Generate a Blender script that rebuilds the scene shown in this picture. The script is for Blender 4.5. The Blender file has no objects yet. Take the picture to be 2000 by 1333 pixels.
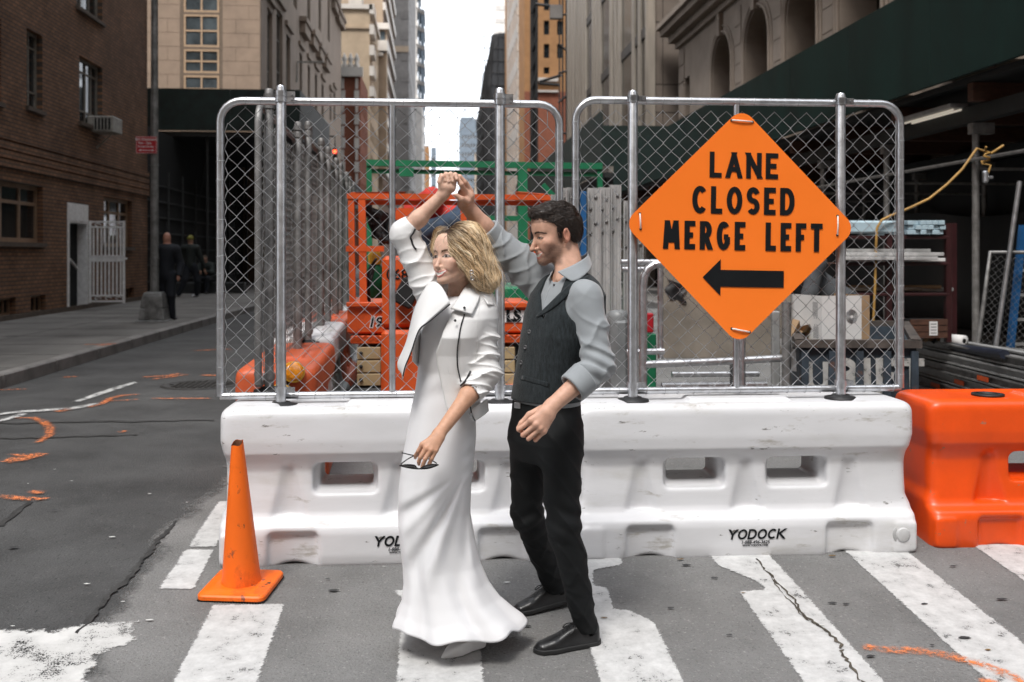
import bpy, bmesh, math, random
import numpy as np
from math import sin, cos, pi, radians, atan2, sqrt
from mathutils import Vector, Matrix

# ------------------------------------------------------------------ camera, sky, sun, exposure
scn = bpy.context.scene
COL = scn.collection
YAW = radians(4.36)
SY, CY = sin(YAW), cos(YAW)
CAMZ = 1.42
FPX = 1944.0

cam_d = bpy.data.cameras.new('camera')
cam = bpy.data.objects.new('camera', cam_d)
COL.objects.link(cam)
cam.location = (0, 0, CAMZ)
cam.rotation_euler = (radians(90), 0, -YAW)
cam_d.sensor_width = 36.0
cam_d.lens = 36.0 * FPX / 2000.0
cam_d.shift_y = -0.084
cam_d.clip_start = 0.05
cam_d.clip_end = 3000
cam_d.dof.use_dof = True
cam_d.dof.focus_distance = 4.35
cam_d.dof.aperture_fstop = 3.2
scn.camera = cam

SUN_EL, SUN_AZ = radians(58), radians(205)      # azimuth measured from +Y towards +X: behind the camera, a little left
world = bpy.data.worlds.new('World')
scn.world = world
world.use_nodes = True
wn, wl = world.node_tree.nodes, world.node_tree.links
wn.clear()
w_out = wn.new('ShaderNodeOutputWorld')
w_bg = wn.new('ShaderNodeBackground')
w_sky = wn.new('ShaderNodeTexSky')
w_sky.sky_type = 'NISHITA'
w_sky.sun_disc = False
w_sky.sun_elevation = SUN_EL
w_sky.sun_rotation = SUN_AZ
w_sky.air_density = 1.0
w_sky.dust_density = 6.0
w_sky.ozone_density = 1.0
# overcast: the cloud cover evens the sky out and takes most of its blue
w_cloud = wn.new('ShaderNodeMix'); w_cloud.data_type = 'RGBA'
w_cloud.inputs[0].default_value = 0.86
w_cloud.inputs[7].default_value = (9.1, 9.6, 10.3, 1)
wl.new(w_sky.outputs[0], w_cloud.inputs[6])
wl.new(w_cloud.outputs[2], w_bg.inputs['Color'])
w_bg.inputs['Strength'].default_value = 0.112
wl.new(w_bg.outputs[0], w_out.inputs['Surface'])

sun_d = bpy.data.lights.new('sun', 'SUN')
sun_d.energy = 1.5
sun_d.angle = radians(16)
sun_d.color = (1.0, 0.97, 0.93)
sun = bpy.data.objects.new('sun', sun_d)
COL.objects.link(sun)
sun_dir = Vector((sin(SUN_AZ) * cos(SUN_EL), cos(SUN_AZ) * cos(SUN_EL), sin(SUN_EL)))
sun.rotation_euler = (-sun_dir).to_track_quat('-Z', 'Y').to_euler()

scn.view_settings.view_transform = 'Standard'
scn.view_settings.look = 'None'
scn.view_settings.exposure = 1.12
scn.view_settings.gamma = 1.0
scn.render.engine = 'CYCLES'
scn.cycles.use_denoising = True
scn.cycles.denoiser = 'OPENIMAGEDENOISE'
scn.cycles.max_bounces = 6
scn.cycles.diffuse_bounces = 3
scn.cycles.glossy_bounces = 3
scn.cycles.transmission_bounces = 4
scn.cycles.transparent_max_bounces = 12
scn.cycles.caustics_reflective = False
scn.cycles.caustics_refractive = False
scn.cycles.sample_clamp_indirect = 6.0

# ------------------------------------------------------------------ helpers
def ray(u, v):
    xc = (u - 1000.0) / FPX
    return (SY + xc * CY, CY - xc * SY, -(v - 498.0) / FPX)
def at(u, v, Y):
    d = ray(u, v); t = Y / d[1]
    return Vector((d[0] * t, Y, CAMZ + d[2] * t))
def atx(u, v, X):
    d = ray(u, v); t = X / d[0]
    return Vector((X, d[1] * t, CAMZ + d[2] * t))
def gz(y):
    """height of the roadway: level in the street, dipping towards the avenue"""
    if y >= 7.4: return 0.0
    if y >= 5.6:
        s = 7.4 - y
        return -0.04 / 1.8 * s * s
    if y >= -1.0: return -0.52 + 0.08 * y
    return -0.60
def gp(u, v, z0=None):
    """ground point under a pixel"""
    d = ray(u, v)
    lo, hi = 0.5, 400.0
    for _ in range(60):
        m = 0.5 * (lo + hi)
        z = CAMZ + d[2] * m
        g = gz(d[1] * m) if z0 is None else z0
        if z > g: lo = m
        else: hi = m
    return Vector((d[0] * lo, d[1] * lo, gz(d[1] * lo) if z0 is None else z0))

def link(o, parent=None):
    COL.objects.link(o)
    if parent is not None: o.parent = parent
    return o
def tag(o, label=None, cat=None, group=None, kind=None):
    if label: o['label'] = label
    if cat: o['category'] = cat
    if group: o['group'] = group
    if kind: o['kind'] = kind
    return o
def thing(name, label, cat, loc=(0, 0, 0), rz=0.0, group=None):
    o = bpy.data.objects.new(name, None)
    o.empty_display_size = 0.1
    link(o)
    o.location = loc; o.rotation_euler = (0, 0, rz)
    return tag(o, label, cat, group, 'thing')

class MB:
    """collects simple shapes into one mesh"""
    def __init__(s): s.v = []; s.f = []; s.sm = []
    def add(s, vs, fs, smooth=False):
        n = len(s.v)
        s.v += [tuple(p) for p in vs]
        s.f += [tuple(i + n for i in f) for f in fs]
        s.sm += [smooth] * len(fs)
        return s
    def box(s, c, h, rot=None):
        vs = []
        for dx in (-1, 1):
            for dy in (-1, 1):
                for dz in (-1, 1):
                    p = Vector((dx * h[0], dy * h[1], dz * h[2]))
                    if rot is not None: p = rot @ p
                    vs.append(p + Vector(c))
        return s.add(vs, [(0, 1, 3, 2), (4, 6, 7, 5), (0, 4, 5, 1), (2, 3, 7, 6), (0, 2, 6, 4), (1, 5, 7, 3)])
    def bx(s, x0, x1, y0, y1, z0, z1):
        return s.box(((x0 + x1) / 2, (y0 + y1) / 2, (z0 + z1) / 2), (abs(x1 - x0) / 2, abs(y1 - y0) / 2, abs(z1 - z0) / 2))
    def bbox(s, x0, x1, y0, y1, z0, z1, b=0.01):
        """box with chamfered edges"""
        c = ((x0 + x1) / 2, (y0 + y1) / 2, (z0 + z1) / 2)
        h = (abs(x1 - x0) / 2, abs(y1 - y0) / 2, abs(z1 - z0) / 2)
        b = min(b, min(h) * 0.9)
        vs = []; idx = {}
        for sx in (-1, 1):
            for sy in (-1, 1):
                for sz in (-1, 1):
                    for a in range(3):
                        q = [sx * (h[0] - b), sy * (h[1] - b), sz * (h[2] - b)]
                        q[a] = (sx, sy, sz)[a] * h[a]
                        idx[(sx, sy, sz, a)] = len(vs); vs.append((q[0] + c[0], q[1] + c[1], q[2] + c[2]))
        fs = []
        for a in range(3):
            o1, o2 = [(1, 2), (2, 0), (0, 1)][a]
            for sg in (-1, 1):
                loop = []
                for (p, q) in ((-1, -1), (1, -1), (1, 1), (-1, 1)):
                    k = [0, 0, 0]; k[a] = sg; k[o1] = p; k[o2] = q
                    loop.append(idx[(k[0], k[1], k[2], a)])
                fs.append(loop if sg > 0 else loop[::-1])
        for a in range(3):
            o1, o2 = [(1, 2), (2, 0), (0, 1)][a]
            for p in (-1, 1):
                for q in (-1, 1):
                    k0 = [0, 0, 0]; k1 = [0, 0, 0]
                    k0[a] = -1; k1[a] = 1; k0[o1] = k1[o1] = p; k0[o2] = k1[o2] = q
                    f = [idx[(*k0, o1)], idx[(*k1, o1)], idx[(*k1, o2)], idx[(*k0, o2)]]
                    fs.append(f if p * q > 0 else f[::-1])
        for sx in (-1, 1):
            for sy in (-1, 1):
                for sz in (-1, 1):
                    f = [idx[(sx, sy, sz, 0)], idx[(sx, sy, sz, 1)], idx[(sx, sy, sz, 2)]]
                    fs.append(f if sx * sy * sz > 0 else f[::-1])
        return s.add(vs, fs)
    def tube(s, pts, r, n=8, caps=True, closed=False, smooth=True, ell=None):
        pts = [Vector(p) for p in pts]
        rs = r if isinstance(r, (list, tuple)) else [r] * len(pts)
        m = len(pts); vs = []; fs = []
        prev = None
        for i, p in enumerate(pts):
            if closed: d = pts[(i + 1) % m] - pts[i - 1]
            else: d = pts[min(i + 1, m - 1)] - pts[max(i - 1, 0)]
            if d.length < 1e-9: d = Vector((0, 0, 1))
            d.normalize()
            if prev is None:
                a = Vector((0, 0, 1)) if abs(d.z) < 0.9 else Vector((1, 0, 0))
                e1 = d.cross(a).normalized()
            else:
                e1 = (prev - d * prev.dot(d))
                e1 = e1.normalized() if e1.length > 1e-6 else d.orthogonal().normalized()
            prev = e1
            e2 = d.cross(e1)
            for k in range(n):
                a = 2 * pi * k / n
                vs.append(p + e1 * (cos(a) * rs[i]) + e2 * (sin(a) * rs[i] * (ell or 1)))
        for i in range(m if closed else m - 1):
            j = (i + 1) % m
            for k in range(n):
                l = (k + 1) % n
                fs.append((i * n + k, i * n + l, j * n + l, j * n + k))
        s.add(vs, fs, smooth)
        if caps and not closed:
            s.add(vs[:n], [tuple(range(n))[::-1]]); s.add(vs[-n:], [tuple(range(n))])
        return s
    def cyl(s, a, b, r, n=12, r2=None, smooth=True):
        return s.tube([a, b], [r, r if r2 is None else r2], n, True, False, smooth)
    def lathe(s, prof, n=24, c=(0, 0, 0), smooth=True, caps=True):
        vs = []; fs = []
        for (r, z) in prof:
            for k in range(n):
                a = 2 * pi * k / n
                vs.append((c[0] + r * cos(a), c[1] + r * sin(a), c[2] + z))
        m = len(prof)
        for i in range(m - 1):
            for k in range(n):
                l = (k + 1) % n
                fs.append((i * n + k, i * n + l, (i + 1) * n + l, (i + 1) * n + k))
        s.add(vs, fs, smooth)
        if caps:
            s.add(vs[:n], [tuple(range(n))[::-1]]); s.add(vs[-n:], [tuple(range(n))])
        return s
    def prism(s, poly, fn, d0, d1):
        """extrude polygon [(a,b)] : fn(a,b,d) -> point"""
        n = len(poly)
        vs = [fn(a, b, d0) for a, b in poly] + [fn(a, b, d1) for a, b in poly]
        fs = [tuple(range(n))[::-1], tuple(range(n, 2 * n))] + [(i, (i + 1) % n, n + (i + 1) % n, n + i) for i in range(n)]
        return s.add(vs, fs)
    def grid(s, fn, nu, nv, smooth=True, closed_u=False):
        vs = [fn(i / (nu if closed_u else nu - 1), j / (nv - 1)) for j in range(nv) for i in range(nu)]
        fs = []
        for j in range(nv - 1):
            for i in range(nu if closed_u else nu - 1):
                k = (i + 1) % nu
                fs.append((j * nu + i, j * nu + k, (j + 1) * nu + k, (j + 1) * nu + i))
        return s.add(vs, fs, smooth)
    def mesh(s, name):
        me = bpy.data.meshes.new(name)
        me.from_pydata(s.v, [], s.f)
        if any(s.sm): me.polygons.foreach_set('use_smooth', s.sm)
        me.validate(); me.update()
        return me
    def build(s, name, mat=None, parent=None, fix=True, **kw):
        me = s.mesh(name)
        if fix:
            bm = bmesh.new(); bm.from_mesh(me)
            bmesh.ops.recalc_face_normals(bm, faces=bm.faces)
            bm.to_mesh(me); bm.free()
        o = bpy.data.objects.new(name, me)
        if mat is not None: me.materials.append(mat)
        link(o, parent)
        return tag(o, **kw) if kw else o
def ob(name, me, mat=None, parent=None, loc=None, rot=None, **kw):
    """an object that shares mesh data; its material sits on the object"""
    if not me.materials: me.materials.append(None)
    o = bpy.data.objects.new(name, me)
    link(o, parent)
    if mat is not None:
        o.material_slots[0].link = 'OBJECT'; o.material_slots[0].material = mat
    if loc is not None: o.location = loc
    if rot is not None: o.rotation_euler = rot
    return tag(o, **kw) if kw else o
def copy_tree(o, parent=None, **kw):
    c = o.copy(); COL.objects.link(c)
    if parent is not None: c.parent = parent
    for ch in list(o.children): copy_tree(ch, c)
    return tag(c, **kw) if kw else c
def smooth_by_angle(o, ang=40):
    me = o.data
    bm = bmesh.new(); bm.from_mesh(me)
    for f in bm.faces: f.smooth = True
    for e in bm.edges:
        if len(e.link_faces) == 2 and e.calc_face_angle(0) > radians(ang): e.smooth = False
    bm.to_mesh(me); bm.free()
    return o
def arc(cx, cy, r, a0, a1, n=6):
    return [(cx + r * cos(radians(a0 + (a1 - a0) * i / n)), cy + r * sin(radians(a0 + (a1 - a0) * i / n))) for i in range(n + 1)]

# ------------------------------------------------------------------ materials
MATS = {}
def mat(name, col, rough=0.6, metal=0.0, var=0.12, scale=6.0, bump=0.0, bscale=40.0, col2=None, spots=None,
        spec=0.5, obj=True, detail=6.0, stretch=(1, 1, 1), rvar=0.1, sheen=0.0, sss=0.0, trans=0.0, coat=0.0, aniso=0.0):
    """principled material with noise-driven colour drift, roughness drift and bump; spots=(colour, threshold, scale)"""
    m = bpy.data.materials.new(name); m.use_nodes = True
    n, l = m.node_tree.nodes, m.node_tree.links
    b = n['Principled BSDF']
    tc = n.new('ShaderNodeTexCoord'); mp = n.new('ShaderNodeMapping')
    l.new(tc.outputs['Object'] if obj else tc.outputs['Generated'], mp.inputs[0])
    mp.inputs['Scale'].default_value = stretch
    ns = n.new('ShaderNodeTexNoise'); ns.inputs['Scale'].default_value = scale; ns.inputs['Detail'].default_value = detail
    ns.inputs['Roughness'].default_value = 0.65
    l.new(mp.outputs[0], ns.inputs['Vector'])
    rp = n.new('ShaderNodeValToRGB')
    c = col; c2 = col2 or tuple(max(0, x * (1 - 2.2 * var)) for x in c)
    hi = tuple(min(1, x * (1 + var)) for x in c)
    rp.color_ramp.elements[0].position = 0.3; rp.color_ramp.elements[0].color = (*c2, 1)
    rp.color_ramp.elements[1].position = 0.68; rp.color_ramp.elements[1].color = (*hi, 1)
    l.new(ns.outputs['Fac'], rp.inputs[0])
    out = rp.outputs[0]
    for sp in (spots or []):
        n2 = n.new('ShaderNodeTexNoise'); n2.inputs['Scale'].default_value = sp[2]; n2.inputs['Detail'].default_value = 8; n2.inputs['Roughness'].default_value = 0.7
        l.new(mp.outputs[0], n2.inputs['Vector'])
        r2 = n.new('ShaderNodeValToRGB'); r2.color_ramp.elements[0].position = sp[1]; r2.color_ramp.elements[1].position = min(1, sp[1] + (sp[3] if len(sp) > 3 else 0.06))
        r2.color_ramp.elements[0].color = (0, 0, 0, 1); r2.color_ramp.elements[1].color = (1, 1, 1, 1)
        l.new(n2.outputs['Fac'], r2.inputs[0])
        mx = n.new('ShaderNodeMix'); mx.data_type = 'RGBA'; mx.inputs[7].default_value = (*sp[0], 1)
        l.new(r2.outputs[0], mx.inputs[0]); l.new(out, mx.inputs[6]); out = mx.outputs[2]
    l.new(out, b.inputs['Base Color'])
    mr = n.new('ShaderNodeMapRange'); mr.inputs['To Min'].default_value = max(0.02, rough - rvar); mr.inputs['To Max'].default_value = min(1, rough + rvar)
    l.new(ns.outputs['Fac'], mr.inputs['Value']); l.new(mr.outputs[0], b.inputs['Roughness'])
    b.inputs['Metallic'].default_value = metal
    b.inputs['Specular IOR Level'].default_value = spec
    if sheen: b.inputs['Sheen Weight'].default_value = sheen
    if coat: b.inputs['Coat Weight'].default_value = coat; b.inputs['Coat Roughness'].default_value = 0.15
    if sss:
        b.inputs['Subsurface Weight'].default_value = sss; b.inputs['Subsurface Radius'].default_value = (0.012, 0.005, 0.003)
        b.inputs['Subsurface Scale'].default_value = 1.0
    if trans: b.inputs['Transmission Weight'].default_value = trans
    if bump:
        nb = n.new('ShaderNodeTexNoise'); nb.inputs['Scale'].default_value = bscale; nb.inputs['Detail'].default_value = 5
        l.new(mp.outputs[0], nb.inputs['Vector'])
        bp = n.new('ShaderNodeBump'); bp.inputs['Strength'].default_value = bump; bp.inputs['Distance'].default_value = 0.01
        l.new(nb.outputs['Fac'], bp.inputs['Height']); l.new(bp.outputs[0], b.inputs['Normal'])
    MATS[name] = m
    return m
def emit(name, col, s):
    m = bpy.data.materials.new(name); m.use_nodes = True
    b = m.node_tree.nodes['Principled BSDF']
    b.inputs['Base Color'].default_value = (*col, 1)
    b.inputs['Emission Color'].default_value = (*col, 1); b.inputs['Emission Strength'].default_value = s
    return m
def brickmat(name, c1, c2, mortar, bw, bh, axis='x', ms=0.012, bump=0.5, rough=0.85, noise=0.5):
    """running-bond brick on a vertical wall; axis = the wall's horizontal axis in object space"""
    m = bpy.data.materials.new(name); m.use_nodes = True
    n, l = m.node_tree.nodes, m.node_tree.links
    b = n['Principled BSDF']
    tc = n.new('ShaderNodeTexCoord'); sp = n.new('ShaderNodeSeparateXYZ'); cb = n.new('ShaderNodeCombineXYZ')
    l.new(tc.outputs['Object'], sp.inputs[0])
    l.new(sp.outputs['X' if axis == 'x' else 'Y'], cb.inputs[0]); l.new(sp.outputs['Z'], cb.inputs[1])
    br = n.new('ShaderNodeTexBrick')
    br.inputs['Scale'].default_value = 1.0
    br.inputs['Brick Width'].default_value = bw; br.inputs['Row Height'].default_value = bh
    br.inputs['Mortar Size'].default_value = ms; br.inputs['Mortar Smooth'].default_value = 0.2; br.inputs['Bias'].default_value = 0
    br.inputs['Color1'].default_value = (*c1, 1); br.inputs['Color2'].default_value = (*c2, 1); br.inputs['Mortar'].default_value = (*mortar, 1)
    l.new(cb.outputs[0], br.inputs['Vector'])
    ns = n.new('ShaderNodeTexNoise'); ns.inputs['Scale'].default_value = 0.9; ns.inputs['Detail'].default_value = 9; ns.inputs['Roughness'].default_value = 0.7
    l.new(tc.outputs['Object'], ns.inputs['Vector'])
    rp = n.new('ShaderNodeMapRange'); rp.inputs['From Min'].default_value = 0.3; rp.inputs['From Max'].default_value = 0.7
    rp.inputs['To Min'].default_value = 1 - noise; rp.inputs['To Max'].default_value = 1 + noise * 0.5
    l.new(ns.outputs['Fac'], rp.inputs['Value'])
    mx = n.new('ShaderNodeVectorMath'); mx.operation = 'SCALE'
    l.new(br.outputs['Color'], mx.inputs[0]); l.new(rp.outputs[0], mx.inputs['Scale'])
    l.new(mx.outputs[0], b.inputs['Base Color'])
    b.inputs['Roughness'].default_value = rough; b.inputs['Specular IOR Level'].default_value = 0.25
    bp = n.new('ShaderNodeBump'); bp.inputs['Strength'].default_value = bump; bp.inputs['Distance'].default_value = 0.02; bp.invert = True
    l.new(br.outputs['Fac'], bp.inputs['Height']); l.new(bp.outputs[0], b.inputs['Normal'])
    return m
def paintmat(name, col, rough=0.7, cover=0.5, scale=9.0, soft=0.08, under=None, stretch=(1, 1, 1)):
    """worn road paint: where it has worn through, the sheet is transparent and the road shows"""
    m = bpy.data.materials.new(name); m.use_nodes = True
    n, l = m.node_tree.nodes, m.node_tree.links
    b = n['Principled BSDF']; out = n['Material Output']
    tc = n.new('ShaderNodeTexCoord'); mp = n.new('ShaderNodeMapping'); mp.inputs['Scale'].default_value = stretch
    l.new(tc.outputs['Object'], mp.inputs[0])
    n1 = n.new('ShaderNodeTexNoise'); n1.inputs['Scale'].default_value = scale; n1.inputs['Detail'].default_value = 10; n1.inputs['Roughness'].default_value = 0.72
    l.new(mp.outputs[0], n1.inputs['Vector'])
    n2 = n.new('ShaderNodeTexNoise'); n2.inputs['Scale'].default_value = 160; n2.inputs['Detail'].default_value = 2
    l.new(mp.outputs[0], n2.inputs['Vector'])
    ad = n.new('ShaderNodeMath'); ad.operation = 'MULTIPLY_ADD'; ad.inputs[1].default_value = 0.35
    l.new(n2.outputs['Fac'], ad.inputs[0]); l.new(n1.outputs['Fac'], ad.inputs[2])
    r = n.new('ShaderNodeMapRange'); r.inputs['From Min'].default_value = cover + 0.17; r.inputs['From Max'].default_value = cover + 0.17 + soft
    l.new(ad.outputs[0], r.inputs['Value'])
    rp = n.new('ShaderNodeValToRGB')
    rp.color_ramp.elements[0].position = 0.3; rp.color_ramp.elements[0].color = (*[x * 0.62 for x in col], 1)
    rp.color_ramp.elements[1].position = 0.65; rp.color_ramp.elements[1].color = (*col, 1)
    l.new(n1.outputs['Fac'], rp.inputs[0]); l.new(rp.outputs[0], b.inputs['Base Color'])
    b.inputs['Roughness'].default_value = rough; b.inputs['Specular IOR Level'].default_value = 0.3
    tr = n.new('ShaderNodeBsdfTransparent'); ms = n.new('ShaderNodeMixShader')
    l.new(r.outputs[0], ms.inputs[0]); l.new(tr.outputs[0], ms.inputs[1]); l.new(b.outputs[0], ms.inputs[2])
    l.new(ms.outputs[0], out.inputs['Surface'])
    return m
def vcolmat(name, rough=0.5, sss=0.0, bump=0.0, bscale=300, spec=0.4, sheen=0.0, var=0.0):
    """base colour from the mesh's own pigment attribute 'Col'"""
    m = bpy.data.materials.new(name); m.use_nodes = True
    n, l = m.node_tree.nodes, m.node_tree.links
    b = n['Principled BSDF']
    a = n.new('ShaderNodeAttribute'); a.attribute_name = 'Col'
    out = a.outputs['Color']
    if var:
        ns = n.new('ShaderNodeTexNoise'); ns.inputs['Scale'].default_value = 60; ns.inputs['Detail'].default_value = 6
        tc = n.new('ShaderNodeTexCoord'); l.new(tc.outputs['Object'], ns.inputs['Vector'])
        mr = n.new('ShaderNodeMapRange'); mr.inputs['From Min'].default_value = 0.3; mr.inputs['From Max'].default_value = 0.7
        mr.inputs['To Min'].default_value = 1 - var; mr.inputs['To Max'].default_value = 1 + var
        l.new(ns.outputs['Fac'], mr.inputs['Value'])
        vm = n.new('ShaderNodeVectorMath'); vm.operation = 'SCALE'
        l.new(out, vm.inputs[0]); l.new(mr.outputs[0], vm.inputs['Scale']); out = vm.outputs[0]
    l.new(out, b.inputs['Base Color'])
    b.inputs['Roughness'].default_value = rough; b.inputs['Specular IOR Level'].default_value = spec
    if sheen: b.inputs['Sheen Weight'].default_value = sheen
    if sss:
        b.inputs['Subsurface Weight'].default_value = sss; b.inputs['Subsurface Radius'].default_value = (0.010, 0.004, 0.002); b.inputs['Subsurface Scale'].default_value = 1.0
    if bump:
        nb = n.new('ShaderNodeTexNoise'); nb.inputs['Scale'].default_value = bscale; nb.inputs['Detail'].default_value = 3
        tc = n.new('ShaderNodeTexCoord'); l.new(tc.outputs['Object'], nb.inputs['Vector'])
        bp = n.new('ShaderNodeBump'); bp.inputs['Strength'].default_value = bump; bp.inputs['Distance'].default_value = 0.003
        l.new(nb.outputs['Fac'], bp.inputs['Height']); l.new(bp.outputs[0], b.inputs['Normal'])
    return m

# ------------------------------------------------------------------ surfaces from distance fields
def smin(a, b, k):
    h = np.clip(0.5 + 0.5 * (b - a) / k, 0, 1)
    return b + (a - b) * h - k * h * (1 - h)
def smax(a, b, k): return -smin(-a, -b, k)
def P3(x, y, z): return np.array((x, y, z), float)
def sd_sphere(p, c, r): return np.linalg.norm(p - np.asarray(c, float), axis=-1) - r
def sd_ell(p, c, r, R=None):
    q = p - np.asarray(c, float)
    if R is not None: q = q @ R
    r = np.asarray(r, float)
    k0 = np.linalg.norm(q / r, axis=-1); k1 = np.linalg.norm(q / (r * r), axis=-1)
    return k0 * (k0 - 1.0) / np.maximum(k1, 1e-9)
def sd_cap(p, a, b, r1, r2=None):
    """capsule whose radius runs from r1 to r2"""
    a = np.asarray(a, float); b = np.asarray(b, float)
    r2 = r1 if r2 is None else r2
    ab = b - a; t = np.clip(((p - a) @ ab) / max(ab @ ab, 1e-12), 0, 1)
    return np.linalg.norm(p - a - t[..., None] * ab, axis=-1) - (r1 + (r2 - r1) * t)
def sd_chain(p, pts, rs, k=0.01):
    d = None
    for i in range(len(pts) - 1):
        e = sd_cap(p, pts[i], pts[i + 1], rs[i], rs[i + 1])
        d = e if d is None else smin(d, e, k)
    return d
def sd_box(p, c, h, r=0.0, R=None):
    q = p - np.asarray(c, float)
    if R is not None: q = q @ R
    q = np.abs(q) - (np.asarray(h, float) - r)
    return np.linalg.norm(np.maximum(q, 0), axis=-1) + np.minimum(q.max(-1), 0) - r
def rot3(rx=0, ry=0, rz=0):
    """columns are the local axes: local = (p - c) @ R"""
    return np.array(Matrix.Rotation(rz, 3, 'Z') @ Matrix.Rotation(ry, 3, 'Y') @ Matrix.Rotation(rx, 3, 'X'))
def wav(p, f, ph=0.0):
    """cheap smooth pseudo-noise in -1..1"""
    x, y, z = p[..., 0] * f, p[..., 1] * f, p[..., 2] * f
    return (np.sin(x * 1.0 + 1.7 * np.sin(y * 0.8 + ph) + ph) + np.sin(y * 1.1 + 1.3 * np.sin(z * 0.9 + 2 * ph) + 1.3) + np.sin(z * 1.2 + 1.5 * np.sin(x * 0.7 - ph) + 2.1)) / 3.0
def surf(f, lo, hi, h, pad=1.25):
    """naive surface nets, evaluated only in the blocks the surface passes through"""
    lo = np.asarray(lo, float); hi = np.asarray(hi, float); B = 8
    nb = np.ceil((hi - lo) / (B * h)).astype(int)
    g = np.stack(np.meshgrid(*[np.arange(k) for k in nb], indexing='ij'), -1).reshape(-1, 3)
    cen = lo + (g + 0.5) * (B * h)
    d = np.concatenate([f(c) for c in np.array_split(cen, max(1, len(cen) // 60000))])
    g = g[np.abs(d) < B * h * 0.87 * pad]
    loc = np.stack(np.meshgrid(*[np.arange(B + 1)] * 3, indexing='ij'), -1).reshape(-1, 3)
    N = (nb * B + 1).astype(np.int64)
    keyc = []; vert = []; quads = []
    def key(ijk): return (ijk[..., 0] * N[1] + ijk[..., 1]) * N[2] + ijk[..., 2]
    edges = []
    for chunk in np.array_split(g, max(1, len(g) // 120)):
        if not len(chunk): continue
        ijk = chunk[:, None, :] * B + loc[None]
        val = f((lo + ijk * h).reshape(-1, 3)).reshape(len(chunk), B + 1, B + 1, B + 1)
        s = val < 0
        acc = np.zeros((len(chunk), B, B, B, 3)); cnt = np.zeros((len(chunk), B, B, B))
        base = np.stack(np.meshgrid(*[np.arange(B)] * 3, indexing='ij'), -1)
        for ax in range(3):
            o1, o2 = [a for a in range(3) if a != ax]
            sl0 = [slice(None)] + [slice(None)] * 3; sl1 = list(sl0)
            sl0[1 + ax] = slice(0, B); sl1[1 + ax] = slice(1, B + 1)
            a = val[tuple(sl0)]; b = val[tuple(sl1)]
            cr = (a < 0) != (b < 0)
            t = np.where(cr, a / np.where(cr, a - b, 1), 0)
            for p in (0, 1):
                for q in (0, 1):
                    s2 = [slice(None)] * 4
                    s2[1 + o1] = slice(p, p + B); s2[1 + o2] = slice(q, q + B)
                    c = cr[tuple(s2)]; tt = t[tuple(s2)]
                    acc[..., ax] += np.where(c, tt, 0); acc[..., o1] += np.where(c, p, 0); acc[..., o2] += np.where(c, q, 0)
                    cnt += c
            own = cr[:, :B, :B, :B]
            w = np.argwhere(own)
            if len(w):
                e = chunk[w[:, 0]] * B + w[:, 1:]
                edges.append((ax, e, a[:, :B, :B, :B][own] < 0))
        m = cnt > 0
        w = np.argwhere(m)
        if len(w):
            c = chunk[w[:, 0]] * B + w[:, 1:]
            keyc.append(key(c)); vert.append(lo + (c + acc[m] / cnt[m][:, None]) * h)
    keyc = np.concatenate(keyc); vert = np.concatenate(vert)
    o = np.argsort(keyc); keyc = keyc[o]; vert = vert[o]
    for ax, e, inside in edges:
        o1, o2 = [a for a in range(3) if a != ax]
        ids = []
        ok = np.ones(len(e), bool)
        for (p, q) in ((-1, -1), (0, -1), (0, 0), (-1, 0)):
            c = e.copy(); c[:, o1] += p; c[:, o2] += q
            k = key(c); i = np.clip(np.searchsorted(keyc, k), 0, len(keyc) - 1)
            ok &= keyc[i] == k; ids.append(i)
        Q = np.stack(ids, -1)
        flip = inside if ax != 1 else ~inside
        Q[~flip] = Q[~flip][:, ::-1]
        quads.append(Q[ok])
    return vert, np.concatenate(quads)
def npmesh(name, v, q, smooth=True, col=None):
    me = bpy.data.meshes.new(name)
    me.vertices.add(len(v)); me.vertices.foreach_set('co', np.asarray(v, np.float32).ravel())
    me.loops.add(len(q) * q.shape[1]); me.loops.foreach_set('vertex_index', q.astype(np.int32).ravel())
    me.polygons.add(len(q)); me.polygons.foreach_set('loop_start', np.arange(len(q), dtype=np.int32) * q.shape[1])
    me.polygons.foreach_set('use_smooth', np.full(len(q), smooth))
    me.update(calc_edges=True); me.validate()
    if col is not None:
        a = me.color_attributes.new('Col', 'FLOAT_COLOR', 'POINT')
        c = np.ones((len(v), 4), np.float32); c[:, :3] = col
        a.data.foreach_set('color', c.ravel())
    return me
def relax(v, q, n=1, w=0.5):
    for _ in range(n):
        acc = np.zeros_like(v); cnt = np.zeros(len(v))
        for a in range(q.shape[1]):
            b = (a + 1) % q.shape[1]
            np.add.at(acc, q[:, a], v[q[:, b]]); np.add.at(cnt, q[:, a], 1)
            np.add.at(acc, q[:, b], v[q[:, a]]); np.add.at(cnt, q[:, b], 1)
        v = v + w * (acc / np.maximum(cnt, 1)[:, None] - v)
    return v
def sdf_obj(name, f, lo, hi, h, mt, parent=None, rl=1, colf=None, **kw):
    v, q = surf(f, lo, hi, h)
    if rl: v = relax(v, q, rl)
    me = npmesh(name, v, q, True, colf(v) if colf else None)
    me.materials.append(mt)
    o = bpy.data.objects.new(name, me); link(o, parent)
    return tag(o, **kw) if kw else o

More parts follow.
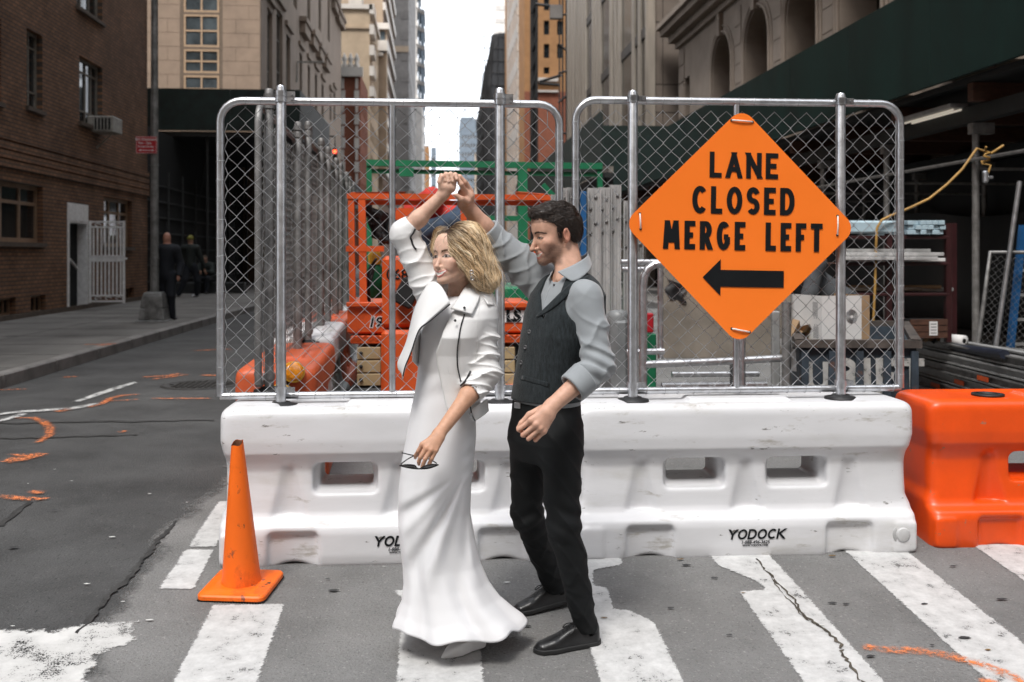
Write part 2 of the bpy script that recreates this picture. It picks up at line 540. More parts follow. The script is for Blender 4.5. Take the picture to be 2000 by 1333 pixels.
# ------------------------------------------------------------------ ground
random.seed(7)
R = random.Random(11)
M_asph = mat('asphalt_dark', (0.072, 0.072, 0.072), 0.86, var=0.22, scale=1.3, bump=1.0, bscale=90, detail=12,
             spots=[((0.13, 0.126, 0.12), 0.575, 75, 0.10), ((0.022, 0.022, 0.022), 0.575, 60, 0.10), ((0.20, 0.19, 0.18), 0.69, 120, 0.04), ((0.022, 0.022, 0.023), 0.63, 1.1, 0.16), ((0.10, 0.095, 0.09), 0.66, 2.3, 0.2)], spec=0.3)
M_conc = mat('asphalt_pale', (0.192, 0.190, 0.186), 0.88, var=0.14, scale=1.6, bump=1.0, bscale=90, detail=12,
             spots=[((0.085, 0.083, 0.08), 0.56, 80, 0.12), ((0.30, 0.29, 0.28), 0.575, 65, 0.10), ((0.42, 0.41, 0.40), 0.69, 120, 0.04), ((0.10, 0.097, 0.092), 0.64, 2.2, 0.2), ((0.045, 0.044, 0.043), 0.735, 16, 0.02)], spec=0.3)
M_walk = mat('sidewalk_concrete', (0.17, 0.163, 0.152), 0.88, var=0.2, scale=0.8, bump=0.3, bscale=90, spots=[((0.06, 0.058, 0.055), 0.62, 1.3, 0.15)], spec=0.3)
M_kerb = mat('kerb_stone', (0.21, 0.20, 0.19), 0.8, var=0.2, scale=3, bump=0.3, bscale=60, spots=[((0.07, 0.068, 0.065), 0.58, 2.0, 0.2)])
M_white = paintmat('road_paint_white', (0.58, 0.578, 0.57), cover=0.345, scale=11, soft=0.05)
M_white2 = paintmat('road_paint_worn', (0.58, 0.575, 0.56), cover=0.385, scale=5, soft=0.05)
M_spray = paintmat('spray_paint_orange', (0.80, 0.24, 0.08), cover=0.40, scale=30, soft=0.22)
M_sprayw = paintmat('spray_paint_white', (0.6, 0.6, 0.59), cover=0.40, scale=14, soft=0.12)
M_seam = mat('tar_seam', (0.035, 0.034, 0.033), 0.7, var=0.3, scale=14, bump=0.5, bscale=80)
M_crack = mat('crack_dirt', (0.10, 0.085, 0.065), 0.95, var=0.4, scale=30, bump=0.8, bscale=120)

def add_mask(m, amp=0.02, scale=40, soft=0.006):
    """the sheet's 'cov' attribute (metres inside its outline) plus noise decides where it covers the road"""
    n, l = m.node_tree.nodes, m.node_tree.links
    out = n['Material Output']; src = out.inputs['Surface'].links[0].from_socket
    at_ = n.new('ShaderNodeAttribute'); at_.attribute_name = 'cov'
    tc = n.new('ShaderNodeTexCoord'); ns = n.new('ShaderNodeTexNoise'); ns.inputs['Scale'].default_value = scale; ns.inputs['Detail'].default_value = 6; ns.inputs['Roughness'].default_value = .75
    l.new(tc.outputs['Object'], ns.inputs['Vector'])
    a = n.new('ShaderNodeMath'); a.operation = 'SUBTRACT'; a.inputs[1].default_value = .5; l.new(ns.outputs['Fac'], a.inputs[0])
    b = n.new('ShaderNodeMath'); b.operation = 'MULTIPLY_ADD'; b.inputs[1].default_value = amp; l.new(a.outputs[0], b.inputs[0]); l.new(at_.outputs['Fac'], b.inputs[2])
    r = n.new('ShaderNodeMapRange'); r.inputs['From Min'].default_value = -soft; r.inputs['From Max'].default_value = soft; l.new(b.outputs[0], r.inputs['Value'])
    tr = n.new('ShaderNodeBsdfTransparent'); mx = n.new('ShaderNodeMixShader')
    l.new(r.outputs[0], mx.inputs[0]); l.new(tr.outputs[0], mx.inputs[1]); l.new(src, mx.inputs[2]); l.new(mx.outputs[0], out.inputs['Surface'])
    return m
add_mask(M_white, .05, 45, .005); add_mask(M_white2, .16, 14, .01); add_mask(M_spray, .05, 30, .016); add_mask(M_sprayw, .06, 30, .02); add_mask(M_conc, .5, 1.6, .05)
def set_cov(me, cov):
    a = me.attributes.new('cov', 'FLOAT', 'POINT'); a.data.foreach_set('value', np.asarray(cov, np.float32))
def sdist(px, py, poly):
    """signed distance, positive inside"""
    P = np.array(poly, float); Q = np.roll(P, -1, 0); d = np.full(px.shape, 1e9); ins = np.zeros(px.shape, bool)
    for (a, c) in zip(P, Q):
        e = c - a; w = np.stack([px - a[0], py - a[1]], -1); t = np.clip((w @ e) / max(e @ e, 1e-12), 0, 1); q = w - t[..., None] * e
        d = np.minimum(d, (q ** 2).sum(-1))
        cr = ((a[1] > py) != (c[1] > py)); xi = (c[0] - a[0]) * (py - a[1]) / ((c[1] - a[1]) if abs(c[1] - a[1]) > 1e-9 else 1e-9) + a[0]
        ins ^= cr & (px < xi)
    return np.where(ins, 1, -1) * np.sqrt(d)
def patch2(name, pts, m, dz, parent, cell=.022, margin=.035):
    P = np.array(pts); x0, y0 = P.min(0) - margin; x1, y1 = P.max(0) + margin
    nx, ny = max(2, int((x1 - x0) / cell) + 1), max(2, int((y1 - y0) / cell) + 1)
    gx, gy = np.meshgrid(np.linspace(x0, x1, nx), np.linspace(y0, y1, ny)); cov = sdist(gx, gy, pts)
    z = np.vectorize(gz)(gy) + dz; v = np.stack([gx, gy, z], -1).reshape(-1, 3)
    i, j = np.meshgrid(np.arange(nx - 1), np.arange(ny - 1)); a = (j * nx + i).ravel(); q = np.stack([a, a + 1, a + nx + 1, a + nx], -1)
    q = q[(cov.ravel()[q] > -margin).any(1)]
    used, inv = np.unique(q, return_inverse=True)
    me = npmesh(name, v[used], inv.reshape(-1, 4)); set_cov(me, cov.ravel()[used]); me.materials.append(m)
    o = bpy.data.objects.new(name, me); return link(o, parent)

def road_sheet(name, x0, x1, ys, dz, m, kind='structure', jit=None):
    mb = MB(); vs = []; fs = []
    nx = 24
    for j, y in enumerate(ys):
        for i in range(nx + 1):
            x = x0 + (x1 - x0) * i / nx
            if jit and i in (0,): x += jit(y)
            vs.append((x, y, gz(y) + dz))
    for j in range(len(ys) - 1):
        for i in range(nx):
            a = j * (nx + 1) + i
            fs.append((a, a + 1, a + nx + 2, a + nx + 1))
    mb.add(vs, fs, True)
    return mb.build(name, m, kind=kind)
ys = [-80, -40, -20, -8, -4, -2, -1] + [x * 0.35 for x in range(-2, 23)] + [8.5, 10, 14, 20, 30, 45, 60, 90, 140, 220, 350, 600, 1000]
ys = sorted(set(ys))
road = road_sheet('road', -400, 400, ys, 0.0, M_asph)
px = [-2.4, -2.1] + [-1.95 + .06 * k for k in range(18)] + [-.6, 0, 1, 2, 4, 7, 10, 14]; pyy = [-8, -4, -2, -1] + [x * 0.25 for x in range(-3, 31)] + [8, 9.5, 11, 13, 16, 20, 26]
pv = [(x, y, gz(y) + .004) for y in pyy for x in px]; npx = len(px)
pq = np.array([(j * npx + i, j * npx + i + 1, (j + 1) * npx + i + 1, (j + 1) * npx + i) for j in range(len(pyy) - 1) for i in range(npx - 1)])
me = npmesh('road_patch', np.array(pv), pq); set_cov(me, [max(-.3, min(.6, v[0] + 1.40 - .05 * sin(v[1] * 2.1))) for v in pv]); me.materials.append(M_conc)
pale = bpy.data.objects.new('road_patch', me); link(pale); tag(pale, kind='structure')
def patch(name, pts, m, dz, parent, jag=0.0, fine=0.05, rnd=R):
    """flat marking from an outline in metres, laid on the road with ragged edges"""
    out = []
    n = len(pts)
    for i in range(n):
        a = Vector(pts[i]); b = Vector(pts[(i + 1) % n]); L = (b - a).length
        k = max(1, int(L / fine))
        nrm = Vector((-(b - a).y, (b - a).x)).normalized() if L > 0 else Vector((0, 0))
        for j in range(k):
            p = a.lerp(b, j / k) + nrm * rnd.uniform(-jag, jag)
            out.append(p)
    bm = bmesh.new()
    f = bm.faces.new([bm.verts.new((p.x, p.y, 0)) for p in out])
    bmesh.ops.triangulate(bm, faces=[f])
    # cut along y so that the sheet follows the slope
    y0 = min(p.y for p in out); y1 = max(p.y for p in out)
    yy = y0 + 0.35
    while yy < y1 and yy < 7.6:
        bmesh.ops.bisect_plane(bm, geom=bm.verts[:] + bm.edges[:] + bm.faces[:], plane_co=(0, yy, 0), plane_no=(0, 1, 0)); yy += 0.35
    for v in bm.verts: v.co.z = gz(v.co.y) + dz
    bmesh.ops.recalc_face_normals(bm, faces=bm.faces)
    for f in bm.faces:
        if f.normal.z < 0: f.normal_flip()
    me = bpy.data.meshes.new(name); bm.to_mesh(me); bm.free(); me.materials.append(m)
    o = bpy.data.objects.new(name, me); return link(o, parent)
def strip(pts, w, taper=True):
    """outline of a hand-sprayed stroke along a polyline (metres)"""
    L, Rr = [], []
    n = len(pts)
    for i, p in enumerate(pts):
        a = Vector(pts[max(0, i - 1)]); b = Vector(pts[min(n - 1, i + 1)]); d = (b - a).normalized()
        q = Vector((-d.y, d.x)); k = w * (0.55 + 0.45 * sin(pi * (i + 0.5) / n)) if taper else w
        L.append(Vector(p) + q * k / 2); Rr.append(Vector(p) - q * k / 2)
    return [(p.x, p.y) for p in L + Rr[::-1]]
Z1 = 0.008
# zebra stripes run up the street and under the barriers
patch2('crosswalk_stripe', [(-1.0, 3.0), (-0.68, 3.0), (-0.68, 4.54), (-0.995, 4.55)], M_white, Z1, road)
patch2('crosswalk_stripe', [(-0.15, 3.0), (0.18, 3.0), (0.18, 4.25), (0.15, 4.34), (-0.06, 4.34), (-0.11, 4.66), (-0.2, 4.66), (-0.15, 4.55)], M_white, Z1, road)
patch2('crosswalk_stripe', [(0.62, 3.0), (0.94, 3.0), (0.945, 4.25), (0.86, 4.38), (0.79, 4.4), (0.80, 4.62), (0.74, 4.66), (0.77, 4.84), (0.93, 4.9), (0.93, 5.3), (0.64, 5.3)], M_white, Z1, road)
patch2('crosswalk_stripe', [(1.40, 3.0), (1.72, 3.0), (1.70, 5.3), (1.39, 5.3), (1.40, 4.86), (1.53, 4.66), (1.55, 4.56), (1.41, 4.55)], M_white, Z1, road)
patch2('crosswalk_stripe', [(2.12, 3.0), (2.44, 3.0), (2.43, 5.3), (2.11, 5.3)], M_white, Z1, road)
patch2('crosswalk_stripe', [(2.82, 3.0), (3.14, 3.0), (3.14, 5.3), (2.82, 5.3)], M_white, Z1, road)
patch2('crosswalk_stripe', [(-1.95, 3.2), (-1.28, 3.2), (-1.33, 3.9), (-1.36, 4.1), (-1.25, 4.24), (-1.3, 4.4), (-1.52, 4.38), (-1.6, 4.33), (-1.95, 4.36)], M_white2, Z1, road)
patch2('lane_line', [(-1.287, 4.743), (-1.126, 4.733), (-1.14, 5.22), (-1.285, 5.23)], M_white, Z1, road)
patch2('lane_line', [(-1.28, 5.27), (-1.14, 5.26), (-1.16, 6.0), (-1.28, 6.0)], M_white, Z1, road)
# tar seam between the two pavings and cracks through the stripes
def wob(pts, n, a, rnd):
    out = []
    for i in range(len(pts) - 1):
        for j in range(n):
            p = Vector(pts[i]).lerp(Vector(pts[i + 1]), j / n); out.append((p.x + rnd.uniform(-a, a), p.y + rnd.uniform(-a, a)))
    return out + [pts[-1]]
patch('tar_seam', strip(wob([gp(150, 1240).xy[:], gp(250, 1130).xy[:], gp(345, 1020).xy[:]], 8, 0.012, R), 0.03), M_seam, 0.010, road, 0.010, 0.02)
patch('tar_seam', strip(wob([gp(0, 1030).xy[:], gp(60, 980).xy[:]], 6, 0.012, R), 0.035), M_seam, 0.006, road, 0.006, 0.03)
patch('tar_seam', strip(wob([gp(0, 858).xy[:], gp(120, 855).xy[:], gp(270, 850).xy[:]], 8, 0.02, R), 0.05), M_seam, 0.006, road, 0.01, 0.05)
patch('tar_seam', strip(wob([gp(-20, 828).xy[:], gp(160, 825).xy[:], gp(420, 822).xy[:]], 8, 0.03, R), 0.07), M_seam, 0.006, road, 0.015, 0.06)
cr = [(1478, 1096), (1500, 1122), (1545, 1170), (1575, 1210), (1603, 1228), (1640, 1262), (1652, 1290), (1680, 1333), (1700, 1350)]
patch('pavement_crack', strip(wob([gp(*p).xy[:] for p in cr], 7, 0.009, R), 0.011), M_crack, 0.012, road, 0.005, 0.02)
patch('pavement_crack', strip(wob([gp(*p).xy[:] for p in [(1500, 1124), (1530, 1165), (1572, 1212), (1602, 1230)]], 6, 0.008, R), 0.006), M_crack, 0.012, road, 0.004, 0.02)
# surveyors' spray marks
def spray(pix, w, m=M_spray, z0=None):
    q = [gp(*p).xy[:] for p in pix]
    pts = []
    for i in range(len(q) - 1):
        for j in range(6): pts.append(tuple(Vector(q[i]).lerp(Vector(q[i + 1]), j / 6)))
    pts.append(q[-1])
    patch2('spray_mark', strip(pts, w * 1.15), m, 0.011, road, .012, .03)
spray([(1690, 1268), (1740, 1274), (1800, 1276), (1860, 1287), (1925, 1305), (1975, 1325), (2010, 1345)], 0.045)
spray([(1920, 1334), (1950, 1345)], 0.05)
spray([(0, 972), (40, 976), (90, 978)], 0.05)
spray([(60, 963), (83, 965)], 0.05)
spray([(30, 818), (65, 818), (85, 826), (98, 838), (97, 852), (75, 866)], 0.055)
spray([(10, 905), (45, 897), (85, 888)], 0.13); spray([(20, 890), (60, 892)], 0.05)
spray([(110, 806), (140, 799)], 0.09)
spray([(175, 797), (200, 790), (215, 780), (240, 774), (270, 772)], 0.06)
spray([(215, 785), (268, 782)], 0.04); spray([(298, 780), (410, 780)], 0.06)
spray([(280, 738), (330, 735), (350, 731)], 0.08); spray([(300, 742), (365, 733)], 0.06); spray([(395, 734), (425, 735)], 0.08)
spray([(125, 738), (150, 737)], 0.07); spray([(0, 763), (50, 762)], 0.05)
spray([(380, 686), (450, 683)], 0.10); spray([(235, 845), (245, 845)], 0.06)
spray([(-10, 812), (40, 806), (90, 803), (140, 800), (190, 790)], 0.11, M_sprayw)
spray([(-10, 826), (25, 818), (45, 810)], 0.07, M_sprayw)
spray([(150, 786), (220, 762), (265, 748)], 0.09, M_sprayw)
# chewing gum, leaves and scraps of paper
M_gum = mat('gum_spot', (0.03, 0.03, 0.031), 0.8, bump=0.2); M_scrap = mat('paper_scrap', (0.6, 0.6, 0.58), 0.8); M_leaf = mat('dry_leaf', (0.16, 0.09, 0.02), 0.7, var=0.4)
def litter(name, u, v, r, m, dz=0.013, flat=0.4):
    p = gp(u, v); rr = random.Random(u * 7 + v)
    pts = [(p.x + r * cos(a) * rr.uniform(0.6, 1.2), p.y + r * flat * sin(a) * rr.uniform(0.6, 1.2)) for a in [i * pi / 5 for i in range(10)]]
    return patch(name, pts, m, dz, road, 0, 1.0)
for (u, v, r) in [(1030, 1228, .02), (985, 1255, .012), (1310, 1192, .02), (1425, 1245, .016), (1625, 1182, .022), (1652, 1184, .018), (1700, 1287, .022), (1884, 1251, .03), (1395, 1133, .02), (1340, 1108, .025),
                  (1495, 1137, .01), (1955, 1175, .03), (1805, 1184, .018), (640, 1135, .014), (650, 1158, .03), (375, 921, .02), (25, 1073, .03), (105, 1000, .02), (1862, 1110, .02), (1820, 1265, .012)]:
    litter('gum_spot', u, v, r, M_gum)
for (u, v, r) in [(1605, 1226, .014), (292, 968, .014), (218, 1053, .018), (292, 1216, .02), (107, 920, .01), (140, 943, .012), (170, 1145, .016), (750, 1111, .01), (240, 1180, .01), (25, 1228, .01), (55, 948, .009), (365, 985, .009), (990, 1142, .016)]:
    litter('paper_scrap', u, v, r, M_scrap)
for (u, v, r) in [(1625, 1090, .022), (1330, 1097, .02), (1180, 1212, .016), (1930, 1275, .014), (1452, 1163, .012)]:
    litter('dry_leaf', u, v, r, M_leaf, 0.014)

# sidewalks
def sidewalk(name, x0, x1, y0, y1, kerb_side):
    mb = MB(); kx = 0.16
    if kerb_side > 0: mb.bx(x0, x1 - kx, y0, y1, -0.3, 0.15)
    else: mb.bx(x0 + kx, x1, y0, y1, -0.3, 0.15)
    s = mb.build(name, M_walk, kind='structure')
    y = y0; i = 0
    me = {}
    while y < min(y1, 70):
        L = 1.5 if y < 40 else 5.0
        if L not in me:
            b = MB(); b.bbox(-kx / 2, kx / 2, 0.006, L - 0.006, -0.3, 0.152, 0.018); me[L] = b.mesh('kerb_stone')
        ob('kerb_stone', me[L], M_kerb, s, ((x1 - kx / 2) if kerb_side > 0 else (x0 + kx / 2), y, 0.0), (0, 0, R.uniform(-.002, .002)))
        y += L
    return s
walk_l = sidewalk('sidewalk_left', -8.6, -4.6, 8.0, 260, 1)
walk_r = sidewalk('sidewalk_right', 5.9, 10.0, 8.0, 260, -1)
# slab joints in the near part of the left pavement
mb = MB()
M_joint = mat('slab_joint', (0.045, 0.044, 0.042), 0.9)
for i in range(14):
    b = MB(); b.bx(-8.3, -4.8, 8.6 + i * 1.5, 8.6 + i * 1.5 + 0.014, 0.1505, 0.1525); b.build('slab_joint', M_joint, walk_l)
for xx in (-6.5,):
    b = MB(); b.bx(xx, xx + 0.014, 8.2, 36, 0.1505, 0.1528); b.build('slab_joint', M_joint, walk_l)
def spray_walk(pix, w):
    q = [gp(u, v, 0.15) for u, v in pix]
    b = MB(); o = strip([(p.x, p.y) for p in q], w)
    b.add([(x, y, 0.154) for x, y in o], [tuple(range(len(o)))]); k_ = b.build('spray_mark', M_spray, walk_l); set_cov(k_.data, [.02] * len(o))
spray_walk([(165, 673), (195, 673), (222, 671)], 0.10); spray_walk([(195, 676), (222, 671)], 0.14)
# manhole cover in the roadway
p = gp(390, 752)
M_iron = mat('cast_iron', (0.045, 0.043, 0.041), 0.6, metal=0.3, var=0.3, scale=20, bump=0.4, bscale=60)
mh = thing('manhole_cover', 'round iron manhole cover set in the dark roadway beside the barriers', 'manhole cover', (p.x, p.y, 0.0))
b = MB(); b.lathe([(0.0, 0.004), (0.36, 0.004), (0.37, 0.012), (0.40, 0.012), (0.41, 0.004)], 28, caps=False); b.build('cover', M_iron, mh)
b = MB()
for i in range(-5, 6):
    for j in range(-5, 6):
        if i * i + j * j < 26: b.bx(i * .06 - .018, i * .06 + .018, j * .06 - .018, j * .06 + .018, 0.004, 0.014)
b.build('tread', M_iron, mh, kind='stuff')
# block letters from strokes, in a 1-high box: polylines of (x, y), stroke width sw
def glyph(ch):
    A = lambda cx, cy, rx, ry, a0, a1, n=12: [(cx + rx * cos(radians(a0 + (a1 - a0) * i / n)), cy + ry * sin(radians(a0 + (a1 - a0) * i / n))) for i in range(n + 1)]
    g = {
        'L': (.40, [[(0, 1), (0, 0)], [(-.5, 0), (9, 0)]]),
        'A': (.62, [[(0, 0), (.31, 1)], [(.31, 1), (.62, 0)], [(.1, .3), (.52, .3)]]),
        'N': (.58, [[(0, 0), (0, 1)], [(0, 1), (.58, 0)], [(.58, 0), (.58, 1)]]),
        'E': (.42, [[(0, 0), (0, 1)], [(-.5, 0), (9, 0)], [(-.5, .5), (.46, .5)], [(-.5, 1), (9, 1)]]),
        'C': (.58, [A(.33, .5, .33, .5, 45, 315, 20)]),
        'O': (.66, [A(.33, .5, .33, .5, 0, 360, 28)]),
        'S': (.5, [[(.5, .82)] + A(.25, .75, .25, .25, 35, 270, 12) + A(.25, .25, .25, .25, 90, -145, 12)]),
        'D': (.6, [[(0, 0), (0, 1)], [(-.5, 1), (.25, 1)] + A(.25, .5, .35, .5, 90, -90, 14) + [(-.5, 0)]]),
        'M': (.86, [[(0, 0), (.10, 1)], [(.13, 1), (.43, .16)], [(.43, .16), (.73, 1)], [(.76, 1), (.86, 0)]]),
        'R': (.54, [[(0, 0), (0, 1)], [(-.5, 1), (.25, 1)] + A(.25, .74, .26, .26, 90, -90, 10) + [(-.5, .48)], [(.24, .48), (.54, 0)]]),
        'G': (.62, [A(.33, .5, .33, .5, 48, 325, 20) + [(.62, .22), (.62, .45)], [(.34, .45), (.69, .45)]]),
        'F': (.40, [[(0, 0), (0, 1)], [(-.5, .5), (.44, .5)], [(-.5, 1), (9, 1)]]),
        'T': (.5, [[(.25, 0), (.25, 1)], [(-.5, 1), (9, 1)]]),
        'Y': (.6, [[(0, 1), (.3, .45)], [(.6, 1), (.3, .45)], [(.3, .5), (.3, 0)]]),
        'K': (.56, [[(0, 0), (0, 1)], [(.0, .42), (.52, 1)], [(.14, .55), (.56, 0)]]),
        '1': (.3, [[(.2, 0), (.2, 1)], [(0, .8), (.2, 1)]]),
        '9': (.5, [A(.25, .7, .25, .3, 0, 360, 16), [(.5, .7), (.5, .3)] + A(.25, .25, .25, .25, 0, -140, 8)]),
        '0': (.5, [A(.25, .5, .25, .5, 0, 360, 20)]),
        '6': (.5, [A(.25, .3, .25, .3, 0, 360, 16), A(.35, .4, .35, .6, 80, 180, 8)]),
        '8': (.5, [A(.25, .26, .25, .26, 0, 360, 14), A(.25, .76, .22, .24, 0, 360, 14)]),
        'U': (.54, [[(0, 1), (0, .27)] + A(.27, .27, .27, .27, 180, 360, 10) + [(.54, 1)]]),
        'I': (.0, [[(0, 0), (0, 1)]]), 'B': (.5, [[(0, 0), (0, 1)], [(-.5, 1), (.2, 1)] + A(.2, .76, .26, .24, 90, -90, 8) + [(-.5, .52)], [(0, .52), (.22, .52)] + A(.22, .26, .28, .26, 90, -90, 8) + [(-.5, 0)]]),
    }
    return g[ch]
def stroke_outline(pl, w):
    n = len(pl); L = []; Rr = []
    closed = n > 3 and abs(pl[0][0] - pl[-1][0]) < 1e-6 and abs(pl[0][1] - pl[-1][1]) < 1e-6
    for i in range(n):
        p = Vector(pl[i])
        if closed:
            a = Vector(pl[i - 1]) if i > 0 else Vector(pl[-2]); b = Vector(pl[i + 1]) if i < n - 1 else Vector(pl[1])
        else:
            a = Vector(pl[i - 1]) if i > 0 else p; b = Vector(pl[i + 1]) if i < n - 1 else p
        d1 = (p - a).normalized() if (p - a).length > 0 else (b - p).normalized()
        d2 = (b - p).normalized() if (b - p).length > 0 else d1
        m = Vector((-(d1.y + d2.y), d1.x + d2.x))
        if m.length < 1e-6: m = Vector((-d1.y, d1.x))
        m.normalize(); k = max(0.45, m.dot(Vector((-d1.y, d1.x))))
        L.append(p + m * (w / 2 / k)); Rr.append(p - m * (w / 2 / k))
    return L, Rr
def word_mb(text, height, sw, fn, gap=.2, shear=0.0, squeeze=1.0, space=.45):
    """mesh of block letters; fn(x, y, layer) -> point. Returns (mb, total width). Vertical strokes are clipped to the letter height."""
    mb = MB(); x = sw / 2; lay = 0
    tot = sum((glyph(c)[0] if c != ' ' else space) * squeeze + sw + gap for c in text) - gap
    for c in text:
        if c == ' ': x += space * squeeze + sw + gap; continue
        wd, pls = glyph(c)
        for pl in pls:
            pl2 = []
            for (a, b_) in pl:
                aa = -sw / 2 if a == -.5 else (wd * squeeze + sw / 2 if a == 9 else a * squeeze)
                pl2.append((aa, sw / 2 + b_ * (1 - sw)))
            if len(pl2) == 2:            # straight strokes end flat at cap height / base line
                (x0, y0), (x1, y1) = pl2
                L, Rr = stroke_outline(pl2, sw)
                if abs(y1 - y0) > .3:
                    dx = (x1 - x0) / (y1 - y0)
                    ext0 = -sw / 2 if abs(y0 - sw / 2) < 1e-6 else (sw / 2 if abs(y0 - (1 - sw / 2)) < 1e-6 else 0)
                    ext1 = -sw / 2 if abs(y1 - sw / 2) < 1e-6 else (sw / 2 if abs(y1 - (1 - sw / 2)) < 1e-6 else 0)
                    hw = sw / 2 * sqrt(1 + dx * dx)
                    ya, yb = y0 + ext0, y1 + ext1
                    xa, xb = x0 + dx * ext0, x1 + dx * ext1
                    L = [Vector((xa - hw, ya)), Vector((xb - hw, yb))]; Rr = [Vector((xa + hw, ya)), Vector((xb + hw, yb))]
            else:
                L, Rr = stroke_outline(pl2, sw)
            lay += 1
            vs = []; fs = []
            for p in L + Rr:
                vs.append(fn((x + p.x + shear * p.y) * height, p.y * height, lay))
            n = len(L)
            fs = [(i, i + 1, n + i + 1, n + i) for i in range(n - 1)]
            mb.add(vs, fs)
        x += wd * squeeze + sw + gap
    return mb, tot * height
def bfont(name, text, size, m, parent, loc, rot, align='CENTER', shear=0.0, bold=0.0, xs=1.0):
    cu = bpy.data.curves.new(name, 'FONT'); cu.body = text; cu.size = size; cu.align_x = align; cu.align_y = 'CENTER'; cu.shear = shear; cu.offset = bold
    cu.resolution_u = 3; cu.fill_mode = 'FRONT'
    o = bpy.data.objects.new(name, cu); COL.objects.link(o)
    dg = bpy.context.evaluated_depsgraph_get(); me = bpy.data.meshes.new_from_object(o.evaluated_get(dg))
    bpy.data.objects.remove(o); me.materials.clear(); me.materials.append(m)
    r = bpy.data.objects.new(name, me); link(r, parent); r.location = loc; r.rotation_euler = rot; r.scale = (xs, 1, 1)
    return r
# ------------------------------------------------------------------ buildings: shared tools
class Wall:
    """a vertical wall: O = lower corner, a = horizontal unit direction, n = outward normal"""
    def __init__(s, O, a, n): s.O = Vector(O); s.a = Vector(a); s.n = Vector(n)
    def p(s, x, z, d=0.0): return s.O + s.a * x + Vector((0, 0, z)) + s.n * d
def holed(mb, W, w, h, holes, depth, z0=0.0, x0=0.0):
    """wall face with rectangular openings and their reveals"""
    xs = sorted(set([x0, w] + [c for r in holes for c in (r[0], r[1]) if x0 < c < w])); zs = sorted(set([z0, h] + [c for r in holes for c in (r[2], r[3]) if z0 < c < h]))
    for i in range(len(xs) - 1):
        for j in range(len(zs) - 1):
            cx, cz = (xs[i] + xs[i + 1]) / 2, (zs[j] + zs[j + 1]) / 2
            if any(r[0] < cx < r[1] and r[2] < cz < r[3] for r in holes): continue
            mb.add([W.p(xs[i], zs[j]), W.p(xs[i + 1], zs[j]), W.p(xs[i + 1], zs[j + 1]), W.p(xs[i], zs[j + 1])], [(0, 1, 2, 3)])
    for (a, b, c, d) in holes:
        for (p, q) in (((a, c), (b, c)), ((b, c), (b, d)), ((b, d), (a, d)), ((a, d), (a, c))):
            mb.add([W.p(p[0], p[1]), W.p(q[0], q[1]), W.p(q[0], q[1], -depth), W.p(p[0], p[1], -depth)], [(0, 1, 2, 3)])
    return mb
def wbox(mb, W, x0, x1, z0, z1, d0, d1):
    vs = [W.p(x, z, d) for x in (x0, x1) for z in (z0, z1) for d in (d0, d1)]
    return mb.add(vs, [(0, 1, 3, 2), (4, 6, 7, 5), (0, 4, 5, 1), (2, 3, 7, 6), (0, 2, 6, 4), (1, 5, 7, 3)])
M_glass = mat('window_glass', (0.018, 0.022, 0.025), 0.06, var=0.25, scale=0.6, spec=0.7, rvar=0.03)
M_glassb = mat('window_glass_pale', (0.09, 0.11, 0.12), 0.08, var=0.4, scale=0.5, spec=0.7, rvar=0.03)
def window(W, x0, x1, z0, z1, parent, mf, depth=.16, fr=.06, vx=(), hz=(), mg=None, bar=.035, sill=None, name='window', split=True):
    """frame with glazing bars set back in its opening, pane behind; vx/hz: bar positions as fractions"""
    b = MB(); d0, d1 = -depth - .05, -depth + .02
    wbox(b, W, x0, x1, z0, z0 + fr, d0, d1); wbox(b, W, x0, x1, z1 - fr, z1, d0, d1); wbox(b, W, x0, x0 + fr, z0 + fr, z1 - fr, d0, d1); wbox(b, W, x1 - fr, x1, z0 + fr, z1 - fr, d0, d1)
    for f in vx: xx = x0 + (x1 - x0) * f; wbox(b, W, xx - bar / 2, xx + bar / 2, z0 + fr, z1 - fr, d0 + .005, d1 - .005)
    for f in hz: zz = z0 + (z1 - z0) * f; wbox(b, W, x0 + fr, x1 - fr, zz - bar / 2, zz + bar / 2, d0 + .01, d1 - .01)
    o = b.build(name, mf, parent)
    g = MB()
    xs = [x0 + fr / 2] + [x0 + (x1 - x0) * f for f in vx] + [x1 - fr / 2]; zs = [z0 + fr / 2] + [z0 + (z1 - z0) * f for f in hz] + [z1 - fr / 2]
    if split:
        for i in range(len(xs) - 1):
            for j in range(len(zs) - 1):
                g = MB(); t = R.uniform(-.004, .004); g.add([W.p(xs[i], zs[j], -depth - .02 + t), W.p(xs[i + 1], zs[j], -depth - .02 - t), W.p(xs[i + 1], zs[j + 1], -depth - .02 - t), W.p(xs[i], zs[j + 1], -depth - .02 + t)], [(0, 1, 2, 3)])
                g.build('pane', mg or M_glass, o, fix=False)
    else:
        g.add([W.p(xs[0], zs[0], -depth - .02), W.p(xs[-1], zs[0], -depth - .02), W.p(xs[-1], zs[-1], -depth - .02), W.p(xs[0], zs[-1], -depth - .02)], [(0, 1, 2, 3)]); g.build('pane', mg or M_glass, o, fix=False)
    if sill is not None:
        s_ = MB(); wbox(s_, W, x0 - .06, x1 + .06, z0 - .09, z0 - .002, -.04, .07); s_.build('sill', sill, o)
    return o
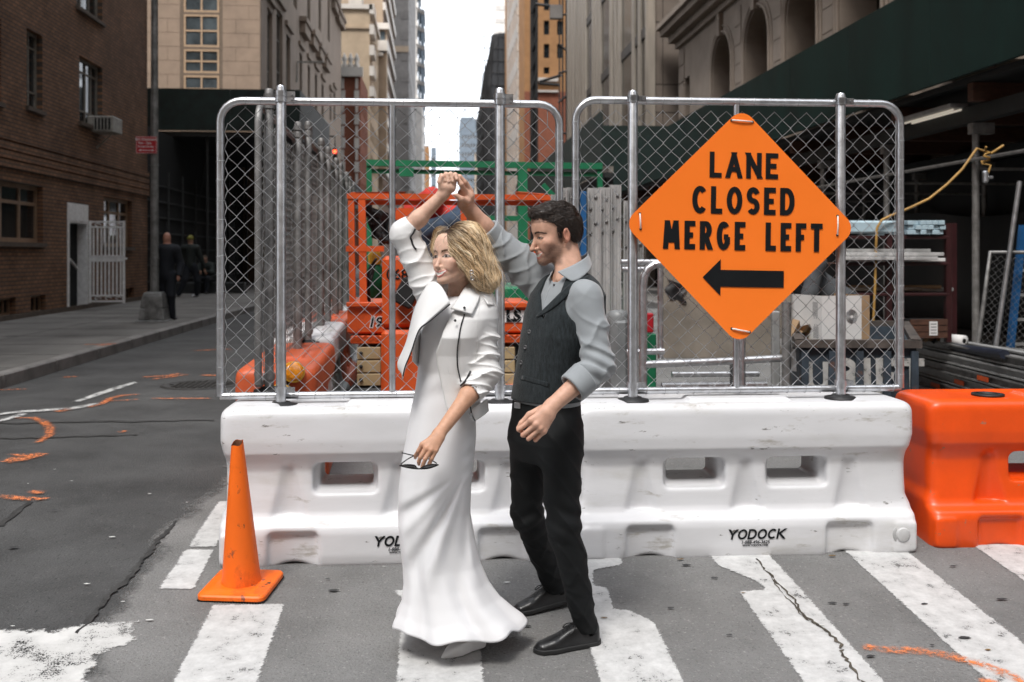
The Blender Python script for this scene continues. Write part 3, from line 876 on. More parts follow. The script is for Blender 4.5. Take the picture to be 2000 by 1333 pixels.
# ------------------------------------------------------------------ left side of the street
M_brick = brickmat('brown_brick', (0.29, 0.148, 0.082), (0.195, 0.102, 0.060), (0.085, 0.068, 0.056), 0.23, 0.082, axis='y', noise=0.5, ms=0.014)
M_brickx = brickmat('brown_brick_end', (0.29, 0.148, 0.082), (0.195, 0.102, 0.060), (0.085, 0.068, 0.056), 0.23, 0.082, axis='x', noise=0.5, ms=0.014)
M_tan = mat('tan_window_paint', (0.30, 0.20, 0.13), 0.6, var=0.15, scale=8); M_gpaint = mat('grey_window_paint', (0.24, 0.22, 0.19), 0.6, var=0.2, scale=8)
M_sill = mat('dark_stone_sill', (0.10, 0.075, 0.058), 0.8, var=0.2); M_whitep = mat('white_iron_paint', (0.82, 0.82, 0.82), 0.45, var=0.1, scale=12)
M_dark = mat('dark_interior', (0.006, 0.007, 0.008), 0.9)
XL = -8.3
WB = Wall((XL, 29.4, 0.15), (0, -1, 0), (1, 0, 0))     # x runs towards the camera
def wl_px(u, v): p = atx(u, v, XL); return (29.4 - p.y, p.z - .15)
def rect(u0, u1, v0, v1):
    """opening from pixels: edges at u0/u1, top v0 and bottom v1 taken at the middle"""
    um = (u0 + u1) / 2
    x0, x1 = wl_px(u1, 300)[0], wl_px(u0, 300)[0]
    return (x0, x1, wl_px(um, v1)[1], wl_px(um, v0)[1])
brick = thing('brick_building', 'brown brick building with barred windows at the left edge', 'building', (0, 0, 0))
op = {'a': rect(52, 83, 62, 212), 'b': rect(155, 200, 120, 245), 'c': rect(150, 200, -120, 28), 'd': rect(-70, 84, 352, 472), 'e': rect(203, 258, 388, 482), 'door': rect(131, 170, 398, 603), 'f': rect(-10, 31, 583, 618), 'g': rect(60, 90, 577, 612), 'h': rect(242, 262, 562, 586), 'i': rect(-60, 2, 20, 190), 'j': rect(55, 85, -250, -60), 'k': rect(245, 278, 165, 280)}
del op['k']
holes = list(op.values())
mb = holed(MB(), WB, 26.0, 34.0, holes, .24); mb.build('wall', M_brick, brick, fix=False)
mb = MB(); mb.bx(-34, XL, 29.0, 29.4, .1, 34.15); mb.build('end_wall', M_brickx, brick)
mb = MB(); mb.bx(-34, XL - .3, 3.4, 29.0, .1, 34.0); mb.build('interior', M_dark, brick)
for zc in [wl_px(0, v)[1] for v in (262, 281, 299, 317)]:
    b = MB(); wbox(b, WB, -.03, 26, zc - .07, zc + .07, -.02, .05); b.build('string_course', M_brick, brick)
b = MB(); wbox(b, WB, -.0, 26, -.1, .10, -.02, .04); b.build('plinth', M_sill, brick)
for k, kw in (('a', dict(mf=M_gpaint, vx=(.5,), hz=(.22, .8))), ('b', dict(mf=M_gpaint, vx=(.28, .52, .78), hz=(.2, .8))), ('c', dict(mf=M_gpaint, vx=(.33, .66), hz=(.5,))), ('d', dict(mf=M_tan, vx=(.25, .5, .75), hz=(.68,), fr=.09, bar=.07)),
              ('e', dict(mf=M_tan, vx=(.33, .66), hz=(.7,), fr=.09, bar=.07)), ('f', dict(mf=M_tan, vx=(.3, .6), fr=.05)), ('g', dict(mf=M_tan, vx=(.33, .66), fr=.05)), ('h', dict(mf=M_tan, vx=(.33, .66), fr=.05)), ('i', dict(mf=M_gpaint, vx=(.5,), hz=(.2, .8))), ('j', dict(mf=M_gpaint, vx=(.5,), hz=(.8,)))):
    window(WB, *op[k], brick, depth=.14, sill=M_sill if k not in 'fgh' else None, **kw)
# doorway
x0, x1, z0, z1 = op['door']
door = MB(); wbox(door, WB, x0, x0 + .08, z0, z1, -.2, .03); wbox(door, WB, x1 - .08, x1, z0, z1, -.2, .03); wbox(door, WB, x0 + .08, x1 - .08, z1 - .45, z1, -.2, .025); d_ = door.build('door_frame', M_whitep, brick)
for i in range(2):
    b = MB(); ww = (x1 - x0 - .16) / 2; wbox(b, WB, x0 + .10 + i * ww, x0 + .06 + (i + 1) * ww, z1 - .40, z1 - .08, .02, .035); b.build('transom_panel', M_whitep, d_)
b = MB(); wbox(b, WB, x0 + .08, x1 - .08, z0, z1 - .45, -.23, -.2); b.build('dark_doorway', M_dark, brick)
b = MB(); b.tube([WB.p(x0 + .3, .95, -.12), WB.p(x1 - .2, 1.35, -.16)], .03, 8); b.build('handrail', M_whitep, brick)
# white iron gate, swung out over the pavement
gy = 29.4 - x0 - .1; gate = thing('iron_gate', 'white iron gate with scrollwork standing open at the brick doorway', 'gate', (XL + .08, gy, .30), 0)
gw, gh = .83, (z1 - .42) - .12
for zz in (0, gh * .50, gh * .56, gh - .03, gh * .92, gh * .07):
    b = MB(); b.bx(0, gw, -.02, .02, zz, zz + .04); b.build('rail', M_whitep, gate)
for xx in (0, gw - .05):
    b = MB(); b.bx(xx, xx + .05, -.025, .025, -.02, gh + .02); b.build('stile', M_whitep, gate)
for i in range(8):
    xx = .09 + i * (gw - .16) / 7.5
    b = MB(); b.bx(xx, xx + .034, -.014, .014, gh * .09, gh * .5); b.build('bar', M_whitep, gate)
    b = MB(); b.bx(xx, xx + .034, -.014, .014, gh * .58, gh * .92); b.build('bar', M_whitep, gate)
b = MB(); b.bx(.05, gw - .05, -.008, .008, gh * .515, gh * .565); b.build('lock_plate', M_whitep, gate)
for i in range(3):
    for zz in (gh * .955, gh * .045):
        c = .18 + i * .24
        b = MB(); b.tube([(c + .0 + (.10 - .012 * k) * cos(k * .7), 0, zz + (.045 - .004 * k) * sin(k * .7)) for k in range(9)], .011, 5); b.build('scroll', M_whitep, gate)
b = MB(); b.cyl((gw, 0, gh * .54), (gw + .05, 0, gh * .54), .025, 8); b.build('handle', M_whitep, gate)
# window air conditioner
M_ac = mat('aged_white_metal', (0.36, 0.35, 0.32), 0.6, var=0.2, scale=10)
p = atx(190, 246, XL); ac = thing('air_conditioner', 'boxy window air conditioner on a strut below a brick wall window', 'air conditioner', (XL, p.y - .1, p.z))
b = MB(); b.bbox(-.1, .52, -.36, .36, -.19, .19, .02); b.build('case', M_ac, ac)
b = MB(); b.bx(.05, .46, -.368, -.355, -.14, .14); b.build('side_grille', M_dark, ac)
for i in range(5): b = MB(); b.bx(.06 + i * .08, .09 + i * .08, -.376, -.366, -.14, .14); b.build('louvre', M_ac, ac)
b = MB(); b.tube([(.40, 0, -.19), (.02, 0, -.55)], .02, 6); b.build('strut', M_ac, ac)
# lamp post with the red parking sign
M_pole = mat('painted_steel_grey', (0.24, 0.245, 0.24), 0.5, metal=.3, var=0.25, scale=7, spots=[((0.25, 0.25, 0.24), 0.64, 9, 0.1)], bump=.1, bscale=30)
p = gp(296, 628, .15); lp = thing('lamp_post', 'grey fluted lamp post on the left pavement beside the kerb', 'lamp post', (p.x, p.y + .2, .15))
b = MB(); b.lathe([(.085, .55), (.078, 1.2), (.070, 5), (.060, 9.0), (.055, 9.6)], 8, smooth=False); b.build('pole', M_pole, lp)
b = MB()
for (r0, z0_, r1, z1_) in ((.30, 0, .27, .03), (.245, .03, .215, .25), (.215, .25, .185, .50), (.185, .50, .15, .56)):
    vs = [(sx * r0, sy * r0, z0_) for sx, sy in ((-1, -1), (1, -1), (1, 1), (-1, 1))] + [(sx * r1, sy * r1, z1_) for sx, sy in ((-1, -1), (1, -1), (1, 1), (-1, 1))]
    b.add(vs, [(3, 2, 1, 0), (4, 5, 6, 7)] + [(i, (i + 1) % 4, 4 + (i + 1) % 4, 4 + i) for i in range(4)])
bo = b.build('base', M_pole, lp); mdf = bo.modifiers.new('b', 'BEVEL'); mdf.width = .02; mdf.segments = 2
b = MB(); b.prism(arc(0, .27, .12, 20, 160, 8) + arc(0, .2, .13, 200, 340, 8), lambda a, c, d: (a, d, c), -.246, -.228); b.build('access_door', M_pole, lp)
for zz in (1.2, 3.0): b = MB(); b.tube([(.083 * cos(a), .083 * sin(a), zz) for a in [i * pi / 8 for i in range(16)]], .008, 5, closed=True); b.build('band', M_pole, lp)
b = MB(); b.tube([(0, 0, 9.5), (.4, -.1, 9.9), (1.4, -.2, 10.1), (2.6, -.3, 10.0)], .05, 8); b.build('lamp_arm', M_pole, lp)
b = MB(); b.bbox(2.5, 3.2, -.45, -.15, 9.9, 10.05, .04); b.build('lamp_head', M_pole, lp)
M_red = mat('sign_red', (0.42, 0.012, 0.022), 0.4, var=0.08); M_signw = mat('sign_white', (0.75, 0.72, 0.72), 0.4)
pu = at(286, 283, p.y + .1); ps = thing('parking_sign', 'small red no standing sign clamped to the lamp post', 'parking sign', (pu.x, p.y + .10, pu.z), radians(4))
b = MB(); b.bbox(-.195, .195, -.004, .004, -.165, .165, .003); b.build('plate', M_red, ps)
for (x0_, x1_, z0_, z1_) in ((-.185, .185, .150, .156), (-.185, .185, -.156, -.150), (-.185, -.179, -.15, .15), (.179, .185, -.15, .15)):
    b = MB(); b.bx(x0_, x1_, -.0062, -.0042, z0_, z1_); b.build('border', M_signw, ps)
bfont('lettering', 'NO STANDING', .058, M_signw, ps, (0, -.0068, .10), (radians(90), 0, 0), bold=.002)
bfont('lettering', '7am - 7pm', .056, M_signw, ps, (-.03, -.0068, .035), (radians(90), 0, 0), bold=.0015)
bfont('lettering', 'Except Sunday', .05, M_signw, ps, (-.01, -.0068, -.03), (radians(90), 0, 0), bold=.001)
b = MB(); b.bx(-.11, .11, -.0068, -.005, -.108, -.098); b.build('arrow', M_signw, ps)
for s in (-1, 1): b = MB(); b.add([(s * .15, -.0072, -.103), (s * .10, -.0072, -.083), (s * .10, -.0072, -.123)], [(0, 1, 2)]); b.build('arrow', M_signw, ps)
# second shed over the pavement beyond the brick house
M_shed = mat('green_shed_paint', (0.008, 0.022, 0.019), 0.55, var=0.25, scale=3, bump=0.05, bscale=30)
M_shedd = mat('shed_steel_dark', (0.02, 0.022, 0.022), 0.6, var=0.2)
M_lamp = emit('fluorescent_tube', (1.0, 0.93, 0.8), 6.0); M_wood = mat('old_timber', (0.085, 0.035, 0.02), 0.8, var=0.3, scale=10, stretch=(1, 1, 8))
shl = thing('sidewalk_shed', 'dark green construction shed over the left pavement beyond the brick building', 'sidewalk shed', (0, 0, 0))
XS = -4.75
for i in range(4):
    b = MB(); xx = XS - i * 2.4; b.bx(xx - 2.39, xx, 35.3, 35.38, 5.75, 7.2); b.build('parapet_panel', M_shed, shl)
for i in range(14):
    b = MB(); yy = 35.4 + i * 2.4; b.bx(XS - .08, XS, yy, yy + 2.39, 5.75 if i < 4 else 4.2, 7.2 if i < 4 else (7.2 if i < 2 else 5.4)); b.build('parapet_panel', M_shed, shl)
b = MB(); b.bx(-14.4, XS - .1, 35.4, 69, 5.55, 5.72); b.build('deck', M_shedd, shl)
for i in range(7):
    for xx in (XS - .15, -8.0):
        b = MB(); b.cyl((xx, 35.6 + i * 3.6, .1), (xx, 35.6 + i * 3.6, 5.55), .055, 8); b.build('post', M_shedd, shl)
for i in range(3): b = MB(); b.tube([(-8.0 + i * 1.6, 35.7, 5.3), (-8.0 + i * 1.6 - 1.2, 39.2, 3.0)], .03, 6); b.build('brace', M_shedd, shl)
for (u, v, Y) in ((400, 277, 41), (513, 275, 47)):
    p = at(u, v, Y); fl_ = thing('tube_lamp', ('lit fluorescent tube under the left shed' if u == 400 else 'farther lit fluorescent tube under the left shed behind the chain link'), 'tube lamp', p, 0)
    b = MB(); b.tube([(-.3, .6, .02), (.3, -.6, 0)], .045, 8); b.build('tube', M_lamp, fl_)
    b = MB(); b.tube([(-.32, .64, .07), (.32, -.64, .05)], .05, 6); b.build('housing', M_shedd, fl_)
# grid of battens inside the shed; dark wall added to stop side light
hd = thing('hoarding', 'dark light-blocking hoarding with a lattice of battens under the left shed', 'hoarding', (0, 0, 0))
b = MB(); b.bx(-9.3, -9.1, 29.5, 70, .0, 5.5); b.build('light_stop_boarding', M_dark, hd)
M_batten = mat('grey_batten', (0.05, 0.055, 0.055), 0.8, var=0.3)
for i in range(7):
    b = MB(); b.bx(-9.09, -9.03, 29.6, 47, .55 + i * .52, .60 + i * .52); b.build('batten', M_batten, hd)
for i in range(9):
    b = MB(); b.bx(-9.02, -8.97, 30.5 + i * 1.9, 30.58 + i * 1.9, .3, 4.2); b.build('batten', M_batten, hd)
# beige stone building behind the shed
M_beige = mat('beige_limestone', (0.36, 0.265, 0.195), 0.85, var=0.08, scale=1.2, bump=0.1, bscale=30, spots=[((0.27, 0.20, 0.15), 0.62, .8, .2)])
M_beiges = mat('grey_limestone', (0.30, 0.235, 0.185), 0.85, var=0.12, scale=1.2, bump=0.1, bscale=30, stretch=(1, 1, .35), spots=[((0.20, 0.16, 0.13), 0.60, .7, .25)])
M_cream = mat('cream_window_paint', (0.52, 0.36, 0.23), 0.55, var=0.08); M_bjoint = mat('stone_joint', (0.20, 0.15, 0.11), 0.9)
bg = thing('stone_building', 'beige stone building with tall twin pane windows above the left shed', 'building', (0, 0, 0))
YB = 48.0
b = MB(); b.bx(-30, XL - .35, YB + .35, 92, 0.1, 52); b.build('interior', M_dark, bg)
WF = Wall((-22, YB, .15), (1, 0, 0), (0, -1, 0))
wx0, wx1 = at(358, 100, YB).x + 22, at(429, 100, YB).x + 22
wz = [(at(395, v1, YB).z - .15, at(395, v0, YB).z - .15) for (v0, v1) in ((-120, -42), (-36, 24), (28, 92), (96, 143), (147, 200))]
holesf = [(wx0, wx1, a, c) for a, c in wz] + [(wx0 - 8, wx1 - 8, wz[0][0], wz[0][1])]
b = holed(MB(), WF, 22 + XL, 52, holesf, .25); b.build('front_wall', M_bjoint, bg, fix=False)
for i, (a, c) in enumerate(wz): window(WF, wx0 + .02, wx1 - .02, a + .01, c - .01, bg, M_cream, depth=.02, fr=.09, vx=(.5,), hz=(.5,), bar=.08, mg=M_glassb)
bme = {}
rowh = .66
zlo, zhi = 4.5, 15.5
for side in (0, 1):
    x_a, x_b = (wx0 - 5.0, wx0 - .14) if side == 0 else (wx1 + .14, 22 + XL - .02)
    k = 0; z = zlo
    while z < zhi:
        x = x_a - (k % 2) * .6; 
        while x < x_b:
            xa, xb = max(x, x_a), min(x + 1.22, x_b)
            if xb - xa > .1:
                b = MB(); wbox(b, WF, xa + .008, xb - .008, z + .008, z + rowh - .008, -.02, .012 + R.uniform(0, .006)); b.build('stone_block', M_beige, bg)
            x += 1.22
        z += rowh; k += 1
WS = Wall((XL, YB, .15), (0, 1, 0), (1, 0, 0))
def ws_px(u, v): q = atx(u, v, XL); return q.y - YB, q.z - .15
sh_ = []
for (u0, u1, v0, v1) in ((522, 532, 20, 200), (540, 552, 22, 200), (559, 567, 70, 210), (585, 590, 105, 215), (601, 605.5, 128, 220), (615, 619.5, 145, 225), (628, 632, 165, 230), (644, 647, 185, 235), (651.5, 654.5, 180, 235), (600, 606, -70, 40), (622, 627, -60, 60), (640, 644, -40, 80), (573, 580, -90, 15)):
    a, c = ws_px(u0, 100)[0], ws_px(u1, 100)[0]; um = (u0 + u1) / 2
    sh_.append((a, c, ws_px(um, v1)[1], ws_px(um, v0)[1]))
b = holed(MB(), WS, 40, 52, sh_, .26); b.build('side_wall', M_beiges, bg, fix=False)
for r_ in sh_: window(WS, r_[0], r_[1], r_[2], r_[3], bg, M_gpaint, depth=.18, fr=.08, hz=(.35, .7), split=False); bb = MB(); wbox(bb, WS, r_[0] - .5, r_[1] + .5, r_[3] + .35, r_[3] + .6, -.02, .16); bb.build('lintel', M_beiges, bg)
for (u, v) in ((591, 50), (608, 74), (621, 98), (633, 118), (650, 5), (658, 28), (664, 38)):
    x, z = ws_px(u, v); b = MB(); wbox(b, WS, x - 1.3, x + 1.3, z - .7, z - .05, -.02, .34); wbox(b, WS, x - 1.5, x + 1.5, z - .05, z + .25, -.02, .45); b.build('corbel', M_beiges, bg)
for zz in (31, 40): b = MB(); wbox(b, WS, 0, 40, zz, zz + .4, -.02, .15); b.build('cornice', M_beiges, bg)
x, z = ws_px(578, 121); b = MB(); b.tube([WS.p(x, z - 1.2, .05), WS.p(x, z, .1), WS.p(x, z + .02, 1.6)], .06, 6); b.build('lamp_bracket', M_galvd if 'M_galvd' in globals() else M_ac, bg)
# ------------------------------------------------------------------ right side of the street
XR, XRB = 6.06, 9.7
M_grn = mat('green_plywood', (0.006, 0.024, 0.020), 0.6, var=0.22, scale=1.2, bump=0.04, bscale=60, spec=.25, spots=[((0.012, 0.036, 0.031), 0.63, 2.2, .2)], stretch=(1, 1, .4))
M_steelp = mat('grey_steel_post', (0.30, 0.29, 0.28), 0.5, metal=.5, var=0.2, scale=9)
shr = thing('sidewalk_shed', 'near dark green construction shed over the right pavement', 'sidewalk shed', (0, 0, 0))
for i in range(12):
    yy = 4.5 + i * 2.44; b = MB(); b.bx(XR, XR + .05, yy + .004, yy + 2.436, 3.5, 4.80 + .0); b.build('parapet_panel', M_grn, shr)
    b = MB(); b.bx(XR + .05, XR + .10, yy + 1.15, yy + 1.25, 3.5, 4.8); b.build('parapet_stud', M_wood, shr)
b = MB(); b.bx(XR + .11, XRB - .02, 4.5, 33.6, 3.42, 3.49); b.build('deck', M_shedd, shr)
for i in range(15):
    yy = 5.2 + i * 1.95; b = MB(); b.bx(XR + .12, XRB - .03, yy, yy + .12, 3.20, 3.415); b.build('joist', M_wood, shr)
for xx in (XR + .35, XRB - .5):
    b = MB(); b.bx(xx - .07, xx + .07, 4.6, 33.5, 3.0, 3.19); b.build('girder', M_shedd, shr)
for i, yy in enumerate((9.05, 11.4, 13.75, 16.1, 18.45, 20.8, 24.1, 27.4, 30.7)):
    for xx in (XR + .35, XRB - .5):
        b = MB(); b.cyl((xx, yy, .15), (xx, yy, 2.985), .043, 10); b.build('post', M_steelp, shr)
        b = MB(); b.bx(xx - .07, xx + .20, yy - .06, yy + .06, 2.86, 2.99); b.build('post_head', M_steelp, shr)
    b = MB(); b.tube([(XR + .35, yy + .05, 2.45 - .0), (XRB - .5, yy + .05, 2.45)], .022, 6); b.build('ledger_tube', M_steelp, shr)
b = MB(); b.tube([(XR + .29, 4.6, 2.55), (XR + .29, 33, 2.55)], .022, 6); b.build('ledger_tube', M_steelp, shr)
for i, (u, v, Y) in enumerate(((1815, 225, 12.2), (1618, 281, 17.6))):
    p = at(u, v, Y); t = thing('tube_lamp', 'pair of fluorescent tubes under the right shed, ' + ('the nearer one' if i == 0 else 'the farther one behind the chain link'), 'tube lamp', p)
    for k in (0, 1): b = MB(); b.tube([(-.02 + k * .10, -.62, -.02), (-.02 + k * .10, .62, -.02)], .013, 8); b.build('tube', emit('tube_glow', (1, .9, .75), 0.16) if not (i or k) else bpy.data.materials['tube_glow'], t)
    b = MB(); b.bx(-.08, .16, -.66, .66, .0, .05); b.build('housing', M_steelp, t)
# black sheeting hung behind the work area, with a grey wall behind it
sht = thing('sheeting', 'black construction sheeting hung under the right shed', 'sheeting', (0, 0, 0))
M_black = mat('black_sheeting', (0.010, 0.012, 0.013), 0.45, var=0.3, scale=2, bump=0.4, bscale=4)
b = MB(); b.grid(lambda a, c: (XRB - .75 + .05 * sin(a * 60) + .03 * sin(a * 23 + c * 5), 6.0 + a * 26, .18 + c * (1.95 + .08 * sin(a * 30))), 160, 8); b.build('sheet', M_black, sht)
b = MB(); b.grid(lambda a, c: (XRB - .35 + .04 * sin(a * 40), 6.0 + a * 26, 1.9 + c * 1.1), 120, 6); b.build('sheet', M_black, sht)
# arcaded stone building above the shed
M_stone = mat('warm_grey_stone', (0.30, 0.245, 0.20), 0.85, var=0.1, scale=1.1, bump=0.1, bscale=40, spots=[((0.20, 0.165, 0.135), 0.60, .9, .25)])
M_stoneD = mat('stone_soffit', (0.22, 0.18, 0.145), 0.85, var=0.1, scale=1.1)
arb = thing('arcade_building', 'carved stone building with round arches above the right shed', 'building', (0, 0, 0))
WA = Wall((XRB, 39.2, 0.15), (0, -1, 0), (-1, 0, 0))
def wa_px(u, v): q = atx(u, v, XRB); return 39.2 - q.y, q.z - .15
b = MB(); b.bx(XRB + 1.0, 40, 4, 39.1, .1, 45); b.build('interior', M_dark, arb)
b = MB(); b.bx(XRB + .02, 40, 39.1, 39.2, .1, 45); b.build('end_wall', M_stone, arb)
# arches: centre from pixels
arcs = []
c0, zsp = wa_px(1411, 150); 
sp_ = None
for i in range(9):
    arcs.append(None)
xA, zA = wa_px(1410, 72)      # crown of the first arch
xB, zB = wa_px(1478, 12)
pit = xB - xA; crown = (zA + zB) / 2; rad_ = min(1.25, pit * .30); zcen = crown - rad_; zbot = zcen - 3.0
NA = int((35.5 - xA) / pit) + 1
ZB0, ZB1 = 4.0, crown + .75
def arch_face(mb, W, x0, x1, xc, r, zc, zb, z0, z1, depth, n=14):
    """one bay: wall around an arched opening, with its soffit"""
    top = [(xc + r * cos(radians(180 - 180 * i / n)), zc + r * sin(radians(180 - 180 * i / n))) for i in range(n + 1)]
    for i in range(n):
        a, c = top[i], top[i + 1]
        mb.add([W.p(*a), W.p(*c), W.p(c[0], z1), W.p(a[0], z1)], [(0, 1, 2, 3)])
        mb.add([W.p(*a), W.p(*c), W.p(*c, -depth), W.p(*a, -depth)], [(0, 1, 2, 3)])
    mb.add([W.p(x0, z0), W.p(xc - r, z0), W.p(xc - r, z1), W.p(x0, z1)], [(0, 1, 2, 3)]); mb.add([W.p(xc + r, z0), W.p(x1, z0), W.p(x1, z1), W.p(xc + r, z1)], [(0, 1, 2, 3)])
    mb.add([W.p(xc - r, z0), W.p(xc + r, z0), W.p(xc + r, zb), W.p(xc - r, zb)], [(0, 1, 2, 3)])
    for s in (-1, 1): mb.add([W.p(xc + s * r, zb), W.p(xc + s * r, zc), W.p(xc + s * r, zc, -depth), W.p(xc + s * r, zb, -depth)], [(0, 1, 2, 3)])
    mb.add([W.p(xc - r, zb), W.p(xc + r, zb), W.p(xc + r, zb, -depth), W.p(xc - r, zb, -depth)], [(0, 1, 2, 3)])
mb = MB(); mb.add([WA.p(0, 0), WA.p(xA - pit / 2, 0), WA.p(xA - pit / 2, ZB1), WA.p(0, ZB1)], [(0, 1, 2, 3)])
mb = MB()
holed(mb, WA, xA - pit / 2, ZB1, [(.95, 1.65, ZB0 + .2, crown - .6)], .3); 
window(WA, .96, 1.64, ZB0 + .2, crown - .6, arb, M_gpaint, depth=.25, fr=.07, hz=(.33, .66), split=False)
for i in range(NA):
    xc = xA + i * pit
    arch_face(mb, WA, xc - pit / 2, xc + pit / 2, xc, rad_, zcen, zbot, 0, ZB1, .9)
mb.build('arcade_wall', M_stone, arb, fix=False)
for i in range(NA):
    xc = xA + i * pit
    b = MB(); wbox(b, WA, xc - rad_, xc + rad_, zbot, crown + .02, -.98, -.9); b.build('arch_glazing', M_glass, arb)
    for r2, w2, dd in ((rad_ + .10, .10, .07), (rad_ + .30, .08, .05)):
        b = MB(); n = 16
        prof = [WA.p(xc + r2 * cos(radians(180 - 180 * k / n)), zcen + r2 * sin(radians(180 - 180 * k / n)), dd / 2) for k in range(n + 1)]
        b.tube([WA.p(xc - r2, zbot + .9, dd / 2)] + prof + [WA.p(xc + r2, zbot + .9, dd / 2)], w2 / 2, 6); b.build('arch_moulding', M_stone, arb)
    b = MB(); wbox(b, WA, xc - .16, xc + .16, crown - .05, crown + .72, -.02, .16); b.build('keystone', M_stone, arb)
    # stepped corbel sill below the pier between arches
    xp = xc + pit / 2
    for (hw_, z0_, z1_, d_) in ((.95, -.0, .42, .48), (1.08, .42, .56, .62), (.86, -.28, -.002, .36), (.72, -.52, -.282, .26), (.55, -.8, -.522, .16)):
        b = MB(); wbox(b, WA, xp - hw_ * pit / 2.9, xp + hw_ * pit / 2.9, zbot + z0_ + .1, zbot + z1_ + .1, -.02, d_); b.build('corbel_course', M_stone, arb)
    # pier joints
    for k in range(7):
        zz = zbot + .9 + k * .62
        for (a_, c_) in (((xp - pit / 2 + rad_ + .42), (xp + pit / 2 - rad_ - .42)),):
            if c_ > a_ and zz < crown + .5: b = MB(); wbox(b, WA, a_, c_, zz + .01, zz + .60, -.02, .03); b.build('pier_block', M_stone, arb)
for (z0_, z1_, d_) in ((ZB1, ZB1 + .22, .16), (ZB1 + .22, ZB1 + .5, .42), (ZB1 + .5, ZB1 + .75, .75), (ZB1 + .75, ZB1 + .95, .9)):
    b = MB(); wbox(b, WA, -.3 * d_, 36, z0_, z1_, -.3, d_); b.build('cornice', M_stone, arb)
mb = MB(); hs = []
for i in range(9): hs.append((1.0 + i * 3.6, 2.5 + i * 3.6, ZB1 + 2.2, ZB1 + 5.4)); hs.append((1.0 + i * 3.6, 2.5 + i * 3.6, ZB1 + 7, ZB1 + 10))
holed(mb, WA, 35.2, 44.8, hs, .4, z0=ZB1 + .9); mb.build('upper_wall', M_stone, arb, fix=False)
for h_ in hs[:4]: window(WA, h_[0], h_[1], h_[2], h_[3], arb, M_gpaint, depth=.35, fr=.1, vx=(.5,), hz=(.5,), split=False)
for k in range(9): b = MB(); wbox(b, WA, .05, .85, ZB0 + k * .68 + .02, ZB0 + k * .68 + .62, -.02, .035); b.build('quoin_block', M_stone, arb) if ZB0 + k * .68 < ZB1 - .6 else None
# plain panelled pier and the glass tower with metal fins
M_panel = mat('bronze_panel', (0.235, 0.195, 0.165), 0.5, metal=.3, var=0.08, scale=1); M_fin = mat('champagne_fin', (0.46, 0.41, 0.35), 0.42, metal=.5, var=0.15, scale=2, stretch=(1, 1, .1))
M_gldk = mat('bronze_glass', (0.035, 0.033, 0.030), 0.12, var=0.3, scale=.4, spec=.35)
M_spand = mat('dark_spandrel', (0.03, 0.03, 0.032), 0.4)
tw = thing('glass_tower', 'curtain wall tower with pale metal fins and bronze end panels on the right', 'building', (0, 0, 0))
XT = 9.3
b = MB(); b.bx(XT + .6, 40, 40.5, 64, .1, 62); b.build('interior', M_dark, tw)
yF = 40.2
x0_, x1_ = at(1266, 100, yF).x, at(1322, 100, yF).x
k = 0; z = 1.0
hts = [2.55, 1.15] * 14
for h_ in hts:
    for (a, c) in ((x0_, (x0_ + x1_) / 2), ((x0_ + x1_) / 2, x1_ + 1.2)):
        b = MB(); b.bx(a + .015, c - .015, yF - .06, yF, z + .02, z + h_ - .02); b.build('facing_panel', M_panel, tw)
    z += h_
b = MB(); b.bx(x0_ - .02, 40, yF + .001, yF + .2, .1, 60); b.build('end_wall', M_spand, tw)
WT = Wall((x0_ - .05, yF, .15), (0, 1, 0), (-1, 0, 0))
def wt_px(u): q = atx(u, 100, WT.O.x); return q.y - yF
fins = [1262, 1252, 1240, 1218, 1209, 1197, 1180, 1172, 1162, 1147, 1138, 1127, 1122, 1116]
fx = [wt_px(u) for u in fins]
b = MB(); b.add([WT.p(0, 0, -.05), WT.p(24, 0, -.05), WT.p(24, 60, -.05), WT.p(0, 60, -.05)], [(0, 1, 2, 3)]); b.build('glazing', M_gldk, tw, fix=False)
b = MB(); wbox(b, WT, -.2, 0.0, 0, 60, -.3, .08); b.build('corner_fin', M_galvd if 'M_galvd' in globals() else M_fin, tw)
for u in (1250, 1238, 1211, 1203, 1194, 1172, 1165.5, 1159, 1143, 1137, 1131, 1124.5, 1118, 1111):
    xa, xb = wt_px(u + 2.3), wt_px(u - 2.3); b = MB(); wbox(b, WT, xa, xb, 2, 60, -.04, .05); b.build('fin', M_fin, tw)
for zz in (6.3, 10.3, 14.4, 18.5, 22.6, 26.7, 31):
    for (ua, ub) in ((1261, 1252), (1248, 1240), (1236, 1213), (1192, 1174), (1157, 1145)):
        b = MB(); wbox(b, WT, wt_px(ua), wt_px(ub), zz, zz + .42, -.04, .01); b.build('spandrel', M_spand, tw)
# second, taller shed farther up
sh2 = thing('sidewalk_shed', 'farther dark green construction shed beyond the arcade on the right', 'sidewalk shed', (0, 0, 0))
yS = 35.2
for i in range(2): b = MB(); b.bx(5.95 + i * 2.2, 8.14 + i * 2.2, yS, yS + .06, 4.6, 6.05); b.build('parapet_panel', M_shed, sh2)
for i in range(16): b = MB(); b.bx(5.9, 5.95, yS + .07 + i * 2.4, yS + 2.46 + i * 2.4, 4.4, 6.6); b.build('parapet_panel', M_shed, sh2)
b = MB(); b.bx(6.0, 10.3, yS + .1, 73, 4.2, 4.38); b.build('deck', M_shedd, sh2)
b = MB(); b.bx(9.0, 9.1, yS + .1, 73, .1, 4.2); b.build('back_boarding', M_dark, sh2)
for i in range(9): b = MB(); b.cyl((6.1, yS + .5 + i * 4, .1), (6.1, yS + .5 + i * 4, 4.2), .06, 8); b.build('post', M_shedd, sh2)
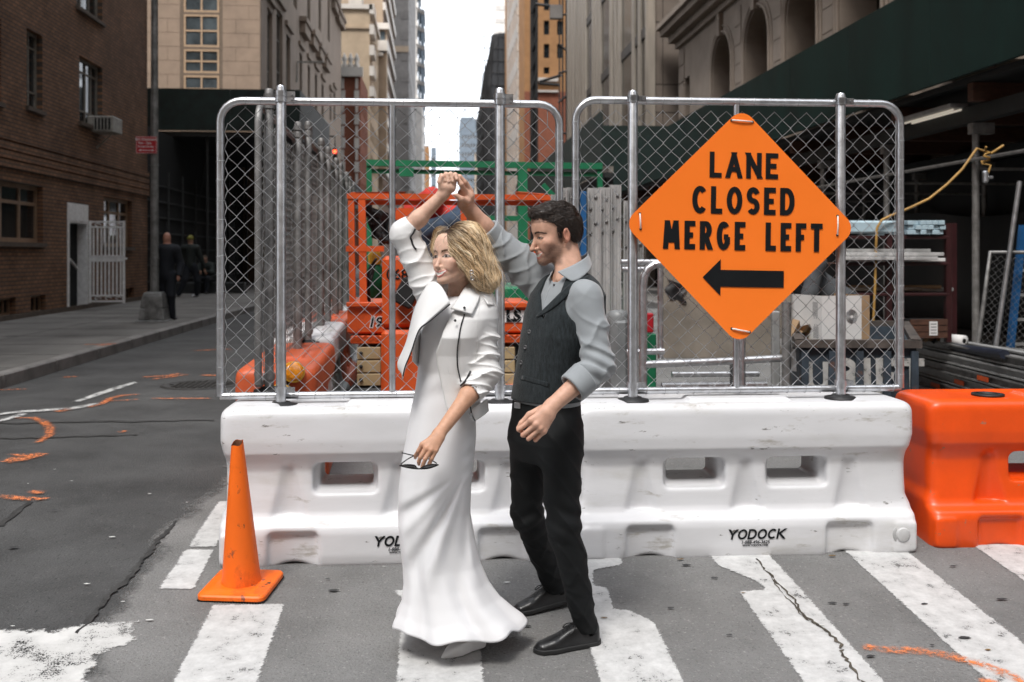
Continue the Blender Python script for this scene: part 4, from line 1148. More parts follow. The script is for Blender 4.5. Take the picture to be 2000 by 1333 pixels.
# ------------------------------------------------------------------ up the street
def fmat(name, c, **k): return mat(name, c, 0.85, var=k.pop('var', 0.1), scale=k.pop('scale', .4), spec=.3, **k)
M_cr1 = fmat('cream_brick', (0.50, 0.385, 0.27)); M_cr2 = fmat('tan_brick', (0.42, 0.32, 0.23)); M_wtrim = fmat('white_terracotta', (0.66, 0.61, 0.55)); M_rbrick = fmat('red_brick', (0.24, 0.085, 0.05), scale=3)
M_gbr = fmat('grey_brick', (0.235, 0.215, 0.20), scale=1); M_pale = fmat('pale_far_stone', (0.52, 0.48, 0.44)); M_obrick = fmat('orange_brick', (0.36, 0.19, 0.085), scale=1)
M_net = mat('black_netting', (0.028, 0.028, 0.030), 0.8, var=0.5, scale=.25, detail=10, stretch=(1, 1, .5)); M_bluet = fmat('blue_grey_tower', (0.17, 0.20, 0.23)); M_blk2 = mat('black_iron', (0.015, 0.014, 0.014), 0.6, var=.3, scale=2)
M_roofd = fmat('dark_brick', (0.16, 0.10, 0.07), scale=2)
def windows_grid(W, x0, x1, nx, z0, z1, nz, ww, wh, parent, mf, mg=None, mb=None):
    """regular openings; returns hole list"""
    hs = []
    for i in range(nx):
        for j in range(nz):
            cx = x0 + (x1 - x0) * (i + .5) / nx; cz = z0 + (z1 - z0) * (j + .5) / nz
            hs.append((cx - ww / 2, cx + ww / 2, cz - wh / 2, cz + wh / 2))
    return hs
def block(name, label, x0, x1, y0, y1, h, m, side=1, front=None, sidew=None, mf=None, trim=None, sidem=None):
    """a building on one side of the street: front (facing us) and street side with window openings"""
    t = thing(name, label, 'building', (0, 0, 0)); mf = mf or M_gpaint
    xs = x1 if side < 0 else x0                       # street-side face
    inn = .5
    b = MB(); b.bx(x0 + (inn if side > 0 else 0), x1 - (inn if side < 0 else 0), y0 + inn, y1, 0, h - .1); b.build('interior', M_dark, t)
    Wf = Wall((x0, y0, 0), (1, 0, 0), (0, -1, 0)); hs = front(Wf) if front else []
    b = holed(MB(), Wf, x1 - x0, h, hs, .3); b.build('front_wall', m, t, fix=False)
    for r in hs: window(Wf, *r, t, mf, depth=.22, fr=.07, hz=(.5,), split=False)
    Ws = Wall((xs, y0, 0), (0, 1, 0), (-side * 1.0, 0, 0)); hs = sidew(Ws) if sidew else []
    b = holed(MB(), Ws, y1 - y0, h, hs, .3); b.build('street_wall', sidem or m, t, fix=False)
    for r in hs: window(Ws, *r, t, mf, depth=.22, fr=.09, hz=(.5,), split=False)
    b = MB(); b.bx(x0, x1, y0, y1, h - .1, h); b.build('roof', M_roofd, t)
    for tr in (trim or []):
        b = MB(); wbox(b, Wf, -.02, x1 - x0 + .3 * (side < 0), tr, tr + .5, -.02, .3); b.build('cornice', M_wtrim, t); b = MB(); wbox(b, Ws, -.3, y1 - y0, tr, tr + .5, -.02, .32); b.build('cornice', M_wtrim, t)
    return t, Wf, Ws
def X(u, Y): return at(u, 400, Y).x
def Zv(v, Y, u=850): return at(u, v, Y).z
# left: low red brick gable with quoins, cream apartment house, stepped tower with white bands, grey tower, thin slabs
Y1 = 93.0
t, Wf, Ws = block('quoined_house', 'narrow red brick house with white quoins and finials on the left', X(640, Y1), X(704, Y1), Y1, Y1 + 10, Zv(146, Y1), M_rbrick, -1, front=lambda W: [], sidew=lambda W: windows_grid(W, 1, 9, 3, 6, 17, 4, 1.0, 1.8, None, None))
wd = X(704, Y1) - X(640, Y1)
for k in range(9):
    for xx in (wd - 1.62, wd - .34): b = MB(); wbox(b, Wf, xx - (.22 if k % 2 else .12), xx + (.22 if k % 2 else .12), 8 + k * 1.1, 8.95 + k * 1.1, -.02, .12); b.build('quoin', M_wtrim, t)
b = MB(); wbox(b, Wf, 0, wd + .25, Zv(146, Y1) - .3, Zv(134, Y1), -.02, .4); b.build('parapet', M_wtrim, t)
for u in (673, 685, 697): b = MB(); c = Vector((X(u, Y1), Y1 - .1, Zv(134, Y1))); b.lathe([(.25, 0), (.3, .2), (.15, .4), (.28, .75), (.06, 1.25), (.0, 1.35)], 8, c=c); b.build('finial', M_wtrim, t)
Y2 = 112.0
t, Wf, Ws = block('apartment_house', 'cream brick apartment house with plain end wall and white corner on the left', X(560, Y2), X(722, Y2), Y2, Y2 + 16, Zv(12, Y2), M_cr1, -1, sidew=lambda W: windows_grid(W, 1, 15, 5, 10, 28, 5, 1.6, 2.0, None, None), trim=[Zv(12, Y2) - .5])
b = MB(); wbox(b, Wf, X(660, Y2) - X(560, Y2), X(722, Y2) - X(560, Y2), Zv(59, Y2), Zv(56, Y2), -.02, .2); b.build('string_course', M_cr2, t)
for k in range(5): zz = Zv(190 - k * 40, Y2); b = MB(); wbox(b, Ws, -.25, 3.5, zz, zz + 1.1, -.02, .5); b.build('quoin', M_wtrim, t)
pw, ph_ = X(705, Y2) - X(560, Y2), Zv(12, Y2); b = MB(); wbox(b, Wf, X(680, Y2) - X(560, Y2), pw, ph_, ph_ + 3, -4, -.5); b.build('penthouse', M_wtrim, t)
Y3 = 132.0
t, Wf, Ws = block('stepped_tower', 'tan tower with white sloping cornice bands on the left', X(640, Y3), X(748, Y3), Y3, Y3 + 34, 62, M_cr2, -1, front=lambda W: [(X(742, Y3) - X(640, Y3), X(752, Y3) - X(640, Y3), Zv(80, Y3), Zv(62, Y3))] and [], sidew=lambda W: windows_grid(W, 1, 33, 12, 8, 58, 14, 1.7, 2.3, None, None), sidem=M_roofd, mf=M_wtrim)
for k in range(15): zz = 9.2 + k * 3.57; b = MB(); wbox(b, Ws, -.3, 34, zz - .55, zz + .45, -.02, .35); b.build('band_course', M_wtrim, t)
x3 = X(748, Y3)
for k, (u0, u1, v0, v1) in enumerate(((727, 760, 46, 58), (738, 756, 80, 100), (733, 748, 104, 110))):
    b = MB(); b.bx(X(u0, Y3 - 3), X(u1, Y3 - 3), Y3 - 3, Y3 + 1, Zv(v1, Y3 - 3), Zv(v0, Y3 - 3)); b.build('oriel_band', M_wtrim, t)
b = MB(); b.bx(X(728, Y3 - 2.5), X(755, Y3 - 2.5), Y3 - 2.4, Y3, Zv(340, Y3), Zv(46, Y3 - 2.5)); b.build('oriel', M_cr2, t)
for (v0, v1) in ((62, 80), (100, 106)): b = MB(); b.bx(X(743, Y3 - 2.6), X(752, Y3 - 2.6), Y3 - 2.5, Y3 - 2.3, Zv(v1, Y3 - 2.5), Zv(v0, Y3 - 2.5)); b.build('oriel_window', M_glassb, t)
Y4 = 172.0
t, Wf, Ws = block('grey_tower', 'grey brick tower with narrow blank end wall on the left', X(700, Y4), X(798, Y4), Y4, Y4 + 60, 120, M_gbr, -1, sidew=lambda W: windows_grid(W, 2, 58, 10, 10, 80, 14, 2.2, 2.0, None, None))
for (v) in (103,): b = MB(); wbox(b, Wf, 0, X(798, Y4) - X(700, Y4), Zv(v, Y4), Zv(v, Y4) + 1, -.02, .3); b.build('string_course', M_cr2, t)
wf4 = X(782, Y4) - X(700, Y4)
for k in range(16):
    for j in range(3):
        zz = 6 + k * 3.6
        b = MB(); wbox(b, Wf, wf4 + .1 + j * .48, wf4 + .5 + j * .48, zz, zz + 1.5, -.02, .12); b.build('facing_stone', M_gbr, t)
Y5 = 250.0
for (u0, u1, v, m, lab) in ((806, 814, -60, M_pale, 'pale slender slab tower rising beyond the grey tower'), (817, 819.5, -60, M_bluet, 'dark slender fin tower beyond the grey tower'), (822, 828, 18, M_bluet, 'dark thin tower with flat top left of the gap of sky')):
    t = thing('slender_tower', lab, 'building', (0, 0, 0)); yy = Y5 + u0 * .5 - 380
    b = MB(); b.bx(X(u0, yy), X(u1, yy), yy, yy + 14, 0, Zv(v, yy)); b.build('shaft', m, t)
    for k in range(int(Zv(v, yy) / 5)): b = MB(); b.bx(X(u0, yy) - .05, X(u1, yy) + .3, yy - .15, yy + 14.1, 4 + k * 5, 5.2 + k * 5); b.build('spandrel', M_gbr if m is not M_pale else M_wtrim, t)
Y6 = 215.0
t, Wf, Ws = block('far_block', 'pale low block with small windows beyond the grey tower', X(760, Y6), X(822, Y6), Y6 + 20, Y6 + 70, Zv(165, Y6), M_pale, -1, front=lambda W: [], sidew=lambda W: windows_grid(W, 1, 49, 12, 8, Zv(165, Y6) - 3, 8, 1.6, 1.8, None, None))
t, Wf, Ws = block('far_block', 'small ochre block at the foot of the pale far block', X(800, 300), X(838, 300), 300, 330, Zv(285, 300), M_obrick, -1, front=lambda W: windows_grid(W, 1, X(838, 300) - X(800, 300) - 1, 2, 6, 30, 4, 1, 2, None, None))
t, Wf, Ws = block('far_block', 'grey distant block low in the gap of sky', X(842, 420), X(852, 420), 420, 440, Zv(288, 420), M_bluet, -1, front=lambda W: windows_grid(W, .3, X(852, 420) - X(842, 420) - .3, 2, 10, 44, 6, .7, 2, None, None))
# the glass tower far down the middle
Y7 = 520.0
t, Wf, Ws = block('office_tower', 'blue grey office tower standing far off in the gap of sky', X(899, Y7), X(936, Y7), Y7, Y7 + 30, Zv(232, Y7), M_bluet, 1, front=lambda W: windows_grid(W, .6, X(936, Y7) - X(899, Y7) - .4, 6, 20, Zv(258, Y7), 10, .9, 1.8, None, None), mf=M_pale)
b = MB(); wbox(b, Wf, .4, X(925, Y7) - X(899, Y7), Zv(232, Y7), Zv(228, Y7), -8, -.4); b.build('plant_room', M_bluet, t)
t, Wf, Ws = block('far_block', 'tan block beside the far office tower', X(930, 480), X(945, 480), 480, 500, Zv(295, 480), M_cr2, 1, front=lambda W: windows_grid(W, .3, X(945, 480) - X(930, 480) - .3, 2, 14, 44, 5, .8, 2, None, None))
# right: netted tower, cream quoined house, orange brick house, hoist and scaffold
Y8 = 150.0
nt = thing('netted_tower', 'tall building wrapped in black scaffold netting right of the gap of sky', 'building', (0, 0, 0))
b = MB(); x0_, x1_ = X(944, Y8), X(1000, Y8)
def net(a, c):
    zt = Zv(62, Y8); z = c * zt; pr = .9 * sin(c * 40 + a * 9) * .12
    pts = [(x0_ + .6, Y8 + 40), (x0_, Y8 + 1), (x0_ + 1.2, Y8), (x1_, Y8)]
    s = a * 3; i = min(2, int(s)); f = s - i
    x = pts[i][0] + (pts[i + 1][0] - pts[i][0]) * f; y = pts[i][1] + (pts[i + 1][1] - pts[i][1]) * f
    sh = max(0, c - .78) / .22
    return (x + pr + sh * 1.1 * (1 - a) + sh * sh * .8, y, z)
b.grid(net, 40, 60); b.build('netting', M_net, nt)
for k in range(18): b = MB(); zz = 3 + k * 1.85; b.tube([(x0_ + .1, Y8 + 20, zz), (x0_ - .02, Y8 - .1, zz), (x1_, Y8 - .15, zz)], .06, 5); b.build('scaffold_tube', M_blk2, nt)
for k in range(5): b = MB(); xx = x0_ + .2 + k * 1.0; b.tube([(xx, Y8 - .2, 0), (xx, Y8 - .2, Zv(70, Y8))], .06, 5); b.build('scaffold_tube', M_blk2, nt)
b = MB(); b.bx(x0_ + 1.6, x1_ + 3, Y8 + 1.5, Y8 + 38, 0, Zv(62, Y8) - 1.5); b.build('interior', M_dark, nt)
t = thing('slender_tower', 'very pale high tower showing at the top edge of the sky', 'building', (0, 0, 0))
b = MB(); b.bx(X(969, 700), X(992, 700), 700, 740, 0, 300); b.build('shaft', M_wtrim, t)
for k in range(30): b = MB(); b.bx(X(969, 700) - .3, X(992, 700), 699.7, 700, 30 + k * 9, 33 + k * 9); b.build('spandrel', M_pale, t)
Y9 = 105.0
t, Wf, Ws = block('quoined_tower', 'cream stone building with rusticated corner blocks right of the gap', X(1012, Y9), X(1028, Y9), Y9, Y9 + 17, 60, M_wtrim, 1, sidew=lambda W: windows_grid(W, 1, 16, 6, 4, 40, 10, 1.3, 2.2, None, None), sidem=M_pale)
for k in range(40): zz = 3 + k * .95; b = MB(); wbox(b, Wf, -.1 if k % 2 else -.02, X(1028, Y9) - X(1012, Y9) - (0 if k % 2 else .2), zz + .06, zz + .86, -.02, .2); b.build('rustic_block', M_wtrim, t)
Y10 = 96.0
t, Wf, Ws = block('orange_brick_house', 'orange brick house with sash windows behind the black hoist', X(1028, Y10), X(1110, Y10), Y10 + 2, Y10 + 30, 48, M_obrick, 1, front=lambda W: [(X(u0, Y10 + 2) - X(1028, Y10), X(u1, Y10 + 2) - X(1028, Y10), Zv(v1, Y10 + 2), Zv(v0, Y10 + 2)) for (u0, u1, v0, v1) in ((1062, 1073, -12, 16), (1062, 1073, 36, 64), (1062, 1073, 82, 110), (1062, 1073, 128, 141), (1088, 1098, 36, 64), (1088, 1098, 82, 110))], mf=M_blk2)
b = MB(); wbox(b, Wf, X(1053, Y10) - X(1028, Y10), X(1094, Y10) - X(1028, Y10), Zv(150, Y10), Zv(143, Y10), -.02, .5); b.build('ledge', M_pale, t)
b = MB(); wbox(b, Wf, 0, X(1110, Y10) - X(1028, Y10), 0, Zv(170, Y10), -.02, .2); b.build('red_base', M_rbrick, t)
b = MB(); wbox(b, Wf, X(1053, Y10) - X(1028, Y10), X(1094, Y10) - X(1028, Y10), Zv(172, Y10), Zv(168, Y10), .2, .5); b.build('ledge', M_pale, t)
Yh = 78.0
hs_ = thing('construction_hoist', 'black lattice hoist mast climbing the right side of the street', 'hoist', (0, 0, 0))
for (u0, u1) in ((1036, 1041), (1046, 1051)):
    b = MB(); b.bx(X(u0, Yh), X(u1, Yh), Yh, Yh + .3, 0, 42); b.build('mast', M_blk2, hs_)
for k in range(26): b = MB(); z = 1 + k * 1.5; b.tube([(X(1038, Yh), Yh, z), (X(1049, Yh), Yh, z + 1.4)], .09, 4); b.build('lattice_bar', M_blk2, hs_); b = MB(); b.tube([(X(1049, Yh), Yh + .1, z), (X(1038, Yh), Yh + .1, z + 1.4)], .09, 4); b.build('lattice_bar', M_blk2, hs_)
b = MB(); b.bx(X(1041, Yh), X(1046, Yh), Yh + .2, Yh + .4, 0, 42); b.build('cable_tray', M_blk2, hs_)
sc2 = thing('scaffold_tower', 'black scaffold tower beside the glass building on the right', 'scaffold', (0, 0, 0))
for (u, w_) in ((1105, .28), (1098, .1), (1092, .08)): b = MB(); b.bx(X(u, Yh - 4), X(u, Yh - 4) + w_, Yh - 4, Yh - 3.8, 0, 42); b.build('standard', M_blk2, sc2)
for k in range(14): b = MB(); z = 4 + k * 2.2; b.tube([(X(1090, Yh - 4), Yh - 4.1, z), (X(1107, Yh - 4), Yh - 4.1, z + R.uniform(-.6, .9))], .08, 4); b.build('ledger', M_blk2, sc2)
for (u0, v0, u1, v1) in ((1046, 8, 1092, 14), (1054, 160, 1096, 147), (1054, 163, 1092, 166)): b = MB(); b.tube([at(u0, v0, Yh - 2), at(u1, v1, Yh - 3)], .12, 5); b.build('arm', M_blk2, sc2)
b = MB(); p = at(1086, 24, Yh - 4); b.box(p, (.45, .3, .5)); b.build('cabinet', M_gbr, sc2)
# traffic lights hang small and red
M_redl = emit('red_signal', (1.0, 0.06, 0.02), 4.0)
for (u, v, Y, lab) in ((654, 296, 60, 'red traffic light hanging far off above the fence posts'), (1251, 364, 60, 'red traffic light glowing in the dark beside the sign')):
    p = at(u, v, Y); t = thing('traffic_light', lab, 'traffic light', p)
    b = MB(); b.bbox(-.14, .14, 0, .2, -.75, .22, .03); b.build('housing', M_blk2, t)
    b = MB(); b.lathe([(.11, 0), (.09, .05), (0, .07)], 12, caps=False); o = b.build('lens', M_redl, t); o.rotation_euler = (radians(90), 0, 0)
    b = MB(); b.tube([(0, .1, .2), (0, .1, .9), (-2.5 if u < 800 else 2.5, .1, 1.1)], .05, 6); b.build('mast_arm', M_blk2, t)
# unseen blocks added behind the camera to cut sky light on the crossing
for (x0_, x1_, y0_, y1_, h_, lab) in ((-70, -16, -62, -30, 48, 'unseen light-blocking block across the avenue, far left behind the camera'), (-14, 14, -62, -34, 60, 'unseen light-blocking tower across the avenue behind the camera'), (16, 70, -62, -30, 46, 'unseen light-blocking block across the avenue, far right behind the camera')):
    b = MB(); b.bx(x0_, x1_, y0_, y1_, -.6, h_); b.build('avenue_light_blocker', M_beiges, kind='structure')
# ------------------------------------------------------------------ plastic barriers
BL, BH = 1.785, 0.79
PROF = np.array([(-.05, .262), (0.0, .268), (.06, .278), (.17, .278), (.205, .268), (.23, .222), (.26, .207), (.40, .192), (.47, .190), (.52, .208), (.56, .235), (.62, .243), (.74, .240), (.80, .238), (.9, .238)])
def f_barrier(p):
    x, y, z = p[:, 0], p[:, 1], p[:, 2]
    w = np.interp(z, PROF[:, 0], PROF[:, 1])
    ex = BL / 2 - 0.004 - 0.022 * np.clip((z - .25) / .05, 0, 1) * np.clip((.62 - z) / .1, 0, 1)
    d = smax(np.abs(y) - w, np.abs(x) - ex, 0.07)
    d = smax(d, z - BH, 0.06); d = smax(d, -z, 0.02)
    ya = np.abs(y)
    q = np.stack([x, ya, z], -1)
    for xf in (-.55, 0.0, .55):       # tapering flutes
        c = sd_cap(q, (xf, .262, .262), (xf, .222, .47), .105, .050)
        c = smax(c, .243 - z, .012)
        d = smax(d, -c, 0.014)
    for xf in (-.52, .52):            # lifting recesses in the foot
        c = sd_box(q, (xf, .30, .065), (.125, .055, .115), .03)
        d = smax(d, -c, 0.015)
        c = sd_cap(p, (xf, -.5, -.125), (xf, .5, -.125), .150)
        d = smax(d, -c, 0.02)
    for xf in (-.27, .27):            # hand holes
        d = smax(d, -sd_box(q, (xf, 0, .437), (.135, .5, .057), .02), 0.012)
        c = sd_box(q, (xf, .27, .43), (.160, .14, .076), .03)
        d = smax(d, -c, 0.02)
    # top: fill recess and shallow channel between raised ends
    d = smax(d, -sd_box(p, (0, 0, BH + .01), (.62, .16, .022), .015), 0.012)
    d = smin(d, sd_box(p, (0, 0, BH - .01), (.27, .10, .018), .012), 0.01)
    for s in (-1, 1):                 # end lug
        d = smin(d, sd_box(q, (s * (BL / 2 - .075), .268, .10), (.055, .016, .075), .01), 0.02)
    return d
v_, q_ = surf(f_barrier, (-.93, -.33, -.02), (.93, .33, .86), 0.0095)
ME_BARRIER = npmesh('barrier_shell', relax(v_, q_, 2), q_)
M_bw = mat('white_polyethylene', (0.68, 0.68, 0.695), 0.42, var=0.05, scale=2.2, bump=0.02, bscale=30, sss=0.0,
           spots=[((0.54, 0.53, 0.50), 0.53, 2.6, 0.25), ((0.42, 0.40, 0.37), 0.59, 7, 0.1), ((0.17, 0.16, 0.15), 0.645, 15, 0.03)], rvar=0.12, stretch=(.45, 1, 1.7))
M_bo = mat('orange_polyethylene', (0.84, 0.085, 0.006), 0.35, var=0.08, scale=2.2, spots=[((0.55, 0.12, 0.04), 0.64, 3.2, 0.25), ((0.42, 0.16, 0.09), 0.655, 13, 0.03)], rvar=0.12)
M_bof = mat('faded_orange_polyethylene', (0.62, 0.11, 0.035), 0.5, var=0.12, scale=2.2, spots=[((0.38, 0.16, 0.1), 0.6, 3.2, 0.25), ((0.12, 0.08, 0.07), 0.72, 6, 0.05)], rvar=0.12)
M_plug = mat('plug_plastic', (0.6, 0.6, 0.6), 0.4); M_blk = mat('black_rubber', (0.012, 0.012, 0.013), 0.55, var=0.2)
M_print = mat('black_print', (0.006, 0.0075, 0.009), 0.5, var=0.1, spec=.25)
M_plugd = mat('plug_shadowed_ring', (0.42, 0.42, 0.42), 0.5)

def barrier(label, x, y, z, rz, m, group, front=True, name='traffic_barrier'):
    t = thing(name, label, 'traffic barrier', (x, y, z), rz, group)
    ob('shell', ME_BARRIER, m, t)
    if front:
        b = MB(); b.lathe([(.036, 0), (.036, .012), (.030, .016), (.0, .016)], 20, caps=False)
        o = b.build('drain_plug', M_plug, t); o.location = (.795, -.279, .115); o.rotation_euler = (radians(90), 0, 0)
        b = MB(); b.lathe([(.052, -.01), (.052, .004), (.037, .005)], 20, caps=False)
        o2 = b.build('plug_ring', M_plugd, o)
        w = word_mb('YODOCK', .048, .2, lambda a, c, l: (a, 0, c + 0), gap=.1, shear=.25, squeeze=1.0)
        fl = .2815
        mb, tw = word_mb('YODOCK', .052, .19, lambda a, c, l: (a - .125, -fl - l * .00004, c + .105), gap=.09, shear=.22, squeeze=1.12)
        mb.build('lettering', M_print, t)
        bfont('lettering', '1-888-496-3625', .023, M_print, t, (.02, -fl - .0006, .090), (radians(90), 0, 0), shear=.2, bold=.0005)
        bfont('lettering', 'WWW.YODOCK.COM', .013, M_print, t, (.02, -fl - .0006, .074), (radians(90), 0, 0), shear=.0, bold=.0006)
    return t
GB = 'plastic barriers around the work zone'
BY, BZ = 5.25, -0.13
bar_l = barrier('white plastic barrier behind the orange traffic cone', -0.185, BY, BZ, 0, M_bw, GB)
bar_r = barrier('white plastic barrier with lettering below the orange diamond sign', 1.605, BY, BZ - .005, radians(-.3), M_bw, GB)
bar_o = barrier('bright orange plastic barrier at the right edge, beside the white ones', 3.49, BY + .02, BZ - .005, radians(-2), M_bo, GB, front=False)
b = MB(); b.lathe([(.0, 0), (.085, 0), (.085, .012), (.06, .014), (.06, .006), (0, .006)], 22, caps=False)
ME_CAP = b.mesh('cap_disc')
ob('fill_cap', ME_CAP, M_blk, bar_o, (-.45, 0, BH - .012))
b = MB(); b.bx(.0 - .25, -.02, -.12, .02, BH - .002, BH + .001); b.build('sticker', M_plug, bar_o)
# the row running up the street behind the first ones
xs = [(-0.98, 6.86, M_bof, 'faded orange barrier with amber warning lamp, nearest of the row up the street'), (-1.06, 8.68, M_bw, 'white barrier second in the row behind the chain link'),
      (-1.13, 10.5, M_bof, 'faded orange barrier third in the row behind the chain link'), (-1.2, 12.32, M_bw, 'white barrier far along the row, beyond the orange lift'),
      (-1.27, 14.14, M_bof, 'farthest faded orange barrier of the row up the street')]
for (x, y, m, lab) in xs:
    barrier(lab, x, y, gz(y - .8) + .0, radians(92.2), m, GB, front=False)
# ------------------------------------------------------------------ chain-link fence
M_galv = mat('galvanised_steel', (0.62, 0.63, 0.65), 0.34, metal=0.9, var=0.12, scale=14, bump=0.03, bscale=60, rvar=0.1, spots=[((0.35, 0.35, 0.36), 0.62, 30, 0.2)])
M_galvd = mat('weathered_galvanised', (0.27, 0.265, 0.26), 0.55, metal=0.6, var=0.25, scale=9, spots=[((0.18, 0.15, 0.12), 0.66, 8, 0.12)])
M_wire = mat('chain_wire', (0.52, 0.53, 0.55), 0.45, metal=0.35, var=0.2, scale=5)
M_wired = mat('chain_wire_dull', (0.30, 0.30, 0.30), 0.5, metal=0.4, var=0.2, scale=5)
def chain_mesh(w, h, pitch=0.088, r=0.0022, seed=1, n=4, roundtop=0.0):
    """woven zig-zag wires in the xz plane, origin at lower left"""
    rr = random.Random(seed); mb = MB()
    k = int(w / (pitch / 2)) + 1
    for i in range(k + 1):
        x0 = i * pitch / 2
        pts = []; z = 0.0; s = 1 if i % 2 == 0 else 1
        j = 0
        wob = rr.uniform(-.004, .004)
        while z <= h + 1e-6:
            side = 1 if (i + j) % 2 == 0 else -1
            x = x0 + side * (pitch / 4 + .0015)
            x += wob + rr.uniform(-.0022, .0022) + .004 * sin(z * 3 + i * .3 + seed)
            dip = .05 * 0 
            x = min(max(x, 0.004), w - 0.004)
            lim = h
            if roundtop:
                e = min(x, w - x)
                if e < roundtop: lim = h - roundtop + sqrt(max(0, roundtop ** 2 - (roundtop - e) ** 2))
            if z <= lim: pts.append((x, .004 * side * (1 if i % 2 else -1) + .010 * sin(x * 2.7 + z * 2.1 + seed), z + rr.uniform(-.002, .002)))
            z += pitch / 2; j += 1
        if len(pts) > 1: mb.tube(pts, r, n, caps=False)
    return mb
def clamp(mb, x, y, z, r):
    mb.tube([(x, y, z - .016), (x, y, z + .016)], r + .006, 12)
    mb.bx(x + r, x + r + .045, y - .006, y + .006, z - .014, z + .014)
    mb.tube([(x + r + .03, y - .018, z), (x + r + .03, y + .018, z)], .007, 6)
b = MB(); b.lathe([(.0, .030), (.045, .030), (.052, .022), (.085, .016), (.088, .0), (0, 0)], 20, caps=False); ME_SOCK = b.mesh('socket_disc')
FY = 5.27
def frame_pts(w, h, rad):
    pts = [(0, 0, 0), (0, 0, h - rad)]
    for a in range(1, 7): pts.append((rad - rad * cos(radians(a * 15)), 0, h - rad + rad * sin(radians(a * 15))))
    for a in range(0, 6): pts.append((w - rad + rad * sin(radians(a * 15)), 0, h - rad + rad * cos(radians(a * 15))))
    pts += [(w, 0, h - rad), (w, 0, 0)]
    return pts
def ties(mb, w, h, rad, rr):
    """wire wraps that lash the mesh to the frame"""
    def ring(c, axis, r=.021):
        pts = []
        for a in range(10):
            t = 2 * pi * a / 9
            o = .014 * (a / 9 - .5)
            pts.append((c[0] + (o if axis == 'x' else r * cos(t)), c[1] + r * sin(t), c[2] + (r * cos(t) if axis == 'x' else o)))
        mb.tube(pts, .0018, 4, caps=False)
    x = rad + .02
    while x < w - rad: ring((x, 0, h), 'x'); x += rr.uniform(.07, .1)
    x = .05
    while x < w - .04: ring((x, 0, 0.0), 'x'); x += rr.uniform(.07, .1)
    z = .06
    while z < h - rad: ring((0, 0, z), 'z'); ring((w, 0, z + .01), 'z'); z += rr.uniform(.08, .11)
def panel(label, p0, p1, h, posts, mids, rad=.11, seed=1, lean=0.0, ph=.09, m=None, mw=None, rz=None):
    """p0,p1 = lower corners of the frame; posts, mids = distances along it"""
    m = m or M_galv; mw = mw or M_wire
    d = Vector(p1) - Vector(p0); w = d.xy.length
    t = thing('fence_panel', label, 'fence panel', p0, atan2(d.y, d.x), 'chain link fence panels on the barriers')
    t.rotation_euler = (lean, 0, atan2(d.y, d.x))
    b = MB(); b.tube(frame_pts(w, h, rad), .0205, 12); b.build('frame', m, t)
    b = MB(); b.tube([(.0, 0, 0.0), (w, 0, 0.0)], .0185, 12); b.build('bottom_rail', m, t)
    for x in mids:
        b = MB(); b.tube([(x, .0, .01), (x, .0, h - .005)], .0165, 12); b.build('upright', m, t)
    for x in posts:
        b = MB(); b.tube([(x, -.045, -.03), (x, -.045, h + ph - .012), (x, -.045, h + ph)], [.026, .026, .020], 14); o = b.build('post', m, t)
        for zc in (h + .004, h + ph - .045, .035): b = MB(); clamp(b, x, -.045, zc, .026); b.build('clamp', m, o)
        ob('socket', ME_SOCK, M_blk, o, (x, -.045, -.055))
    c = chain_mesh(w - .03, h - .02, seed=seed, roundtop=rad)
    o = c.build('wire_mesh', mw, t, fix=False, kind='stuff'); o.location = (.015, .012, .01)
    b = MB(); ties(b, w, h, rad, random.Random(seed)); b.build('tie_wires', mw, t, fix=False, kind='stuff')
    return t
zb, zt = 0.687, 2.222
fp_l = panel('chain link panel with rounded corners behind the dancing couple', (-1.118, FY, zb), (.655, FY, zb), zt - zb, [.318, 1.452], [.888], seed=3, ph=.075)
fp_r = panel('chain link panel that carries the orange diamond sign', (.742, FY, zb + .006), (2.535, FY + .005, zb + .002), zt - zb + .02, [.300, 1.438], [.876], seed=8, ph=.045)
# side run up the street
sp = [(-0.985, 5.62), (-1.02, 7.42), (-1.06, 9.22), (-1.11, 11.0), (-1.16, 12.8), (-1.22, 14.6)]
for i in range(5):
    a, c = sp[i], sp[i + 1]
    lab = ['first side panel of chain link running up the street, seen edge on', 'second side panel of chain link above the white barrier', 'third side panel of chain link up the street',
           'fourth side panel of chain link beside the orange lift', 'last side panel of chain link up the street'][i]
    z0 = .79 if i else .70
    panel(lab, (a[0], a[1], z0), (c[0] + .0, c[1] - .06, z0), 1.56, [.35, 1.45] if i else [.10, 1.50], [], seed=20 + i, ph=.10, m=M_galvd, mw=M_wired)

# amber warning lamp clipped to the near barrier of the row
M_amber = mat('amber_lens', (0.9, 0.30, 0.01), 0.15, var=0.15, scale=40, coat=0.6)
M_yel = mat('yellow_plastic', (0.80, 0.48, 0.05), 0.45)
p = at(570, 735, 5.95)
wl_ = thing('warning_lamp', 'amber round warning lamp with yellow body on the near orange barrier', 'warning lamp', (p.x - .02, 5.95, p.z - .05))
b = MB(); b.bbox(-.10, .02, -.05, .05, -.09, .0, .02); b.build('battery_case', M_yel, wl_)
b = MB(); pr = [(0, -.03), (.035, -.03), (.052, -.025), (.06, -.010), (.062, 0), (.06, .010), (.052, .025), (.035, .03), (0, .03)]; b.lathe(pr, 24, caps=False)
o = b.build('lens', M_amber, wl_); o.location = (.03, 0, .075); o.rotation_euler = (radians(62), radians(25), 0)
b = MB()
for k in range(5): b.tube([(.03 * cos(a) + .0, .03 * sin(a), .036 + 0 * k) for a in (0, 1.2, 2.4)], .002, 4)
b = MB(); b.tube([(.055 * cos(a), .055 * sin(a), 0) for a in [i * pi / 10 for i in range(20)]], .012, 6, closed=True); o2 = b.build('lens_ring', M_yel, o)
